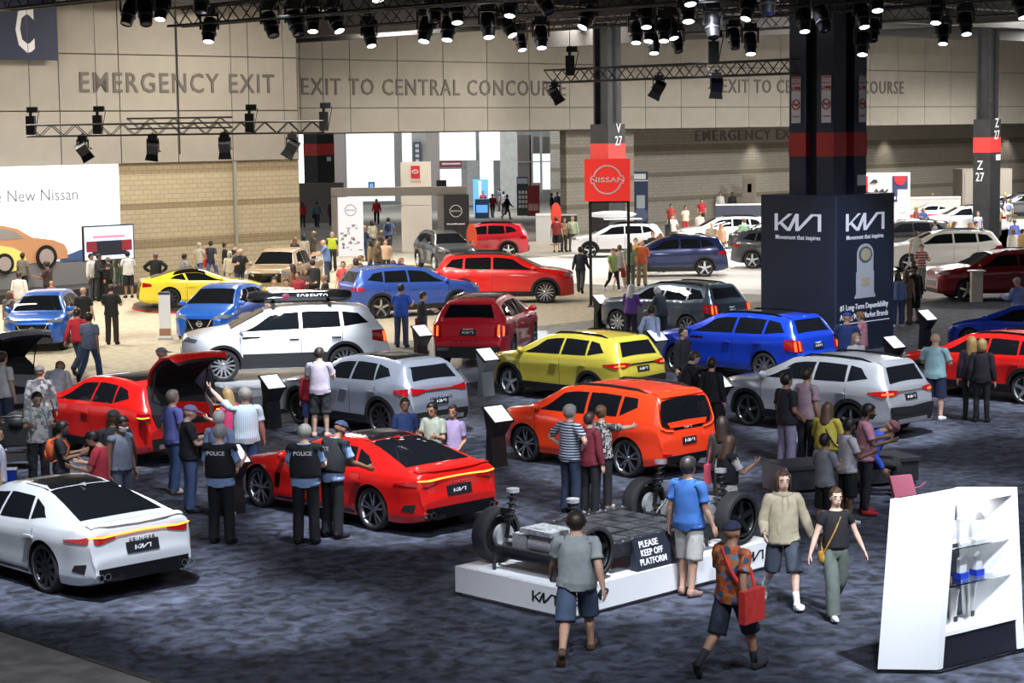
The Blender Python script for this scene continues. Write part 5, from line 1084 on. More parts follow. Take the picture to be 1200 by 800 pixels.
# ------------------------------------------------------------------ red square sign on posts
M_NRED = mat('sign_bright_red', (.75, .035, .025), .5, emit=(.9, .04, .03), estr=.35)
sp_ = G(691, 359); sg = empty('brand_sign', sp_, math.radians(-4), 'red square brand sign on two tall black posts', 'sign')
sw = 1.52; MB().box(-.13, sw-.10, -.16, .16, 3.60, 5.04).build('sign_cube', M_NRED, sg)
for x in (.0, sw-.22): MB().box(x, x+.10, -.05, .05, 0, 3.6).build('post', M_BLACK, sg)
MB().box(-.05, sw-.05, -.35, .35, 0, .04).build('base_plate', M_BLACK, sg); MB().box(0, sw-.12, -.05, .05, 3.54, 3.60).build('crossbar', M_BLACK, sg)
M = frame((.645, -.165, 4.33), (1, 0, 0), (0, 0, 1))
def ring_logo(M, r, m, parent, gap=.24, name='ring_emblem'):
    b = MB()
    for a0, a1 in ((gap, math.pi-gap), (math.pi+gap, 2*math.pi-gap)):
        n = 14; vs = []
        for k in range(n+1):
            a = a0+(a1-a0)*k/n
            for q in (.90*r, r): vs += [(q*math.cos(a), q*math.sin(a), 0), (q*math.cos(a), q*math.sin(a), .012)]
        b.add(vs, [f for k in range(n) for f in ((4*k, 4*k+4, 4*k+5, 4*k+1), (4*k+2, 4*k+3, 4*k+7, 4*k+6), (4*k+1, 4*k+5, 4*k+7, 4*k+3))])
    for s in (1, -1):
        for t in (1, -1): x0 = r*math.cos(gap); z0 = r*math.sin(gap)*t; b.box(min(s*x0*.90, s*(x0+.12*r)), max(s*x0*.90, s*(x0+.12*r)), z0-.04*r, z0+.04*r, 0, .012)
    o = b.build(name, m, parent); o.matrix_local = M; return o
ring_logo(M, .50, M_SIGNW, sg); banner_text('NISSAN', M, 1.16, .17, M_SIGNW, sg, bold=.02)
# ------------------------------------------------------------------ low archway sign beside the beige display
M_GREYF = mat('arch_grey', (.20, .185, .17), .5)
ar = empty('entry_arch', GD(395, 300, 90), 0, 'grey portal frame with a white and a black brand panel', 'display arch')
a0 = GD(395, 300, 90); a1 = GD(548, 296, 90); Lx = a1.x-a0.x
MB().box(-.2, Lx, -.15, .15, 2.72-.0, 3.12).build('beam', M_GREYF, ar); MB().box(Lx-1.35, Lx-1.05, -.15, .15, 0, 2.75).build('upright', M_GREYF, ar); MB().box(-.2, .05, -.15, .15, 0, 2.75).build('upright', M_GREYF, ar)
MB().box(.1, 1.25, -.22, -.16, 0, 2.7).build('white_panel', mat('banner_white', (.72, .73, .78), .5, emit=(.8, .82, .9), estr=.3), ar)
MB().box(Lx-1.05, Lx+.1, -.22, -.16, 0, 2.75).build('black_panel', mat('banner_black', (.02, .02, .022), .5), ar)
M_LINE = mat('print_dark', (.12, .13, .18), .6)
ring_logo(frame((.68, -.23, 2.1), (1, 0, 0), (0, 0, 1)), .26, M_LINE, ar); banner_text('NISSAN', frame((.68, -.23, 2.1), (1, 0, 0), (0, 0, 1)), .5, .07, M_LINE, ar)
ring_logo(frame((Lx-.5, -.23, 2.0), (1, 0, 0), (0, 0, 1)), .28, M_SIGNW, ar); banner_text('NISSAN', frame((Lx-.5, -.23, 2.0), (1, 0, 0), (0, 0, 1)), .55, .07, M_SIGNW, ar); MB().box(Lx-.92, Lx-.80, -.235, -.22, 1.38, 1.44).box(Lx-.78, Lx-.66, -.235, -.22, 1.38, 1.43).box(Lx-.64, Lx-.44, -.235, -.22, 1.38, 1.44).box(Lx-.42, Lx-.10, -.235, -.22, 1.38, 1.43).build('caption_line', M_SIGNW, ar)
b = MB()
for k in range(26): x = .15+random.random()*.9; z = .2+random.random()*1.2; b.box(x, x+.05+random.random()*.14, -.232, -.221, z, z+.03+random.random()*.1)
b.build('printed_picture', mat('print_mix', (.25, .27, .34), .6, col2=(.55, .45, .5), vscale=8), ar)
# ------------------------------------------------------------------ white pylon of the neighbouring stand
M_PYL = mat('pylon_white', (.66, .62, .55), .5)
p = GD(489, 292, 100); py_ = empty('brand_pylon', (p.x, p.y, 0), 0, 'tall cream pylon with a red brand tile near its top', 'pylon')
MB().box(-.75, .75, -.5, .5, 0, 2.35).build('lower_block', M_PYL, py_); MB().box(-.75, .75, -.5, .5, 2.37, 4.55).build('upper_block', M_PYL, py_)
MB().box(-.22, .22, -.54, -.5, 3.72, 4.35).build('red_tile', M_SIGNR, py_)
b = MB()
for rx, rz, zc in ((.17, .11, 4.06), (.06, .11, 4.06), (.10, .045, 4.12)): b.add([(r*math.cos(a)*rx, -.55-.005*(r < 1), zc+r*math.sin(a)*rz) for a in np.linspace(0, 2*math.pi, 21)[:-1] for r in (1, .75)], [(2*i, 2*((i+1) % 20), 2*((i+1) % 20)+1, 2*i+1) for i in range(20)])
b.build('oval_emblem', M_SIGNW, py_); banner_text('TOYOTA', frame((0, -.51, 3.55), (1, 0, 0), (0, 0, 1)), .55, .12, M_SIGNR, py_)
# ------------------------------------------------------------------ concourse behind the opening in the back wall
M_STONE = mat('concourse_stone', (.40, .40, .385), .7, var=.08, vscale=2)
M_DAY = mat('wall_daylight_glow', (.85, .87, .90), .6, emit=(.92, .96, 1.0), estr=.75)  # daylight on this wall is put in as glow
M_DGREY = mat('concourse_brown', (.20, .18, .165), .7)
M_PANE = mat('daylit_pane', (.7, .75, .8), .2, emit=(.85, .92, 1.0), estr=.9)
def flat(name, x0, y0, x1, y1, Y, m, d=.4, zmin=None):
    """upright slab seen between two pixels at depth Y"""
    a, b = GD(x0, y1, Y), GD(x1, y0, Y); z0 = max(a.z, 0) if zmin is None else zmin
    return struct(MB().box(a.x, b.x, Y, Y+d, z0, b.z).build(name, m))
for i, (x0, y0, x1, y1, Y, m, d) in enumerate([(330, 120, 760, 262, 172, M_STONE, .5), (403, 152, 463, 236, 165, M_DAY, .6), (350, 150, 362, 216, 150, M_DAY, .6), (388, 152, 404, 258, 150, M_DGREY, 1), (463, 152, 470, 236, 162, M_STONE, 1), (470, 152, 484, 236, 165, M_DAY, .5), (484, 150, 502, 250, 158, M_STONE, 1.2), (501, 150, 514, 250, 152, M_DGREY, 1.2), (514, 152, 557, 188, 160, M_DAY, .5), (516, 198, 541, 236, 164, M_PANE, .5), (541, 198, 548, 236, 162, M_STONE, .6), (548, 188, 562, 240, 160, M_STONE, 1.0), (562, 152, 588, 188, 163, M_DAY, .5), (562, 188, 578, 240, 164, M_DAY, .4), (587, 150, 606, 262, 154, M_STONE, 1.2), (607, 158, 622, 222, 160, M_DGREY, .5), (625, 160, 633, 180, 162, M_DGREY, .4), (636, 160, 646, 180, 162, M_DGREY, .4), (625, 180, 633, 214, 162, M_PANE, .4), (636, 180, 646, 222, 162, M_PANE, .4), (646, 150, 692, 258, 150, M_BRICKG, 1.0), (349, 214, 402, 268, 134, M_DGREY, .6)]):
    flat('wall_concourse', x0, y0, x1, y1, Y, m, d)
for k, (x, y0, y1) in enumerate([(622, 156, 225), (634, 156, 225), (646, 156, 225)]): flat('window_1', x-.8, y0, x+.8, y1, 160, M_STONE, .5)
flat('window_2', 606, 188.5, 647, 190.5, 159.8, M_STONE, .4)
def slab(name, x0, y0, x1, y1, Y, m, label, cat, d=.3, ground=True, group=None):
    a, b = GD(x0, y1, Y), GD(x1, y0, Y); z0 = 0 if ground else a.z
    r = empty(name, ((a.x+b.x)/2, Y, z0), 0, label, cat, group); w = b.x-a.x; h = b.z-z0
    return r, w, h
def board(name, x0, y0, x1, y1, Y, m, label, cat='sign board', d=.25, parts=(), ground=True, group=None):
    r, w, h = slab(name, x0, y0, x1, y1, Y, m, label, cat, d, ground, group)
    MB().box(-w/2, w/2, -d/2, d/2, 0, h).build('panel', m, r)
    for nm, (a, b, c, e), pm in parts: MB().box(-w/2+a*w, -w/2+b*w, -d/2-.03, -d/2, c*h, e*h).build(nm, pm, r)
    return r, w, h
M_NAVY = mat('board_navy', (.02, .035, .09), .5); M_MAROON = mat('board_maroon', (.22, .02, .025), .5); M_CYAN = mat('screen_blue', (.05, .2, .5), .3, emit=(.15, .4, .9), estr=.8)
r, w, h = board('red_board', 618, 217, 632, 250, 140, M_MAROON, 'dark red upright display board in the concourse', parts=[('text_block', (.1, .9, .18, .4), mat('print_pink', (.5, .25, .25), .6))])
r, w, h = board('shelf_board', 606, 207, 619, 252, 141, mat('board_dark', (.03, .035, .04), .5), 'dark upright board with small pale squares beside the dark red board', parts=[('header', (.05, .95, .82, .96), mat('board_grey', (.25, .28, .3), .5))]+[('tile', (.15+.28*i, .35+.28*i, .2+.12*j, .28+.12*j), M_STONE) for i in range(3) for j in range(4)])
r, w, h = board('navy_banner', 735, 201, 759, 262, 126, M_NAVY, 'navy banner board with white frame behind the red square sign', parts=[('header', (.08, .9, .86, .96), M_SIGNW), ('stripe', (0, 1, .82, .84), M_SIGNW), ('picture', (.45, .85, .3, .55), mat('board_pale', (.4, .45, .5), .5))])
b = MB(); b.bar((w*.15, -.16, h*.17), (w*.15, -.14, h*.17), .45, 18); b.build('tyre_print', mat('print_tyre', (.10, .13, .22), .6), r)
r, w, h = board('blue_booth', 555, 210, 572, 250, 144, M_CYAN, 'glowing blue screen booth in the concourse', parts=[('white_bar', (.35, .55, .2, .95), M_SIGNW)])
board('print_counter', 557, 233, 573, 262, 138, mat('booth_blue', (.12, .3, .5), .5), 'pale blue counter with printed front in the concourse', 'counter', 1.0, parts=[('print', (.1, .9, .3, .7), M_CYAN)])
board('exit_sign_board', 514, 188, 541, 196, 159.8, M_MAROON, 'small maroon overhead direction sign in the concourse', parts=[('text_bar', (.15, .95, .4, .65), M_SIGNW)], ground=False)
board('blue_vertical_sign', 432, 213, 439, 229, 164.8, M_NAVY, 'small navy sign on the daylit wall', parts=[('text_bar', (.2, .8, .1, .9), M_CYAN)], ground=False)
r, w, h = board('tall_letter_sign', 485, 166, 493, 193, 157.7, mat('sign_slate', (.08, .10, .14), .5), 'narrow slate sign with upright letters above the cream pylon', parts=[('letter', (.25, .75, .1+.22*k, .24+.22*k), M_SIGNW) for k in range(4)], ground=False)
r, w, h = board('loudspeaker', 512, 211, 523, 229, 118, M_FIX, 'black loudspeaker box standing above the portal frame', 'loudspeaker', .8, parts=[('grille', (.1, .9, .08, .92), M_BLACK)], ground=False)
MB().bar((0, 0, -r.location.z), (0, 0, .05), .06, 8).build('stand_pole', M_FIX, r)
board('grey_counter', 628, 250, 652, 276, 108, mat('counter_grey', (.42, .42, .42), .6), 'pale grey box counter beside the man in a dark red shirt', 'counter', 1.5, parts=[('top', (0, 1, .95, 1), M_SIGNW)])
board('black_table', 652, 250, 676, 262, 110, M_BLACK, 'black skirted table in front of the far group', 'table', .8, parts=[('top', (0, 1, .93, 1), M_STONE)])
board('grey_cabinet', 675, 218, 690, 268, 128, mat('cabinet_tan', (.26, .24, .21), .7), 'tall tan storage cabinet left of the red square sign', 'cabinet', .8, parts=[('door', (.1, .9, .08, .92), mat('cabinet_tan2', (.28, .26, .22), .7))])
board('cream_screen', 702, 220, 726, 262, 124, mat('cabinet_cream', (.40, .38, .34), .7), 'cream folding screen seen between the sign posts', 'screen', .5, parts=[('fold', (.48, .52, .02, .98), M_STONE)])
board('door_block', 870, 205, 886, 246, 132, mat('door_brown', (.24, .21, .17), .6), 'tan service door in the grey block wall', 'door', .2, parts=[('door_leaf', (.1, .9, 0, .92), mat('door_tan', (.20, .175, .14), .6)), ('door_window', (.35, .65, .6, .8), M_BLACK)])
board('low_barrier', 838, 238, 894, 252, 122, mat('barrier_navy', (.05, .06, .09), .5), 'long dark low barrier wall left of the navy tower', 'barrier', .4, parts=[('cap', (0, 1, .92, 1), M_SIGNW)])
board('storage_box', 1122, 197, 1180, 236, 142, mat('box_tan', (.30, .275, .24), .7), 'large tan boxed enclosure round the foot of the right column', 'enclosure', 3.0, parts=[('door_panel', (.05, .48, .05, .95), mat('box_tan2', (.33, .30, .26), .7)), ('door_panel', (.52, .95, .05, .95), mat('box_tan2', (.33, .30, .26), .7))])
board('low_wall', 1030, 230, 1125, 246, 124, mat('low_wall_white', (.46, .45, .43), .6), 'long pale low wall in front of the block wall at the right', 'low wall', .5, parts=[('cap', (0, 1, .94, 1), M_SIGNW)])
r, w, h = board('brand_banner', 1008, 202, 1066, 260, 96, mat('banner_board', (.66, .64, .62), .5), 'white framed banner wall with red and navy print beside the navy tower', parts=[('red_panel', (0, .14, .62, .96), M_SIGNR), ('navy_panel', (.64, .95, .62, .96), M_NAVY), ('red_foot', (.1, .95, 0, .06), M_SIGNR)])
b = MB(); b.prism([(.30*math.cos(a), .42*math.sin(a)) for a in np.linspace(math.pi, 2*math.pi, 12)], .02, frame((w*.295, -.16, h*.95), (1, 0, 0), (0, 0, 1))); b.build('red_half_disc', M_SIGNR, r)
b = MB(); b.path([(-w*.23+w*.04*k, -.16, h*(.76+.03*math.sin(k*2.1))) for k in range(8)], [.03, .06, .09, .05, .08, .10, .06, .04], 6); b.prism([(0, 0), (.45, .05), (.38, .2), (.22, .22)], .02, frame((-w*.34, -.15, h*.86), (1, 0, 0), (0, 0, 1))); b.build('scrawled_print', mat('sign_black', (.02, .02, .02), .6), r)
b = MB()
for k in range(5): b.box(w*(.18+.055*k), w*(.205+.055*k), -.17, -.15, h*.655, h*.69)
b.build('star_row', M_SIGNW, r)
board('slim_panel', 1052, 222, 1064, 258, 95, M_SIGNW, 'slim white sheet of small print leaning on the framed banner wall', 'sign board', .2, parts=[('print_line', (.2, .8, .15+.15*k, .2+.15*k), M_STONE) for k in range(4)])
# blue letter banner, top left
o = hall_box('letter_banner', mat('banner_blue', (.012, .018, .055), .6), 38, 42.15, LV-.5, LV-.4, 9.05, 12.7, label='navy banner with a large white letter C in the top left corner', cat='banner')
_cu, _cz = on_v(29, 37, LV-.5); me = text_mesh('C', 2.45, .01, .06, sx=.5); c = link('lettering', me, o, M_SIGNW); c.matrix_local = frame((_cu-40.075, -.06, _cz-9.05), (1, 0, 0), (0, 0, 1))
# ------------------------------------------------------------------ big picture wall, stage and television of the beige display
SV = 66.2
M_LED = mat('picture_wall_white', (.75, .77, .80), .5, emit=(.95, .97, 1.0), estr=.95)
a_, b_ = on_v(-40, 260, SV)[0], on_v(141, 260, SV)[0]
led = empty('picture_wall', UV(b_, SV), ANG_U, 'huge glowing white picture wall with two printed cars at the left', 'picture wall')
w = b_-a_; ztop = on_v(138, 192, SV)[1]
MB().box(-w, 0, 0, .3, .2, ztop).build('screen_face', M_LED, led)
_ta, _tz = on_v(-26, 229, SV); _tb, _tz = on_v(91, 227, SV)
tx = banner_text('The New Nissan', FU((_ta+_tb)/2-b_, -.01, _tz), _tb-_ta, .46, mat('print_grey', (.22, .24, .27), .6), led, bold=0)
def on_led(px, py): u, z = on_v(px, py, SV); return u-b_, z
def ledpoly(name, pts, m, d=.02): q = MB().prism([on_led(*p) for p in pts], d, frame((0, -.0, 0), (1, 0, 0), (0, 0, 1))); return q.build(name, m, led)
ledpoly('printed_ground', [(-40, 312), (140, 302), (140, 345), (-40, 348)], mat('print_ground', (.22, .22, .23), .7))
ledpoly('printed_hills', [(70, 302), (95, 292), (140, 296), (140, 304), (70, 308)], mat('print_hill', (.06, .12, .3), .7))
MO = mat('print_copper', (.50, .24, .12), .5, emit=(.6, .3, .15), estr=.25)
ledpoly('printed_car', [(-30, 268), (2, 264), (20, 268), (37, 278), (62, 281), (75, 286), (79, 294), (79, 302), (68, 304), (-30, 318)], MO, .04)
ledpoly('printed_windows', [(-20, 272), (2, 268), (16, 271), (28, 279), (-20, 283)], mat('print_glass', (.35, .33, .32), .4), .055)
ledpoly('printed_sports_car', [(-30, 290), (0, 288), (14, 290), (26, 296), (30, 304), (28, 315), (-30, 326)], mat('print_yellow', (.72, .6, .15), .5, emit=(.8, .65, .2), estr=.3), .07)
for (cx, cy, r_) in ((53, 301, 13.5), (4, 309, 12)):
    u_, z_ = on_led(cx, cy); s_ = abs(on_led(cx+r_, cy)[0]-u_)*.92; b = MB(); b.bar((u_, -.08, z_), (u_, -.10, z_), s_, 22); b.build('printed_tyre', M_BLACK, led)
    b = MB(); b.bar((u_, -.09, z_), (u_, -.115, z_), s_*.68, 18); 
    b.build('printed_rim', mat('print_rim', (.45, .38, .36), .5), led)
st = hall_box('display_stage', mat('stage_black', (.02, .02, .022), .5), on_v(-40, 350, 63.8)[0], on_v(178, 350, 63.8)[0], 63.8, 66.1, 0, .35, label='long black stage step below the picture wall', cat='stage')
tv = empty('television', UV(on_v(126, 290, 63.4)[0], 63.4, 0), ANG_U, 'large television on a stand showing a car front', 'television'); 
x0, z1 = on_v(96, 265, 63.4); x1, z0 = on_v(157, 303, 63.4); c0 = on_v(126, 290, 63.4)[0]; x0 -= c0; x1 -= c0; 
MB().box(x0, x1, -.05, .05, z0, z1).build('housing', M_BLACK, tv); MB().box(x0+.05, x1-.05, -.06, -.05, z0+.05, z1-.05).build('screen', mat('tv_screen', (.3, .4, .6), .3, emit=(.45, .6, .95), estr=.9, col2=(.7, .75, .85), vscale=2), tv)
cx = (x0+x1)/2; 
b = MB(); b.box(cx-.75, cx+.75, -.07, -.06, z0+.2, z0+.75); b.build('pictured_grille', mat('tv_dark', (.03, .035, .06), .4), tv)
b = MB(); b.box(cx-1.0, cx-.55, -.075, -.062, z0+.35, z0+.75); b.box(cx+.55, cx+1.0, -.075, -.062, z0+.35, z0+.75); b.build('pictured_fender', mat('tv_red', (.35, .04, .06), .4), tv)
b = MB(); b.box(cx-.7, cx+.7, -.075, -.062, z0+.85, z0+.95); b.build('pictured_light', mat('tv_pink', (.7, .2, .3), .4, emit=(.9, .3, .4), estr=.6), tv); MB().box(-.2, .2, .0, .2, -.0, z0).build('stand', M_BLACK, tv)
o = empty('banner_stand', G(194, 398), 0, 'white roll-up banner stand beside the front-facing blue hatchback', 'banner'); MB().box(-.17, .17, -.03, .03, .06, 1.42).build('sheet', mat('banner_sheet', (.8, .8, .8), .5), o); MB().box(-.17, .17, -.035, -.03, .12, .34).build('picture', mat('banner_pic', (.35, .18, .1), .5), o); MB().box(-.17, .17, -.035, -.03, 1.34, 1.42).build('header', M_NAVY, o); MB().box(-.2, .2, -.12, .12, 0, .06).build('foot', M_STONE, o)
# turntable under the yellow coupe
t0 = G(237, 366); tt = empty('turntable', (t0.x, t0.y+2.3, 0), 0, 'round black turntable with red edge under the yellow coupe', 'turntable')
MB().lathe([(0, 0), (2.75, 0), (2.75, .16), (0, .16)], 40, cap=False).build('disc', mat('turntable_black', (.03, .03, .03), .35), tt, 30); MB().lathe([(2.75, .02), (2.79, .02), (2.79, .07), (2.75, .07)], 40, cap=False).build('edge_strip', M_RED, tt, 30)
# ------------------------------------------------------------------ plinths under the two raised cars
M_PLINTH = mat('plinth_white', (.66, .67, .70), .35)
def plinth(pts, h, label):
    c = sum((Vector(p) for p in pts), Vector())/len(pts); r = empty('car_plinth', (c.x, c.y, 0), 0, label, 'plinth'); q = [(p.x-c.x, p.y-c.y) for p in pts]
    MB().prism(q, h-.03, Matrix.Translation((0, 0, .0))).build('plinth_body', M_PLINTH, r)
    MB().prism([(x*1.01, y*1.01) for x, y in q], .03, Matrix.Translation((0, 0, h-.03))).build('plinth_top', mat('plinth_top', (.58, .60, .63), .2, coat=.5), r)
PH = .36
plinth([G(240, 466), G(297, 484), G(340, 478), G(470, 452), G(470, 436), G(262, 436)], PH, 'angular white plinth under the white car with the roof box')
plinth([G(497, 437), G(537, 450), G(585, 444), G(648, 424), G(640, 402), G(540, 405)], PH, 'angular white plinth under the deep red car seen from behind')
# ------------------------------------------------------------------ info stands
M_SCR = mat('stand_screen', (.8, .82, .86), .3, emit=(.85, .9, 1.0), estr=.75)
def kiosk(px, py, face, label, m=M_BLACK, h=1.08):
    p = G(px, py)-AU*(.5 if m is M_KSIL and px > 700 or px in (718, 1062) else .22)+AV*.06; r = empty('info_stand', p, math.radians(face), label, 'info stand', 'information stands beside the cars', .93)
    b = MB(); b.prism([(-.12, 0), (.12, 0), (.06, .6), (.26, .86), (.26, .90), (-.15, 1.14), (-.16, 1.08), (-.08, .7)], .36, frame((0, .18, 0), (1, 0, 0), (0, 0, 1))); b.build('stand_body', m, r, 40)
    M = frame((.06, 0, 1.02), (0, 1, 0), (-.80, 0, .60))
    MB().box(-.25, .25, -.24, .24, -.02, .025).build('screen_frame', M_BLACK, r).matrix_local = M
    MB().box(-.22, .22, -.21, .21, .024, .03).build('screen', M_SCR, r).matrix_local = M
M_KSIL = mat('stand_silver', (.35, .36, .38), .4, .6)
for px, py, fc, lb, m in [(331, 500, -50, 'black info stand with lit sloping screen in front of the grey crossover', M_BLACK), (289, 600, -50, 'black info stand with lit screen by the nose of the red fastback', M_BLACK), (595, 545, -50, 'black info stand with lit screen at the front corner of the orange-red boxy car', M_BLACK), (580, 463, -50, 'silver info stand with lit screen before the yellow crossover', M_KSIL), (851, 500, -50, 'black info stand with lit screen beside the silver crossover', M_BLACK), (786, 436, -50, 'silver info stand with lit screen beside the bright blue car', M_KSIL), (718, 386, -50, 'black info stand with lit screen beside the dark slate car', M_BLACK), (1062, 446, -50, 'black info stand with lit screen at the nose of the red car on the right', M_BLACK), (1092, 410, -50, 'black info stand with lit screen at the nose of the blue car on the right', M_BLACK), (503, 430, -50, 'black info stand with pale screen left of the deep red car', M_BLACK)]: kiosk(px, py, fc, lb, m)
o = empty('info_stand', G(1144, 354), math.radians(-90), 'cream info stand in front of the maroon car', 'info stand', 'information stands beside the cars'); MB().box(-.14, .14, -.19, .19, 0, 1.05).build('stand_body', M_PYL, o); MB().box(-.24, .24, -.26, .26, 1.05, 1.10).build('screen', M_PAPER, o)
# feather flags of the pale display
def feather(px, py, Y, h, col, label, wd=.28):
    p = GD(px, py, Y); o = empty('feather_flag', (p.x, p.y, 0), 0, label, 'flag'); MB().bar((0, 0, 0), (0, 0, h*.5), .025, 6).build('pole', M_BLACK, o); MB().lathe([(0, 0), (.35, 0), (.33, .03), (0, .04)], 14, cap=False).build('base', M_BLACK, o, 30)
    MB().ell((0, 0, h*.72), (wd, .04, h*.30), 14, 8).build('flag_cloth', mat('flag_'+col, col, .6), o, 50)
feather(652, 290, 104, 2.2, 'd23b25', 'red oval feather flag beside the pale grey counter'); feather(553, 300, 88, 1.9, 'd8502a', 'orange feather flag in front of the dark red crossover', .24)
# ------------------------------------------------------------------ electric chassis on its white platform
M_ALU = mat('cast_aluminium', (.62, .63, .65), .3, .5, var=.15, vscale=20); M_BATT = mat('battery_case', (.07, .075, .085), .3, .7, var=.3, vscale=14); M_DKM = mat('dark_steel', (.06, .06, .065), .4, .8)
PU, PV, PW, PL, PZ = 16.97, 16.40, 2.05, 4.05, .40         # u runs along the length
pf = empty('chassis_platform', UV(PU, PV), ANG_U, 'low white platform with black lettering under the bare electric chassis', 'platform')
MB().box(.06, PL-.06, .06, PW-.06, 0, .06).build('plinth_foot', mat('platform_foot', (.3, .3, .32), .5), pf); MB().box(0, PL, 0, PW, .06, PZ).build('platform_body', mat('platform_white', (.74, .74, .76), .4), pf); MB().box(.02, PL-.02, .02, PW-.02, PZ, PZ+.006).build('platform_top', mat('platform_marble', (.72, .72, .74), .25, col2=(.52, .53, .57), vscale=1.6), pf)
M_INK = mat('black_lettering', (.012, .012, .014), .5)
o = link('logo', kia_logo(.42, .13, .006).mesh('logo', (M_INK,)), pf); o.matrix_local = FV(-.006, .42, .24)
banner_text('E-GMP', FU(.40, -.006, .25), .62, .14, M_INK, pf)
o = link('logo', kia_logo(.42, .13, .006).mesh('logo', (M_INK,)), pf); o.matrix_local = FU(PL-.45, -.006, .24)
sg2 = empty('warning_sign', UV(PU+1.66, PV+.03, PZ+.006), ANG_U, 'dark sloping sign reading PLEASE KEEP OFF PLATFORM', 'sign')
b = MB(); b.add([(-.36, 0, .02), (.36, 0, .02), (.36, .10, .42), (-.36, .10, .42), (-.36, .13, 0), (.36, .13, 0), (-.36, 0, 0), (.36, 0, 0)], [(0, 1, 2, 3), (3, 2, 5, 4), (6, 7, 1, 0), (0, 3, 4, 6), (1, 7, 5, 2)]); b.build('sign_body', mat('sign_slate_navy', (.015, .018, .03), .5), sg2)
for k, t in enumerate(('PLEASE', 'KEEP OFF', 'PLATFORM')): banner_text(t, frame((-.04 if k else -.08, (.325-.11*k-.02)*.25-.008, .325-.11*k), (1, 0, 0), (0, .243, .97)), (.36, .42, .5)[k], .085, M_SIGNW, sg2, bold=.01)
ch = empty('electric_chassis', UV(PU, PV, PZ+.006), ANG_U, 'bare electric car chassis with battery floor, motors and four wheels', 'car chassis')
WR = .36; AX0, AX1 = .55, 3.45
MB().box(1.15, 2.85, .30, 1.75, .20, .36).build('battery_pack', M_BATT, ch)
b = MB()
for i in range(5):
    for j in range(4): b.box(1.22+.325*i, 1.50+.325*i, .36+.35*j, .66+.35*j, .36, .375)
b.build('battery_module', mat('battery_lid', (.20, .21, .23), .22, .6, col2=(.05, .055, .065), vscale=5), ch)
for y in (.22, 1.78): MB().box(1.0, 3.0, y-.05, y+.05, .20, .38).build('side_rail', M_BATT, ch)
b = MB()
for i in range(12):
    for y in (.22, 1.78): b.bar((1.06+.17*i, y, .38), (1.06+.17*i, y, .395), .014, 6)
b.build('rail_bolts', M_ALU, ch)
for ax, s in ((AX0, 1), (AX1, -1)):
    MB().box(ax-.30, ax+.30, .55, 1.45, .18, .24).box(ax-.30, ax-.22, .42, 1.58, .16, .30).box(ax+.22, ax+.30, .42, 1.58, .16, .30).build('subframe', M_DKM, ch)
    b = MB(); b.bar((ax, .62, .36), (ax, 1.12, .36), .135, 16); b.bar((ax, 1.12, .36), (ax, 1.20, .36), .10, 14); b.box(ax-.14, ax+.16, 1.15, 1.40, .26, .46); b.build('drive_motor', M_ALU, ch, 40)
    MB().box(ax-.20, ax+.22, .64, 1.20, .50, .56).box(ax-.14, ax+.08, .78, 1.02, .56, .58).build('inverter', mat('inverter_case', (.55, .56, .58), .3, .5, var=.4, vscale=18), ch)
    MB().path([(ax+.2*s, .7, .6), (ax+.5*s, .75, .62), (ax+.7*s, .85, .42)], .018, 6).path([(ax+.2*s, .9, .62), (ax+.45*s, .95, .66), (ax+.7*s, 1.0, .42)], .018, 6).build('power_cable', mat('cable_black', (.02, .02, .02), .5), ch, 40)
    for y, q in ((.16, 1), (1.84, -1)):
        t = link('wheel', TIRE, ch, None, (ax, y, WR), (0, 0, 0 if q > 0 else math.pi), (WR, WR*.98, WR)); link('rim', RIMS['five'], t, M_RIMD)
        b = MB(); b.bar((ax, y+q*.10, WR), (ax, y+q*.17, WR), .16, 16); b.build('brake_disc', M_ALU, ch, 40)
        b = MB(); b.bar((ax-.2, 1-q*.4, .26), (ax, y+q*.12, .26), .025, 6); b.bar((ax+.2, 1-q*.4, .26), (ax, y+q*.12, .26), .025, 6); b.bar((ax, 1-q*.45, .36), (ax, y+q*.1, .36), .022, 8); b.build('control_arm', M_DKM, ch)
        top = (ax+.02, y+q*.30, .98); b = MB(); b.bar((ax, y+q*.20, .36), top, .028, 8); b.build('damper', M_DKM, ch, 40)
        pts = [Vector((ax, y+q*.245, .55)).lerp(Vector(top), k/40)+Vector((.062*math.cos(k*.9), .062*math.sin(k*.9), 0)) for k in range(38)]
        MB().path(pts, .012, 5).build('coil_spring', M_DKM, ch, 60); MB().bar((top[0], top[1], .95), (top[0], top[1], 1.0), .085, 12).build('spring_mount', M_ALU, ch, 40)
for x, y in ((.18, .42), (.18, 1.5), (.86, .4), (.86, 1.6), (3.1, .4), (3.1, 1.6), (3.85, .5), (3.85, 1.5)): MB().bar((x, y, 0), (x, y, .22), .025, 8).build('support_post', M_DKM, ch, 40)
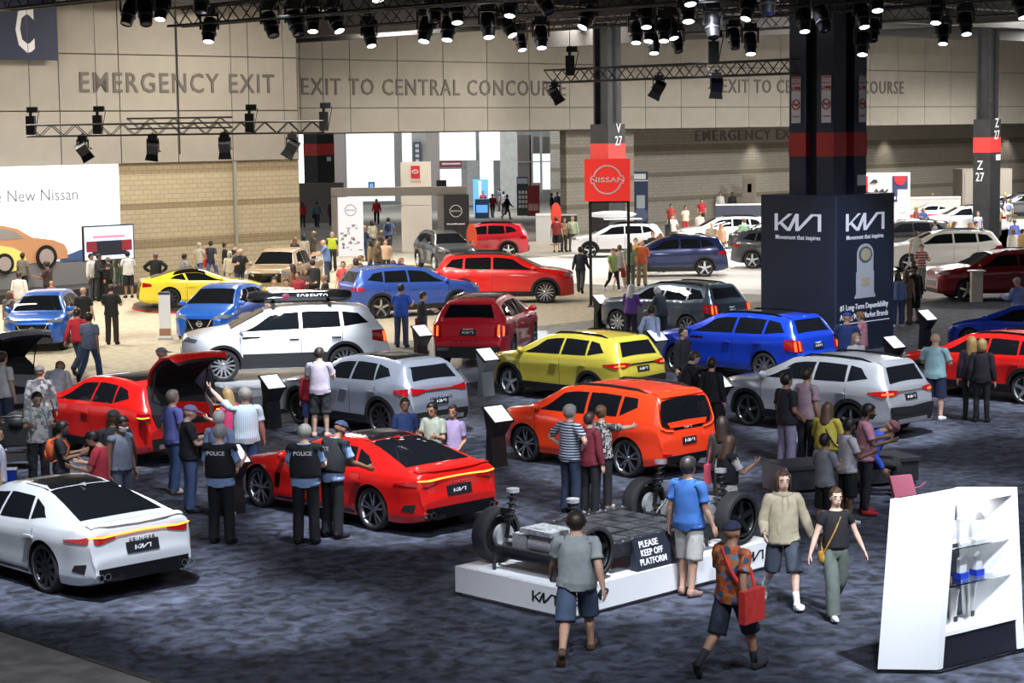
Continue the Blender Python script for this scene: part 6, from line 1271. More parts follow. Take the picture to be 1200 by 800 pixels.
# ------------------------------------------------------------------ trophy case
M_CASE = mat('case_white', (.80, .81, .83), .3); M_GL = mat('clear_glass', (.92, .97, .96), .02, trans=1.0, spec=.5); M_CR = mat('crystal', (.80, .84, .88), .08, trans=.25, coat=.8); M_SILV = mat('trophy_silver', (.72, .72, .70), .3, .6); M_BLUEG = mat('trophy_blue', (.02, .05, .45), .15, coat=1.0)
A, B, Cc = G(1028, 789), G(1098, 790), G(1206, 762); dx = (Cc-B); dx.z = 0; dx.normalize(); dy = (A-B); dep = dy.length; dy.normalize()
tc_ = empty('trophy_case', B, 0, 'white sloping display case with glass shelves of trophies', 'display case')
CH = 1.93
def cpart(name, x0, x1, y0, y1, z0, z1, m, s0=0.0, s1=0.0):       # the case is skewed in plan; s0 and s1 lean the two ends inwards
    v = [dx*(x+(s0 if i in (0, 3) else s1)*z)+dy*y+Vector((0, 0, z)) for z in (z0, z1) for i, (x, y) in enumerate(((x0, y0), (x1, y0), (x1, y1), (x0, y1)))]
    return MB().add(v, [(0, 3, 2, 1), (4, 5, 6, 7), (0, 1, 5, 4), (1, 2, 6, 5), (2, 3, 7, 6), (3, 0, 4, 7)]).build(name, m, tc_)
cpart('side_wall', 0, .09, 0, dep, .05, CH, M_CASE, .10, .10); cpart('side_wall', 1.40, 1.49, 0, dep, .05, CH, M_CASE, -.09, -.09)
cpart('back_wall', .08, 1.42, dep-.05, dep, .05, CH, M_CASE, .10, -.09); cpart('top_board', .09, 1.40, 0, dep, CH-.08, CH, M_CASE, .10, -.09)
cpart('black_base', .09, 1.44, .03, dep-.03, 0, .40, mat('case_black', (.012, .013, .02), .35), .05, -.05); cpart('case_floor', .10, 1.40, .01, dep-.05, .40, .45, M_CASE, .10, -.09)
cpart('foot_glass', -.02, 1.5, -.04, dep, 0, .035, M_GL)
for z in (.93, 1.34): cpart('glass_shelf', .10, 1.39, .05, dep-.06, z, z+.012, M_GL, .10, -.09)
cpart('back_lining', .14, 1.36, dep-.056, dep-.05, .46, CH-.09, mat('case_lining', (.06, .068, .10), .4), .10, -.09)
lamp('AREA', B+dx*.8+dy*.2+Vector((0, 0, CH-.10)), 5, (1, 1, 1), size=.5)
def tro(x, y, z): return B+dx*(x+.04)+dy*(y+.03)+Vector((0, 0, z-(.02 if z < .6 else 0)))
rz = math.atan2(dx.y, dx.x)
def vase(x, y, z, h, r, m, label):
    o = empty('trophy_vase', tro(x, y, z), rz, label, 'trophy', 'trophies in the display case'); MB().lathe([(r*.75, 0), (r*.8, .02), (r*.55, .05), (r*.6, h*.4), (r*.8, h*.8), (r, h), (r*.9, h), (r*.7, h*.8)], 16, cap=False).build('vase', m, o, 40); MB().box(-r*.4, r*.4, -r*.62, -r*.55, h*.1, h*.25).build('engraving', M_INK, o)
vase(.62, .24, .47, .40, .075, M_SILV, 'tall silver vase trophy on the case floor, nearer the left'); vase(1.0, .30, .47, .42, .075, M_SILV, 'tall silver vase trophy on the case floor, right one'); vase(.36, .3, .47, .20, .07, M_SILV, 'short silver cup at the left of the case floor')
def obelisk(x, y, z, h, w, label, slant=1, base=False):
    o = empty('glass_award', tro(x, y, z), rz, label, 'trophy', 'trophies in the display case')
    z0 = .07 if base else 0
    MB().prism([(-w/2, z0), (w/2, z0), (w/2, h*.72), (w*.2*slant, h), (-w/2*.9, h*.82)], .05, frame((0, .025, 0), (1, 0, 0), (0, 0, 1))).build('glass_blade', M_CR, o)
    MB().box(-w*.6, w*.6, -.05, .06, 0, max(z0, .02)).build('award_base', M_BLUEG if base else M_CR, o)
obelisk(.86, .3, 1.352, .34, .15, 'clear pointed glass award on the top shelf, left of two'); obelisk(1.12, .3, 1.352, .36, .15, 'clear pointed glass award on the top shelf, right of two', -1)
obelisk(.85, .3, .942, .27, .11, 'slanted glass award with blue foot on the middle shelf, left of two', 1, True); obelisk(1.12, .3, .942, .27, .11, 'slanted glass award with blue foot on the middle shelf, right of two', 1, True)
o = empty('crystal_block', tro(.55, .3, 1.352), rz, 'square crystal block award at the left of the top shelf', 'trophy', 'trophies in the display case'); MB().box(-.15, .15, -.05, .05, .02, .28).build('crystal', M_CR, o); MB().box(-.16, .16, -.07, .07, 0, .02).build('award_base', M_INK, o); MB().box(-.1, .1, -.055, -.05, .08, .22).build('engraving', mat('etch', (.25, .3, .33), .5), o)
o = empty('blue_trophy', tro(.56, .3, .942), rz, 'blue swirled trophy on a bronze foot on the middle shelf', 'trophy', 'trophies in the display case'); MB().lathe([(.05, .1), (.04, .15), (.06, .25), (.075, .34), (.05, .38)], 14).build('blue_body', mat('navy_glass', (.02, .04, .14), .1, coat=1.0), o, 40); MB().lathe([(.09, 0), (.09, .05), (.06, .1), (.05, .1)], 14).build('bronze_foot', mat('bronze', (.25, .17, .09), .35, .8), o, 40)
obelisk(.28, .3, .942, .2, .08, 'small blue-footed glass award at the left of the middle shelf', 1, True)
# ------------------------------------------------------------------ bench and other loose things
b0 = G(922, 580); bn = empty('bench', b0, ANG_U-.42, 'long black bench the visitors sit on beside the silver crossover', 'bench'); MB().box(0, 2.5, 0, .75, .06, .40).build('bench_body', mat('bench_black', (.02, .02, .023), .6), bn); MB().box(-.03, 2.53, -.03, .78, .40, .46).build('seat_pad', mat('bench_pad', (.03, .03, .035), .5), bn); MB().box(-.04, -.0, -.03, .78, 0, .46).build('end_panel', mat('bench_end', (.4, .4, .42), .4), bn)
o = empty('pink_bag', G(1062, 590), .35, 'flat pink shopping bag standing at the end of the bench', 'bag'); b = MB(); b.add([(-.20, -.05, 0), (.20, -.05, 0), (.20, .05, 0), (-.20, .05, 0), (-.24, .10, .44), (.16, .10, .44), (.16, .16, .44), (-.24, .16, .44)], [(0, 3, 2, 1), (0, 1, 5, 4), (1, 2, 6, 5), (2, 3, 7, 6), (3, 0, 4, 7), (4, 5, 6, 7)]); b.build('bag_body', mat('pink_card', (.62, .16, .24), .6), o); MB().path([(.2, .1, .22), (.33, .1, .24), (.42, .1, .30)], .012, 6).build('bag_handle', mat('pink_cord', (.6, .1, .2), .6), o)
# stroller
p = G(22, 548); sr = empty('stroller', p, math.radians(100), 'dark folding baby stroller with grey frame at the left edge', 'stroller'); M_FR = mat('stroller_grey', (.28, .29, .30), .4, .7)
for y in (-.26, .26):
    MB().path([(.42, y, .16), (.0, y, .55), (-.35, y, .85), (-.55, y, 1.02)], .018, 6).build('handle_tube', M_FR, sr, 40); MB().path([(.10, y, .48), (-.30, y, .16)], .018, 6).build('rear_leg', M_FR, sr, 40)
    for x in (.42, -.30):
        w_ = empty_part = MB(); w_.lathe([(.10, -.02), (.14, -.025), (.15, 0), (.14, .025), (.10, .02), (.10, -.02)], 20, Matrix.Translation((x, y, .15)) @ Matrix.Rotation(math.pi/2, 4, 'X'), cap=False)
        wh = w_.build('wheel', mat('stroller_tyre', (.25, .25, .26), .5), sr, 40); MB().bar((x, y-.02, .15), (x, y+.02, .15), .06, 12).build('hub', M_FR, wh, 40)
MB().path([(-.55, -.26, 1.02), (-.58, 0, 1.03), (-.55, .26, 1.02)], .022, 6).build('push_bar', M_BLACK, sr, 40); MB().box(-.18, .26, -.23, .23, .42, .50).box(-.26, -.14, -.23, .23, .45, .88).build('seat', M_BLACK, sr); MB().ell((-.08, 0, .86), (.24, .24, .2), 12, 7).build('hood', M_BLACK, sr, 40); MB().box(-.25, .15, -.2, .2, .16, .30).build('basket', mat('basket_black', (.03, .03, .03), .7), sr)
o = empty('blue_bin', G(8, 574), .2, 'bright blue plastic crate at the left edge', 'crate'); MB().box(-.17, .17, -.14, .14, 0, .36).build('crate_body', mat('crate_blue', (.01, .05, .45), .4), o); MB().box(-.18, .18, -.15, .15, .33, .37).build('crate_rim', mat('crate_blue', (.01, .05, .45), .4), o)
# ------------------------------------------------------------------ the cars
HV = math.degrees(ANG_V)
P_WHITE = paint('white', (.78, .79, .82)); P_PEARL = paint('pearl', (.66, .68, .72), .25, .3); P_RED = paint('red', (.60, .010, .008)); P_ORANGE = paint('orange_red', (.78, .045, .010)); P_GREYL = paint('steel_grey', (.36, .39, .47), .55, .32)
P_SILVER = paint('silver', (.55, .56, .60), .6, .3); P_YEL = paint('mustard', (.52, .43, .05), .2); P_BLUE = paint('vivid_blue', (.008, .05, .52), .3); P_SLATE = paint('slate_blue', (.045, .065, .09), .5); P_CRIM = paint('crimson', (.60, .010, .026), .1)
P_SKY = paint('sky_blue', (.008, .11, .52), .25); P_LEMON = paint('lemon', (.80, .62, .02)); P_TAN = paint('tan', (.34, .245, .15), .2, .4); P_ROYAL = paint('royal_blue', (.04, .10, .42), .35); P_NAVY = paint('navy', (.010, .02, .085), .3); P_MAROON = paint('maroon', (.22, .004, .010), .3); P_BLACKP = paint('black', (.012, .012, .014)); P_GREYD = paint('dark_grey', (.07, .075, .085), .4); P_CREAM = paint('cream_white', (.74, .73, .70))
AM = {'amber2': mat('dim_orange_lamp', (.75, .09, .02), .2, emit=(1, .12, .02), estr=.8, coat=.5)}
def car_uv(model, u, v, pt, label, head=None, z=0.0, **k):
    p = UV(u+.12, v); k.setdefault('sc', .96); return car(model, mid=(p.x, p.y), head=HV if head is None else head, pt=pt, label=label, z=z, mats={**AM, **k.pop('mats', {})}, **k)
def car_px(model, px, py, head, pt, label, fx=0.0, fy=0.0, z=0.0, **k):
    """the floor point (fx forward, fy left of the middle) is seen at the pixel"""
    g = G(px, py, z); h = math.radians(head); f = Vector((math.cos(h), math.sin(h), 0)); l = Vector((-f.y, f.x, 0)); m = g-f*fx-l*fy
    return car(model, mid=(m.x, m.y), head=head, pt=pt, label=label, z=z, mats={**AM, **k.pop('mats', {})}, **k)
car_uv('stinger', 14.15, 24.0, P_PEARL, 'white fastback with glowing orange tail bar cut off by the left edge', rim='ten', rimm=M_RIMD, mats={'spoiler': P_PEARL})
car_uv('stinger', 19.72, 23.87, P_RED, 'red fastback two police officers stand beside', rim='twin5', rimm=M_RIM)
car_uv('soul', 25.62, 23.9, P_ORANGE, 'orange-red boxy hatchback with boomerang tail lamps', rim='twin5', rimm=M_RIM, mats={'rail': M_BLACK})
car_uv('sportage', 25.85, 30.7, P_GREYL, 'steel grey crossover with black glass roof behind the red fastback', rim='ten', rimm=M_RIMD)
car_uv('seltos', 31.65, 23.55, P_SILVER, 'silver crossover with roof rails in front of the navy tower', rim='five', rimm=M_RIM, mats={'roofpaint': P_SILVER})
car_uv('seltos', 31.75, 30.55, P_YEL, 'mustard yellow crossover with black roof rails', rim='five', rimm=M_RIMW)
car_uv('sorento', 37.35, 30.2, P_BLUE, 'bright blue three-row car below the navy tower', rim='ten', rimm=M_RIM, mats={'rail': M_GLOSSB})
car_uv('sorento', 43.35, 37.7, P_SLATE, 'dark slate blue car behind the bright blue one', rim='ten', rimm=M_RIM)
car_uv('niro', 37.85, 23.5, P_RED, 'red crossover at the right edge with dark sill trim', rim='five', rimm=M_RIMW)
a_ = G(1100, 412); au, av_ = uv_of(a_); car_uv('sedan', au+.9, av_-2.2, P_BLUE, 'blue saloon behind the red crossover at the right edge', rim='ten', mats={'paint': P_BLUE}, glassf=M_GLASSL)
wz = PH
sor = car_px('sorento_x', 262, 455-8, 190.8, P_WHITE, 'white car with black roof box raised on a plinth', fx=1.41, fy=.85, z=wz, rim='multi', rimm=M_RIMW, mats={'black': M_BLACK, 'handle': M_GLOSSB})
s, _p = car_parts('sorento_x')
b = MB(); b.lathe([(0, -1.0), (.20, -.97), (.28, -.85), (.30, -.5), (.30, .5), (.28, .85), (.2, .97), (0, 1.0)], 16, Matrix.Translation((-.45, 0, 1.86)) @ Matrix.Rotation(math.pi/2, 4, 'Y') @ Matrix.Diagonal((.50, 1.5, 1.24, 1)), cap=False); rb = b.build('roof_box', M_GLOSSB, sor, 50)
for x in (-1.1, .2): MB().box(x-.04, x+.04, -.62, .62, 1.68, 1.74).build('roof_bar', M_BLACK, sor)
me = text_mesh('SORENTO', .14, .004, .003, space=1.2); o = link('lettering', me, rb, M_PAPER); o.matrix_local = frame((-.72, .435, 1.88), (-1, 0, 0), (0, .12, 1))
b = MB(); b.ell((-.1, .43, 1.88), (.10, .02, .08), 10, 6); b.build('box_clasp', mat('clasp_maroon', (.12, .01, .03), .4), rb)
m1 = s.patch('door_stripe', [[s.low(x, z) for x in np.linspace(.95, -.98, 12)] for z in (.44, .52, .62)], .008); link('door_stripe', m1, sor, M_BLACK); link('door_stripe', mirror(m1), sor, M_BLACK)
sr2 = car_px('sorento', 559, 428, 79, P_CRIM, 'deep red car seen square from behind on a white plinth', fx=-1.4, fy=0, z=wz, rim='ten', rimm=M_RIM, mats={'roofpaint': P_CRIM})
# red crossover with raised tailgate and the silver one at the left edge
rl = G(163, 552); u_, v_ = uv_of(rl); rs = car_uv('sportage', u_+.9, v_+2.15, P_RED, 'red crossover with its tailgate raised at the left', rim='ten', skip=('tail_lamp', 'light_bar', 'lettering', 'rear_window', 'roof_spoiler', 'number_plate'))
def open_gate(root, pt, tail=-2.2, zt=1.57, lamp_=M_AMBER, lamps=True):
    b = MB()                                         # black patch standing in for the shade inside the open boot
    P = [(-2.215, -.62, .74), (-2.215, .62, .74), (-2.17, .70, 1.0), (-1.98, .62, 1.32), (-1.84, .52, 1.50), (-1.84, -.52, 1.50), (-1.98, -.62, 1.32), (-2.17, -.70, 1.0)]
    b.add([Vector(p)+Vector((-.03, 0, .03)) for p in P]+[Vector(p)+Vector((.2, 0, 0)) for p in P], [tuple(range(7, -1, -1))]+[(i, (i+1) % 8, 8+(i+1) % 8, 8+i) for i in range(8)]); b.build('boot_shade_patch', M_BLACK, root)
    n = 9; prof = [(-1.76, 1.59, .50), (-1.86, 1.72, .56), (-2.08, 1.93, .63), (-2.36, 2.10, .67), (-2.58, 2.19, .68), (-2.74, 2.20, .66), (-2.84, 2.13, .6)]
    def shell_(name, off, th, sc_, m, par):
        rows = [[(x+off[0]-.0, hw*sc_*(2*j/n-1), z+off[1]-.05*abs(2*j/n-1)**3) for j in range(n+1)] for x, z, hw in prof]
        vs = [p for r in rows for p in r]; K = n+1; k0 = len(vs); vs += [(x+th[0], y*.985, z+th[1]) for x, y, z in vs]; R = len(rows)
        fs = [(i*K+j, i*K+j+1, (i+1)*K+j+1, (i+1)*K+j) for i in range(R-1) for j in range(n)]; fs += [tuple(k0+t for t in f[::-1]) for f in fs]
        ring = list(range(K))+[i*K+n for i in range(1, R)]+[(R-1)*K+j for j in range(n-1, -1, -1)]+[i*K for i in range(R-2, 0, -1)]
        fs += [(ring[a], k0+ring[a], k0+ring[(a+1) % len(ring)], ring[(a+1) % len(ring)]) for a in range(len(ring))]
        me = MB().add(vs, fs).mesh(name, (m,)); bm = bmesh.new(); bm.from_mesh(me); bmesh.ops.recalc_face_normals(bm, faces=bm.faces); bm.to_mesh(me); bm.free(); smooth(me, True, 40); return link(name, me, par)
    t = shell_('tailgate', (0, 0), (-.03, -.04), 1.0, pt, root); shell_('tailgate_lining', (-.032, -.042), (-.04, -.05), .94, M_BLACK, t)
    MB().add([(-1.90, -.48, 1.785), (-1.90, .48, 1.785), (-2.30, .56, 2.085), (-2.30, -.56, 2.085)], [(0, 1, 2, 3), (3, 2, 1, 0)]).build('tailgate_glass', M_GLASS, t)
    for y in (-.6, .6): MB().bar((-2.02, y, 1.15), (-2.25, y, 1.98), .014, 6).build('gas_strut', M_BLACK, t)
    if lamps:
        for sy in (1, -1): line = [(-2.06, sy*.90, .98), (-2.16, sy*.78, .98)]; MB().box(-2.20, -2.02, sy*.84-.09, sy*.84+.09, .92, 1.05).build('tail_lamp', M_TAIL, root); MB().box(-2.21, -2.05, sy*.86-.085, sy*.86+.085, .965, .985).build('lamp_bar', lamp_, root)
open_gate(rs, P_RED)
rl = G(62, 498); u_, v_ = uv_of(rl); gs = car_uv('sportage', u_-1.0, v_+2.15, P_SILVER, 'silver crossover with open boot half out of frame at the left edge', rim='ten', skip=('tail_lamp', 'light_bar', 'lettering', 'rear_window', 'roof_spoiler', 'number_plate')); open_gate(gs, P_SILVER, lamps=False)
# beige display
NG = dict(rim='ten', rimm=M_RIM)
kx = car_px('kicks', 40, 413, -86, P_SKY, 'sky blue small crossover facing the camera at the left edge', fx=1.9, **NG)
lf = car_px('leaf', 236, 402, -99, P_SKY, 'sky blue hatchback facing the camera beside the white banner stand', fx=2.1, **NG)
for r_, z_ in ((kx, 1.28), (lf, 1.22)): o = MB().box(-.02, .02, -.32, .32, 0, .26).build('windscreen_card', M_PAPER, r_); o.location = (.95, -.38, z_-.16); o.rotation_euler = (0, -.9, 0)
car_px('coupe', 243, 359, 14, P_LEMON, 'lemon yellow coupe with black roof on the turntable', fx=0, fy=-.8, z=.16, rim='ten', rimm=M_RIMD, mats={'spoiler': M_GLOSSB, 'roofpaint': M_GLOSSB})
for o in [q for q in bpy.data.objects if q.name.startswith('car') and q.get('label', '').startswith('lemon')]:
    s, _p = car_parts('coupe'); link('black_roof', s.patch('black_roof', s.prof_rows((-.05, s.ztop(-.05)), (-.82, s.ztop(-.82)), .60, .54, 10, 6), .004), o, M_GLOSSB); _rs = s.patch('roof_side', s.side_quad([(.0, 1.04), (-1.15, 1.02), (-1.05, 1.6), (-.05, 1.6)], 10, 3), .005); link('roof_side', _rs, o, M_GLOSSB); link('roof_side', mirror(_rs), o, M_GLOSSB)
car_px('pickup', 312, 352, -99, P_TAN, 'tan pickup truck with open bed facing the camera by the tan wall', fx=2.4, rim='five', rimm=M_RIMD, name='pickup_truck', cat='pickup truck', mats={'chrome': M_BLACK})
car_px('rogue', 492, 371, 24, P_ROYAL, 'royal blue crossover with silver wheels facing right', fx=0, fy=-.85, rim='five', rimm=M_RIM, mats={'rail': M_CHROME})
car_px('pathfinder', 591, 356, -2, P_RED, 'large red family car facing right behind the royal blue one', fx=0, fy=-.9, rim='multi', rimm=M_RIM, mats={'rail': M_BLACK})
# pale display
TY = dict(rim='five', rimm=M_RIMW)
car_px('rav', 563, 303, 178, P_CRIM, 'dark red crossover with white wheels behind the black portal panel', fy=.85, **TY)
car_px('rav', 536, 318, -72, P_GREYD, 'dark grey crossover nosing out behind the black portal panel', fx=1.9, **TY)
wc = car_px('cross', 724, 302, 180, P_WHITE, 'white crossover carrying bikes and a roof rack behind the red sign posts', fy=.85, **TY)
car_px('rav', 787, 325, 178, P_NAVY, 'navy crossover visitors gather in front of', fy=.85, **TY)
car_px('venza', 850, 292, 180, P_WHITE, 'white crossover in the distance left of the navy tower', fy=.85, **TY)
car_px('rav', 908, 297, 172, P_BLACKP, 'black crossover half hidden by the navy tower on its left', fy=.85, **TY)
car_px('rav', 915, 314, 174, P_GREYD, 'grey crossover tail peeping out left of the navy tower', fy=.85, fx=0, **TY) if 0 else car_px('rav', 872, 313, -20, P_GREYD, 'grey crossover tail peeping out left of the navy tower', fx=-1.9, **TY)
car_px('highlander', 1106, 319, 180, P_CREAM, 'long white car right of the navy tower behind the maroon one', fy=.9, **TY)
car_px('highlander', 1181, 352, 186, P_MAROON, 'maroon car behind the cream info stand at the right edge', fy=.9, **TY)
car_px('rav', 1062, 301, 184, P_BLACKP, 'black crossover just right of the navy tower', fy=.85, **TY)
c1 = car_px('coupe', 1086, 264, 172, P_WHITE, 'small white and red sports car far away beside the framed banner wall', fy=.85, **TY)
car_px('cross', 1133, 276, 180, P_WHITE, 'white crossover with black roof far away at the right', fy=.85, rim='five', rimm=M_RIMD)
car_px('cross', 1200, 256, 180, P_GREYD, 'dark car far away at the top of the right edge', fy=.85, **TY)
car_px('sedan', 1178, 254, 182, P_SILVER, 'pale car far away behind the man in the orange shirt', fy=.85, **TY)
s, _p = car_parts('coupe'); link('red_livery', s.patch('red_livery', [[s.low(x, z) for x in np.linspace(1.0, -1.9, 14)] for z in (.35, .5, .68)], .006), c1, M_SIGNR)
# rack and bikes on the white crossover
MB().box(-1.2, .6, -.55, .55, 1.78, 1.80).build('rack_deck', M_PAPER, wc)
for x in (-.9, .3): MB().box(x-.03, x+.03, -.55, .55, 1.64, 1.78).build('roof_bar', M_BLACK, wc)
MB().lathe([(0, -1.15), (.10, -.95), (.17, -.4), (.17, .4), (.10, .95), (0, 1.15)], 10, Matrix.Translation((.2, .2, 2.02)) @ Matrix.Rotation(math.pi/2, 4, 'Y'), cap=False).build('kayak', M_PAPER, wc, 50)
bk = empty('bicycle', (0, 0, 0), 0); bk.parent = wc; bk.location = (-2.45, 0, .9)
bpy.data.objects.remove(bk)
b = MB()
for y in (-.5, .5): b.lathe([(.30, -.012), (.33, 0), (.30, .012), (.30, -.012)], 22, Matrix.Translation((-2.5, y, 1.35)) @ Matrix.Rotation(math.pi/2, 4, 'Y'), cap=False)
b.path([(-2.5, -.5, 1.35), (-2.5, -.1, 1.75), (-2.5, .3, 1.75), (-2.5, .5, 1.35), (-2.5, .05, 1.35), (-2.5, -.1, 1.75)], .022, 6); b.path([(-2.5, .3, 1.75), (-2.5, .36, 1.92), (-2.7, .36, 1.95)], .02, 6); b.build('bicycle', M_GREY if 0 else M_BLACK, wc, 40)
MB().box(-2.6, -2.3, -.03, .03, .6, 1.5).build('bike_carrier', M_BLACK, wc)
# ------------------------------------------------------------------ the visitors
def stripes(name, c0, c1, scale, axis='Z'):
    m = mat(name, c0, .85); nt = m.node_tree; b = nt.nodes['Principled BSDF']; tc = nt.nodes.new('ShaderNodeTexCoord'); w = nt.nodes.new('ShaderNodeTexWave'); w.bands_direction = axis; w.inputs['Scale'].default_value = scale
    r = nt.nodes.new('ShaderNodeValToRGB'); r.color_ramp.interpolation = 'CONSTANT'; r.color_ramp.elements[0].color = (*lin(c0), 1); r.color_ramp.elements[1].color = (*lin(c1), 1); r.color_ramp.elements[1].position = .55
    nt.links.new(tc.outputs['Object'], w.inputs['Vector']); nt.links.new(w.outputs['Fac'], r.inputs['Fac']); nt.links.new(r.outputs['Color'], b.inputs['Base Color']); return m
def blots(name, cols, scale):
    m = mat(name, cols[0], .85); nt = m.node_tree; b = nt.nodes['Principled BSDF']; tc = nt.nodes.new('ShaderNodeTexCoord'); n = nt.nodes.new('ShaderNodeTexVoronoi'); n.inputs['Scale'].default_value = scale
    s = nt.nodes.new('ShaderNodeSeparateColor'); r = nt.nodes.new('ShaderNodeValToRGB'); r.color_ramp.interpolation = 'CONSTANT'
    while len(r.color_ramp.elements) < len(cols): r.color_ramp.elements.new(.5)
    for k, c in enumerate(cols): r.color_ramp.elements[k].position = k/len(cols); r.color_ramp.elements[k].color = (*lin(c), 1)
    nt.links.new(tc.outputs['Object'], n.inputs['Vector']); nt.links.new(n.outputs['Color'], s.inputs[0]); nt.links.new(s.outputs[0], r.inputs['Fac']); nt.links.new(r.outputs['Color'], b.inputs['Base Color']); return m
stripes('navy_stripes', '1b2740', 'b9bfca', 7.5); stripes('red_stripes', 'c9c4bd', 'a83236', 3.2); stripes('pale_stripes', 'a9bcc9', 'c7d4dc', 9, 'Y')
blots('floral_orange', ['b4532a', 'c0602f', '35506f', 'b9753f', '8f3d22', '6d86a0'], 16); blots('camo_dark', ['23262a', '2e3135', '1a1c20', '3b3f40'], 14); blots('floral_white', ['c9c6c0', 'b8b6b2', '6f7a74', 'cfccc6', '8b9188'], 18); blots('speckle_bw', ['2a2a2c', 'b7b3ad', '4a4745', '8e8983'], 32); blots('camo_grey', ['6a6668', '8d8784', '4b484b', 'a09a97'], 14); blots('lace_white', ['c8c4bb', 'd6d2c9', '8f8b82'], 26)
K, DG, WH = '17181a', '2b2d31', 'd9d9d6'
BLUEJ, DENIM = '33496e', '24324c'
def police(at, face, hair, label, skin=0, pose='stand', **k):
    o = person(label, at, face, [('tee', '8aa5cf'), ('vest', '14161a')], ('pants', '15171b'), hair, skin, pose, 1.78, 1.06, shoes=K, acc=[('belt_gear', '0c0d0f')], **k)
    me = text_mesh('POLICE', .085, .003, .002); t = link('lettering', me, o, M_SIGNW); t.matrix_local = frame((-.176*1.06, 0, 1.36*1.78/1.755), (0, -1, 0), (-.10, 0, 1)); return o
# --- in front
person('young man in a beige hoodie and dark shorts walking towards the camera', (917, 551), -84, [('coat', 'a89d86'), ('hood', 'a89d86')], ('shorts', '3e4552'), ('bobhair', '4a3527'), 5, 'walk', 1.78, 1.0, 'e9e9ea', acc=[('socks', 'f0f0f0')], uL=(-14, 4, 0), eL=(0, -16, 0), uR=(22, 2, 0), eR=(0, -62, 20))
person('woman in black top and grey-green trousers with a tan shoulder bag', (979, 571), -80, ('crop', '1a1a1c'), ('wide', '565f59'), ('bun', '4d3826'), 5, 'walk2', 1.66, .93, 'e6e6e6', acc=[('bag_strap', 'a87a35'), ('hip_bag', 'b5832f')], uR=(14, 2, 0), eR=(0, -10, 0), uL=(-10, 6, 0), eL=(0, -14, 0))
person('man in an orange flowered shirt carrying a red tote bag', (857, 610), 48, ('tee', 'floral_orange'), ('shorts', '262e3f'), ('capback', '252c44'), 2, 'walk2', 1.76, 1.05, '26262a', acc=[('sling_tote', 'c8352f'), ('socks', '2a2a2e')])
person('heavy-set man in a grey T-shirt walking past the white platform', (675, 599), 84, ('tee', '8d9293'), ('shorts', '44536b'), ('hair', '2a1e17'), 1, 'walk2', 1.74, 1.17, '5c4636')
person('man in a royal blue T-shirt and light shorts at the bare chassis', (806, 535), 52, ('tee', '2f5d9e'), ('shorts', 'a9a7a3'), ('hair', '2b2724'), 1, 'relax', 1.82, 1.06, '8d6f66')
person('woman with long hair, black waistcoat and white trousers behind the chassis', (856, 510), 30, [('tee', 'dcdad6'), ('vest', '1c1c1e')], ('wide', 'cdc7bd'), ('longhair', '4b3426'), 1, 'phone', 1.6, .95, K)
person('woman with long dark hair standing behind the one in white trousers', (846, 488), 60, ('long', '3a332f'), ('slim', '2a2a2c'), ('longhair', '33251d'), 1, 'stand', 1.66, .92, K, acc=[('tote', 'b8455a')])
person('grey-haired man in a navy and white striped polo by the boxy car', (667, 474), 40, ('tee', 'navy_stripes'), ('pants', '28334a'), ('hair', '8e8984'), 0, 'hips', 1.73, 1.08, K)
person('woman in a maroon hooded top and black trousers by the boxy car', (690, 483), 48, ('coat', '6d1f2e'), ('pants', '16171a'), ('hair', '3a2a22'), 0, 'stand', 1.62, 1.0, 'd8d8d8')
person('woman in a speckled top pointing at the boxy car', (704, 475), 62, ('tee', 'speckle_bw'), ('pants', '1a1a1c'), ('bun', '6a4a30'), 0, 'point', 1.66, 1.0, 'c9b9a8')
police((258, 497), 78, ('hair', '9a9a98'), 'police officer with grey hair left of the red fastback, black vest lettered POLICE', pose='hold')
police((357, 497), 86, ('hair', 'a09a92'), 'police officer standing square before the door of the red fastback', pose='hold')
police((397, 493), 48, ('cap', '28344f'), 'police officer in a navy cap leaning at the red fastback window', 3, 'lean')
person('boy in a blue V-neck shirt between the grey crossover and red fastback', (474, 466), -72, ('tee', '2d4577'), ('pants', DG), ('hair', '2e211b'), 2, 'clasp', 1.62, .95, K)
person('young man in an olive T-shirt looking down behind the red fastback', (506, 471), -118, ('tee', '8d9182'), ('pants', DG), ('hair', '17120f'), 2, 'hold', 1.66, .98, K)
person('girl in a lavender T-shirt with folded arms behind the red fastback', (531, 474), -110, ('tee', '9886a8'), ('pants', '3f50b0'), ('bun', '2c1e18'), 2, 'clasp', 1.6, .92, K)
person('man in a pale lilac shirt and camouflage shorts beside the grey crossover', (374, 407), 88, ('tee', 'c4b8c6'), ('shorts', 'camo_dark'), ('hair', '3b2f27'), 0, 'hold', 1.80, 1.06, 'caa79d')
person('child in a red top half hidden beside the man in camouflage shorts', (361, 428), 70, ('long', 'a32430'), ('shorts', '3b4a7a'), ('hair', '6b4a2c'), 0, 'stand', 1.42, .9, WH)
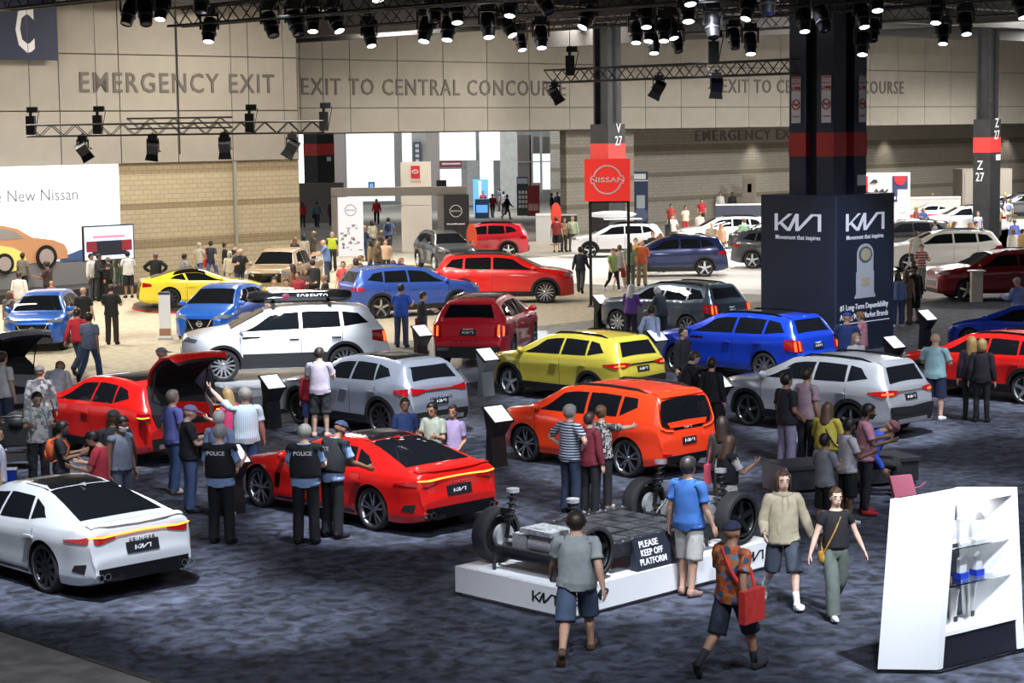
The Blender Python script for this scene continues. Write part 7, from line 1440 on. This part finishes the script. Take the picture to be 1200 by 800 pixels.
# --- round the red crossover with the raised tailgate
person('man in a violet-blue polo looking into the raised tailgate', (201, 457), 40, ('tee', '5b5f9f'), ('pants', BLUEJ), ('hair', '6f655d'), 1, 'relax', 1.76, 1.05, 'a98f83')
person('broad man in a pale blue shirt reaching up to the raised tailgate', (243, 446), 110, ('tee', 'pale_stripes'), ('pants', BLUEJ), ('hair', '8c8680'), 0, 'relax', 1.80, 1.14, '6b5a50', uL=(-10, -118, 0), eL=(0, -22, 0))
person('man in a black T-shirt and lavender cap looking at the red crossover', (223, 474), 20, ('tee', '1e1f22'), ('pants', '4a5d82'), ('cap', '7b78a0'), 0, 'hold', 1.74, 1.06, '2a2a2c')
person('white-haired man in a slate blue shirt behind the first police officer', (256, 481), 72, ('tee', '7c88a8'), ('shorts', '8a7f6c'), ('hair', 'b9b6b0'), 0, 'stand', 1.70, 1.05, 'b9b9b9')
person('blonde woman in a bright pink top at the raised tailgate', (266, 455), 150, ('tee', 'd0406e'), ('pants', '5c6f9c'), ('longhair', 'a48656'), 0, 'hold', 1.63, 1.0, WH)
person('man in a black shirt and grey cap beyond the raised tailgate', (188, 407), 10, ('long', '1b1c20'), ('pants', DG), ('cap', '8a8a92'), 1, 'stand', 1.76, 1.02, K)
person('dark-haired person half hidden behind the raised tailgate', (235, 415), 80, ('long', '3c3a44'), ('pants', DG), ('hair', '4a3a30'), 0, 'stand', 1.70, 1.0, K)
person('man in a flowered white shirt holding a white bag at the left', (43, 459), -58, ('tee', 'floral_white'), ('pants', 'camo_dark'), ('hair', '15120f'), 1, 'hold', 1.72, 1.02, K, acc=[('backpack', 'b9bccb')])
person('man in black with an orange backpack and face mask', (73, 493), 10, ('tee', '1d2028'), ('pants', DG), ('hair', '141210'), 3, 'hold', 1.62, 1.0, K, acc=[('backpack', 'c2562a'), ('mask', '3c3f48')])
person('young man in a coral red T-shirt bent over his phone', (110, 505), 175, ('tee', 'cf4250'), ('pants', '3a3f4c'), ('hair', '120f0e'), 1, 'hold', 1.66, 1.04, K, nk=(0, 28, 0))
person('man in a grey sleeveless shirt with a white face mask', (143, 487), -35, ('tank', '6b7080'), ('pants', '4b5160'), ('hair', '131110'), 3, 'stand', 1.78, 1.02, K, acc=[('mask', 'd9d6d2')], nk=(0, 14, 0))
person('person in a black hooded coat behind the grey sleeveless shirt', (133, 480), 110, ('coat', '17181c'), ('pants', K), ('capback', '17181c'), 3, 'stand', 1.78, 1.1, K)
person('person in a white shirt and black cap bending into the red crossover', (70, 423), 88, ('long', 'c9cbd4'), ('pants', '3a4560'), ('capback', '15171d'), 2, 'bend', 1.74, 1.06, K)
person('person in a grey camouflage hoodie at the open silver boot', (46, 428), 95, ('coat', 'camo_grey'), ('pants', DG), ('capback', '6a6668'), 2, 'stand', 1.72, 1.08, K)
person('man in a white T-shirt cut by the left edge', (2, 412), 60, ('tee', WH), ('shorts', '3c455c'), ('hair', '3a2b22'), 0, 'stand', 1.78, 1.02, WH)
person('person in a pale shirt low at the left edge by the blue crate', (-6, 500), 20, ('tee', 'b9bccb'), ('shorts', '7d8fb5'), ('hair', '2a211c'), 1, 'stand', 1.66, 1.0, WH)
# --- beige display
person('woman in a red top walking with the man in grey-blue', (90, 361), 70, ('long', 'a51f2c'), ('pants', '28314a'), ('hair', '2a1d18'), 2, 'walk', 1.72, 1.05, K)
person('man in a grey-blue T-shirt and jeans beside the woman in red', (104, 366), 78, ('tee', '73809c'), ('pants', '46597f'), ('hair', '2b221c'), 1, 'walk2', 1.76, 1.05, '2e2a28')
person('bald man in a black T-shirt behind the sky blue small crossover', (97, 336), 85, ('tee', '1f2022'), ('pants', DG), None, 1, 'stand', 1.72, 1.08, K)
person('man with braces over a black shirt standing alone on the beige carpet', (130, 333), 88, ('tee', '202124'), ('pants', '2d2622'), ('hair', '3a2a20'), 1, 'hold', 1.76, 1.06, K)
person('man in a long white shirt by the television', (106, 297), -20, ('coat', 'cfccc8'), ('pants', '4a4d54'), ('hair', '231a15'), 2, 'stand', 1.74, 1.02, K)
person('man in a dark jacket talking by the television', (116, 297), 0, ('coat', '25262a'), ('pants', K), ('hair', '231a15'), 2, 'hold', 1.76, 1.0, K)
person('short person in black by the television', (127, 301), 160, ('coat', '1d1d20'), ('pants', K), ('hair', '6d645c'), 1, 'stand', 1.62, 1.0, K)
person('man in a white T-shirt and black shorts facing the television', (149, 294), 120, ('tee', 'dcdcdc'), ('shorts', '1f2125'), ('hair', '1a1412'), 2, 'hold', 1.76, 1.05, K)
person('person in green shorts half hidden at the television stand', (138, 294), 150, ('tee', '5a6a55'), ('shorts', '4d6150'), ('hair', '1a1412'), 2, 'hold', 1.68, .95, K)
person('man in a black jacket with his back turned behind the yellow coupe', (182, 296), 85, ('coat', '191a1e'), ('pants', K), ('capback', '6a6a6c'), 3, 'hips', 1.74, 1.12, K)
person('person in a grey T-shirt behind the roof of the yellow coupe', (216, 297), 40, ('tee', '8f8c93'), ('pants', DG), ('hair', '1a1412'), 3, 'hold', 1.66, 1.0, K)
person('woman in a pale top walking with the man in a dark shirt', (233, 284), 60, ('tee', 'b9b3a6'), ('pants', '4a5d82'), ('hair', 'a8a39c'), 0, 'walk', 1.68, 1.0, WH)
person('man in a dark shirt carrying a red bag near the tan wall', (247, 282), 70, ('tee', '2b3140'), ('pants', '46597f'), ('hair', '2a211c'), 1, 'walk2', 1.76, 1.05, K, acc=[('tote', 'd0342b')])
person('slim person in black raising a phone by the pickup truck', (263, 284), 20, ('long', '1b1b1e'), ('slim', K), ('hair', '1a1412'), 1, 'photo', 1.74, .95, K)
person('woman in a cream dress next to the tan pickup truck', (269, 294), 100, ('coat', 'c5bca6'), ('wide', 'c5bca6'), ('bobhair', 'a99c86'), 0, 'stand', 1.62, 1.0, 'b9a58f')
person('big man in a black T-shirt in front of the tan pickup truck', (281, 291), -60, ('tee', '25262a'), ('pants', '3a4560'), None, 0, 'hold', 1.78, 1.16, K)
person('person in a long white robe at the left edge of the beige display', (22, 318), 75, ('coat', 'd6d2cb'), ('wide', 'cfcac2'), ('hair', '2c221d'), 2, 'stand', 1.70, 1.08, K, acc=[('tote', 'b02c38')])
person('person in a dark top holding something up before the picture wall', (54, 306), 160, ('tee', '3a2a2c'), ('pants', DG), ('bun', '231a16'), 3, 'hold', 1.72, 1.05, K)
person('small child with fair hair below the picture wall', (60, 329), 120, ('tee', '8f4a3a'), ('shorts', DG), ('hair', 'a98d63'), 0, 'stand', 1.15, .95, WH, head_s=1.12)
person('person in a patterned top low behind the sky blue small crossover', (10, 341), 70, ('tee', 'camo_grey'), ('pants', DG), ('bobhair', '6a5138'), 2, 'stand', 1.5, 1.0, K)
person('man seen above the roof of the sky blue small crossover', (26, 296), 70, ('tee', '7b776f'), ('pants', DG), ('hair', '2c221d'), 3, 'stand', 1.72, 1.0, K)
# --- crowd in the middle
person('man in a white T-shirt, left of two facing the camera behind the roof box', (321, 325), -80, ('tee', 'd5d2cb'), ('pants', DG), ('hair', '2c221d'), 1, 'stand', 1.74, 1.02, K)
person('man in a white T-shirt, right of two facing the camera behind the roof box', (335, 326), -95, ('tee', 'd0cdc4'), ('pants', DG), ('hair', '3a2a20'), 1, 'hold', 1.74, 1.02, K)
person('person in a dark red shirt among the crowd by the pickup bed', (349, 318), -110, ('tee', '8a2530'), ('pants', '4a3a2c'), ('hair', '1c1613'), 2, 'stand', 1.70, 1.0, K)
person('tall man in a black shirt in the crowd by the pickup bed', (366, 304), 120, ('long', '1d1d20'), ('pants', K), ('hair', '191412'), 1, 'hold', 1.80, 1.02, K)
person('woman in black with tied hair at the front of the crowd', (379, 322), 170, ('tee', '201f22'), ('pants', K), ('bun', '8a6a42'), 1, 'hold', 1.66, 1.0, K)
person('child in an orange shirt and white cap below the crowd', (372, 357), -100, ('tee', 'd0603c'), ('shorts', DG), ('cap', 'cfcfcb'), 1, 'stand', 1.25, .95, WH, head_s=1.1)
person('small child in grey beside the orange-shirted child', (358, 345), 60, ('tee', 'a89f93'), ('shorts', DG), ('hair', '3a2a20'), 1, 'stand', 1.2, .95, WH, head_s=1.1)
person('man in a blue shirt leaning on the pickup side', (378, 281), 175, ('tee', '6a86bd'), ('pants', '3a4560'), None, 0, 'reach', 1.76, 1.05, K)
person('person in a fluorescent yellow vest behind the pickup truck', (389, 272), -95, [('tee', '3a4a3a'), ('vest', 'c3d834')], ('pants', DG), ('hair', 'c2b8a5'), 0, 'stand', 1.70, 1.0, K)
CROWD = [(334, 272, 'a49a90', 'grey'), (346, 278, '2f3644', 'navy'), (356, 275, 'b9b09f', 'beige'), (368, 271, '4a453f', 'brown'), (343, 309, '6a4a30', 'rust'), (357, 314, '55433a', 'umber'), (402, 306, 'b03a3c', 'scarlet'), (411, 309, '3b2f2b', 'chocolate'), (417, 302, '7d6a52', 'khaki'), (423, 299, '2b2b2e', 'charcoal'), (434, 281, '8b7a5f', 'sand'), (443, 283, '5a4a3a', 'olive brown'), (452, 280, 'c9a98a', 'peach'), (427, 264, '32405f', 'dark blue'), (436, 258, '8d8573', 'stone'), (447, 270, '47413c', 'mud brown'), (461, 305, '231f1f', 'black'), (470, 302, '8a6a52', 'tan')]
for k, (x, y, c, nm) in enumerate(CROWD):
    person('person in %s in the crowd before the portal frame' % ('a '+nm+' top' if nm[0] not in 'aeiou' else 'an '+nm+' top'), (x, y), [-90, 60, 120, 20, 170, -40][k % 6], (['tee', 'long', 'coat'][k % 3], c), (['pants', 'slim', 'shorts'][k % 3], ['2a2d35', '3d4a63', '4a443c'][k % 3]), (['hair', 'bobhair', 'longhair'][(k*2) % 3], ['2a1d17', '6b4a2e', '191412', '8a7358'][k % 4]), k % 4, ['stand', 'hold', 'relax', 'phone'][k % 4], 1.58+.04*(k % 5), 1.0, K, group='crowd before the portal frame')
person('woman in a red jacket and black trousers at the corner of the tan wall', (354, 236), 80, ('coat', 'b3202c'), ('slim', K), ('longhair', '231a16'), 2, 'stand', 1.68, 1.0, K)
person('man in blue-grey with a black bag beyond the tan wall', (371, 236), 88, ('long', '5a6880'), ('pants', '262a33'), ('hair', '231a16'), 2, 'walk', 1.72, 1.05, K, acc=[('tote', '1c1c20')])
person('man in navy with a red bag beyond the tan wall', (389, 234), 92, ('long', '27304a'), ('pants', '2a2e3a'), ('hair', '231a16'), 2, 'walk2', 1.76, 1.05, K, acc=[('tote', 'a8242e')])
person('person in a red shirt and black trousers seen through the portal frame', (441, 233), -88, ('long', 'c42632'), ('pants', K), ('hair', '231a16'), 2, 'walk', 1.70, 1.05, K)
person('man in a light blue shirt with a backpack under the portal frame', (455, 255), 85, ('tee', '6f8ec4'), ('pants', '2d3850'), ('hair', '2c221d'), 1, 'walk', 1.74, 1.08, K, acc=[('backpack', '2a3350')])
person('woman in a dark red coat walking in the concourse', (577, 227), 80, ('coat', '8c1f2e'), ('slim', K), ('hair', '231a16'), 1, 'walk', 1.70, 1.05, K)
person('person in black striding in the concourse', (594, 228), -20, ('coat', '222226'), ('slim', K), ('hair', '231a16'), 2, 'walk2', 1.74, 1.0, K)
for k, (x, y, c) in enumerate([(528, 223, '6a5a4a'), (534, 221, '8a8a90'), (566, 224, 'a33a4a'), (585, 221, '555a66'), (590, 224, '9a9aa0')]): person('far visitor in %s standing in the bright concourse' % ['brown', 'pale grey', 'rose', 'slate', 'silver'][k], (x, y), [0, 80, -80, 180, 60][k], ('tee', c), ('pants', '33363d'), ('hair', '231a16'), 1, 'stand', 1.7, 1.0, K)
person('man in a bright blue T-shirt watching the royal blue crossover', (470, 333), 78, ('tee', '2450b0'), ('pants', '38455f'), ('hair', '1d1613'), 2, 'hold', 1.78, 1.08, K)
person('woman in black with a red bag facing the deep red car', (496, 342), 10, ('long', '26262b'), ('pants', '2f3a58'), ('hair', '201814'), 2, 'hold', 1.68, 1.0, K, acc=[('tote', 'b52c3a')])
# --- pale display
person('man in a dark red shirt and black shorts by the pale grey counter', (652, 254), 80, ('tee', '86302f'), ('shorts', '1f2024'), ('hair', '3a2a20'), 1, 'stand', 1.76, 1.08, K)
person('woman in khaki between the dark red shirt and the pale green shirt', (661, 255), -60, ('long', '9a8668'), ('pants', '4a463e'), ('bobhair', '6b4a2e'), 0, 'hold', 1.70, 1.0, K)
person('man in a pale green shirt next to the woman in khaki', (671, 253), -100, ('long', 'b3c4a8'), ('pants', '6a6a66'), ('hair', '7a7068'), 0, 'stand', 1.76, 1.05, K)
person('man in a dark navy shirt walking alone on the grey aisle', (680, 289), 78, ('long', '252b3b'), ('pants', '3a3c42'), ('hair', '1f1815'), 1, 'walk', 1.76, 1.0, K)
person('girl in a lime T-shirt and black leggings walking', (718, 291), -60, ('tee', '9fbf7a'), ('slim', K), ('hair', '8a6a42'), 0, 'walk', 1.66, 1.0, WH)
person('woman in lilac grey with red shorts near the sign post', (726, 287), 70, ('tee', 'a8a0a8'), ('shorts', '9a2a38'), ('hair', '6a5138'), 0, 'walk2', 1.70, 1.0, WH)
person('woman in a sage top beside the sign post', (738, 284), 80, ('tee', '7f9a78'), ('pants', '6a6654'), ('longhair', '5a4330'), 0, 'stand', 1.70, 1.02, K)
person('man in a mustard shirt at the navy crossover', (745, 279), -100, ('tee', 'b8a04a'), ('pants', '6a6654'), ('hair', '4a3a2c'), 0, 'stand', 1.74, 1.0, K)
person('man in an orange polo and khaki trousers at the navy crossover', (752, 281), 85, ('tee', 'd0643c'), ('pants', 'a08f6c'), None, 0, 'hold', 1.78, 1.1, K)
person('person in black behind the bonnet of the navy crossover', (765, 271), -80, ('long', '222226'), ('pants', K), ('hair', '2c221d'), 1, 'stand', 1.70, 1.0, K)
person('person in a white top behind the bonnet of the navy crossover', (774, 273), 60, ('tee', 'cfcfcf'), ('pants', DG), ('hair', '8a6a42'), 0, 'stand', 1.66, 1.0, K)
person('person in a red top standing before the grey block wall', (786, 239), -80, ('tee', 'a83438'), ('pants', DG), ('hair', '231a16'), 2, 'stand', 1.70, 1.05, K)
person('person in a cream T-shirt behind the white crossover with bikes', (788, 251), -80, ('tee', 'd6d0c2'), ('pants', '6a6a66'), ('hair', '6b4a2e'), 0, 'hold', 1.72, 1.08, K)
person('person in a white top and red shorts in the far aisle', (803, 241), -70, ('tee', 'cfd0b8'), ('shorts', 'a83438'), ('hair', '231a16'), 2, 'stand', 1.70, 1.0, K)
person('person in red by the low dark barrier', (822, 233), -80, ('tee', 'b03038'), ('pants', DG), ('hair', '2c221d'), 1, 'stand', 1.72, 1.05, K)
person('person in white near the far white crossover', (820, 248), 70, ('tee', 'c9c4ba'), ('pants', 'a08f6c'), ('hair', '6b4a2e'), 0, 'stand', 1.66, 1.0, K)
person('person in a white coat behind the low dark barrier', (844, 225), -90, ('coat', 'd9d6d2'), ('pants', 'cfcac2'), ('hair', '2c221d'), 1, 'stand', 1.76, 1.0, K)
person('person in dark clothes behind the low dark barrier', (858, 225), -80, ('coat', '26262b'), ('pants', K), ('hair', '191412'), 3, 'stand', 1.74, 1.1, K)
person('man in a khaki shirt at the far white crossover', (834, 260), 80, ('tee', 'a39882'), ('pants', '55524a'), None, 0, 'hold', 1.74, 1.08, K)
person('man in a sea green T-shirt beside the navy tower', (872, 256), 85, ('tee', '84a58e'), ('pants', '8a8f94'), ('hair', '4a3a2c'), 0, 'hold', 1.78, 1.08, K)
person('woman in peach by the black crossover left of the tower', (845, 262), -70, ('tee', 'c99a7a'), ('pants', '6a5a4a'), ('longhair', '6b4a2e'), 0, 'stand', 1.66, 1.0, K)
GRP = [(646, 226, '26262b'), (653, 225, '4a5468'), (659, 226, '30323a'), (665, 227, '6a3a40'), (670, 229, '2a2226')]
for k, (x, y, c) in enumerate(GRP): person('visitor in %s in the far huddle before the grey wall' % ['black', 'slate blue', 'charcoal', 'burgundy', 'dark plum'][k], (x, y), [0, -80, 180, 90, 200][k], ('coat', c), ('pants', K), ('hair', '191412'), 2, 'stand', 1.72, 1.0, K, group='far huddle')
person('white-haired woman in a purple top by the dark slate car', (740, 333), 60, ('long', '6b4390'), ('pants', '2c2433'), ('longhair', 'c9c4c0'), 2, 'hold', 1.66, 1.05, K)
person('boy in a pale blue shirt with hands behind his back', (763, 358), 60, ('long', 'aab8d6'), ('pants', '3a4560'), ('hair', '2a1f18'), 2, 'back', 1.68, 1.0, K)
person('visitor with silver hair leaning at the dark slate car door', (771, 336), 130, ('tee', '39404c'), ('pants', DG), ('bobhair', '9c979a'), 1, 'lean', 1.64, 1.0, K)
person('man in a dark coat beside the bright blue car', (800, 383), -40, ('coat', '15161a'), ('pants', K), ('hair', '2b2420'), 0, 'stand', 1.76, 1.0, K)
person('man in a black jacket bending over the info stand screen', (812, 412), 15, ('coat', '1b1c20'), ('pants', K), ('hair', '3d332c'), 0, 'lean', 1.74, 1.05, K)
person('youth in black with a pink jacket tied at the waist', (834, 419), 60, ('long', '191a1d'), ('slim', '141518'), ('hair', '2a1f18'), 1, 'stand', 1.68, 1.0, 'c9c4c8', acc=[('hip_bag', 'b03a9a')])
# --- near the silver crossover and bench
person('man in a black polo and grey trousers beside the silver crossover', (921, 437), 30, ('tee', '22242a'), ('pants', '8f8ba3'), ('hair', '15120f'), 2, 'clasp', 1.76, 1.08, K)
person('man in a pale pink T-shirt beside the silver crossover', (945, 431), 40, ('tee', 'b59aa6'), ('pants', '2c2f38'), ('hair', '2e2219'), 1, 'stand', 1.78, 1.04, K)
person('woman in a yellow top with a shoulder strap on the bench', (970, 471), 60, ('long', 'a99a3c'), ('pants', '26262b'), ('longhair', '54402e'), 1, 'sit', 1.66, 1.12, K, acc=[('bag_strap', '1d1d20')], z=.0)
person('boy in a grey T-shirt and black shorts in front of the bench', (966, 508), 40, ('tee', '8b8b90'), ('shorts', '17181b'), ('hair', '1d1613'), 2, 'fold', 1.52, .98, WH, acc=[('mask', '26282d')])
person('boy in a white T-shirt with a dark stripe next to the bench', (996, 490), 20, ('tee', 'c3bdc2'), ('shorts', '15161a'), ('hair', '1a1412'), 3, 'hold', 1.62, 1.0, WH, acc=[('mask', '26282d')])
person('man in a pink T-shirt and black face mask by the bench', (1018, 473), 0, ('tee', 'c78a9c'), ('slim', '26262b'), ('hair', '17120f'), 3, 'hold', 1.74, 1.02, 'b02430', acc=[('mask', '1d1e22')])
person('man in a royal blue jacket slumped forward on the bench', (1044, 492), -10, ('long', '1d3fa0'), ('pants', K), ('capback', '5a3038'), 3, 'slump', 1.78, 1.12, K, z=.0)
person('man in a mint green shirt and navy shorts watching the red crossover', (1096, 390), 60, ('tee', '9cc0c6'), ('shorts', '232b47'), None, 0, 'fold', 1.80, 1.12, 'e4e4e4')
person('blonde woman in a dark plum jacket beside the red crossover', (1139, 394), 80, ('coat', '2c2030'), ('slim', K), ('longhair', 'b08d58'), 0, 'stand', 1.72, 1.0, K)
person('second blonde woman in black behind the one in plum', (1151, 397), 70, ('coat', '1e1a20'), ('slim', K), ('bobhair', 'a58352'), 0, 'stand', 1.70, 1.0, K)
person('man in a blue cap and navy shirt below the tower lettering', (993, 366), 70, ('tee', '2c3f78'), ('pants', '3a3f4c'), ('cap', '3456b0'), 1, 'hold', 1.76, 1.14, K)
person('person in a pink top beside the man in the blue cap', (1008, 365), 150, ('long', 'c98a96'), ('pants', '4a4640'), ('hair', '8a6a4a'), 0, 'hold', 1.70, 1.0, K)
person('blonde woman with a white face mask below the tower', (1003, 390), -70, ('long', 'bcb8c0'), ('pants', DG), ('longhair', '9a7d52'), 0, 'stand', 1.62, .95, K, acc=[('mask', 'dcdcdc')])
person('woman in a blue and white top at the tower corner', (1052, 319), -80, ('long', '8fa3d8'), ('pants', '5a6aa0'), ('longhair', '1a1412'), 3, 'stand', 1.64, 1.0, WH)
person('man in a long black coat and black cap at the tower corner', (1072, 311), 120, ('coat', '15161a'), ('shorts', '15161a'), ('capback', '15161a'), 3, 'stand', 1.78, 1.12, K)
person('person in khaki behind the man in the black coat', (1062, 316), 80, ('tee', '8b7a5f'), ('pants', '6a5a4a'), ('longhair', '6b5136'), 1, 'stand', 1.68, 1.0, K)
person('man in a red and white striped shirt by the long white car', (1080, 286), -85, ('tee', 'red_stripes'), ('pants', '8a948f'), ('hair', '6b4a2e'), 0, 'hold', 1.72, 1.02, K)
person('man in a grey T-shirt at the bonnet of the long white car', (1074, 271), 60, ('tee', 'a3a29e'), ('pants', DG), ('hair', '4a3a2c'), 1, 'stand', 1.76, 1.08, K)
person('person in a lavender hooded top by the blue saloon at the right edge', (1192, 325), 120, ('coat', '7f8fc4'), ('pants', '3a4560'), ('capback', '9aa6cc'), 1, 'hold', 1.74, 1.1, K)
person('man in an orange shirt among the far cars', (1163, 229), 85, ('tee', 'e08a2c'), ('pants', '9a8f78'), ('hair', '4a3a2c'), 0, 'stand', 1.76, 1.05, K)
person('person in a white shirt and backpack among the far cars', (1182, 233), 80, ('tee', 'cfd0c4'), ('shorts', '8a8578'), ('hair', '9a8a70'), 0, 'stand', 1.76, 1.02, K, acc=[('backpack', '6a78a0')])
FAR = [(1052, 247, '55627a', 'slate'), (1082, 243, '3a4a78', 'indigo'), (1074, 241, '9a5a50', 'brick red'), (1096, 258, '6a6a6a', 'ash grey'), (1119, 259, '4a7a78', 'teal'), (1112, 262, '8fb0a8', 'mint'), (1146, 248, '8a90b0', 'periwinkle'), (1158, 226, '3a3a40', 'black'), (1178, 226, '2c3648', 'navy'), (1144, 259, '7fa39a', 'sea green'), (1170, 242, 'a3906f', 'sand'), (1187, 268, 'c9c6c0', 'white'), (1198, 268, 'a88a5a', 'ochre'), (1092, 226, 'd8c9a3', 'cream'), (1137, 260, 'b0a890', 'beige'), (1189, 257, '4a58a0', 'cobalt')]
for k, (x, y, c, nm) in enumerate(FAR): person('far visitor in %s among the cars right of the navy tower' % nm, (x, y), [80, -80, 20, 160, -30][k % 5], (['tee', 'long'][k % 2], c), (['pants', 'shorts'][k % 2], ['3a3d45', '6a6654'][k % 2]), (['hair', 'longhair', 'bobhair'][k % 3], ['2a1d17', '6b4a2e', '9a7d52'][k % 3]), k % 4, ['stand', 'hold', 'relax'][k % 3], 1.6+.04*(k % 5), 1.03, K, group='far visitors on the right')
# ------------------------------------------------------------------ beams of the stage lamps, with added fill spots among them
def beam(u, v, power=2600, ang=34, du=-2.5, dv=-2.5, blend=.55, col=(.86, .92, 1.0), z=9.4, tz=0.3):
    spot(UV(u+du, v+dv, z), UV(u, v, tz), power, ang, blend, col)
for (u, v, pw) in [(14.2, 22.6, 1), (19.8, 22.8, 1), (25.6, 22.8, 1), (31.7, 22.6, 1.1), (37.8, 22.6, 1), (19.9, 31.5, .9), (25.8, 29.8, 1), (31.8, 29.8, 1), (37.3, 29.4, 1), (43.4, 37.0, .8), (43.5, 24, .9), (28.2, 36.6, .9), (37.6, 38.0, .9)]:
    beam(u, v, 6800*pw, 28, -2.2, -3.0, .6)
for (u, v, pw, an) in [(18.9, 17.3, 1.1, 28), (18.7, 11.9, 1.0, 22), (22.2, 19.8, .55, 26), (21.6, 14.6, .6, 26), (14.5, 19.4, .8, 24), (27.5, 18.5, .55, 26), (24.5, 27.0, .5, 24), (16.3, 26.8, .5, 24), (30.5, 27.0, .4, 24), (34.5, 21.0, .5, 24), (20.3, 27.2, .6, 24)]:
    beam(u, v, 6000*pw, an, -1.5, -3.0, .8)
for (u, v, pw) in [(14, 20, 1), (21, 14, 1), (29, 20, 1), (22, 28, 1), (36, 30, 1), (38, 18, 1)]:
    beam(u, v, 1700*pw, 85, -5, -7, 1.0, (.80, .87, 1.0), 9.0)  # wide unseen washes added from the camera side as fill
for (u, v, pw, du, dv) in [(29.5, 38.0, 1.0, -7, -7), (38.5, 40.0, .8, -7, -7), (43.6, 31.6, .9, -6, -8), (20.0, 12.5, .8, -4, -6), (41.5, 31.5, .7, -9, -4)]: beam(u, v, 5200*pw, 26, du, dv, .8, tz=1.5)  # unseen front spots added to brighten the tower and displays
for (u, v, pw) in [(19.4, 14.6, .6), (15.8, 15.4, .45), (17.6, 13.4, .4), (22.5, 19.5, .5)]: beam(u, v, 5200*pw, 20, -5, -6, .9, tz=1.0)  # front spots added to brighten the walking visitors
# downlights washing the recessed block wall
for px in (668, 883, 1038, 1180):
    u_, z_ = on_v(px, 165, BV+4.9); spot(UV(u_, BV+3.9, 5.9), UV(u_, BV+4.8, 2.0), 260, 75, .9, WARM)
beam(35.4, 36.8, 5200, 24, -8, -8, .8, tz=1.2)  # unseen spot added to lift the back of the deep red car
# unseen fill spots added in front to brighten the beige and pale displays
for (u, v, pw) in [(29, 47, 1), (38, 47, 1), (46, 52, .9), (27, 56, .8)]: beam(u, v, 9000*pw, 34, -11, -11, .9, (1.0, .95, .87), 11.5, 1.0)
for (u, v, pw) in [(62, 50, .9), (72, 44, .8), (84, 40, .8)]: beam(u, v, 9000*pw, 36, -11, -11, .9, (1.0, .97, .93), 11.5, 1.0)  # same added fill for the pale display
beam(28.6, 37.6, 4200, 20, -8, -8, .8, tz=1.0)  # added front spot brightening the white car on its plinth
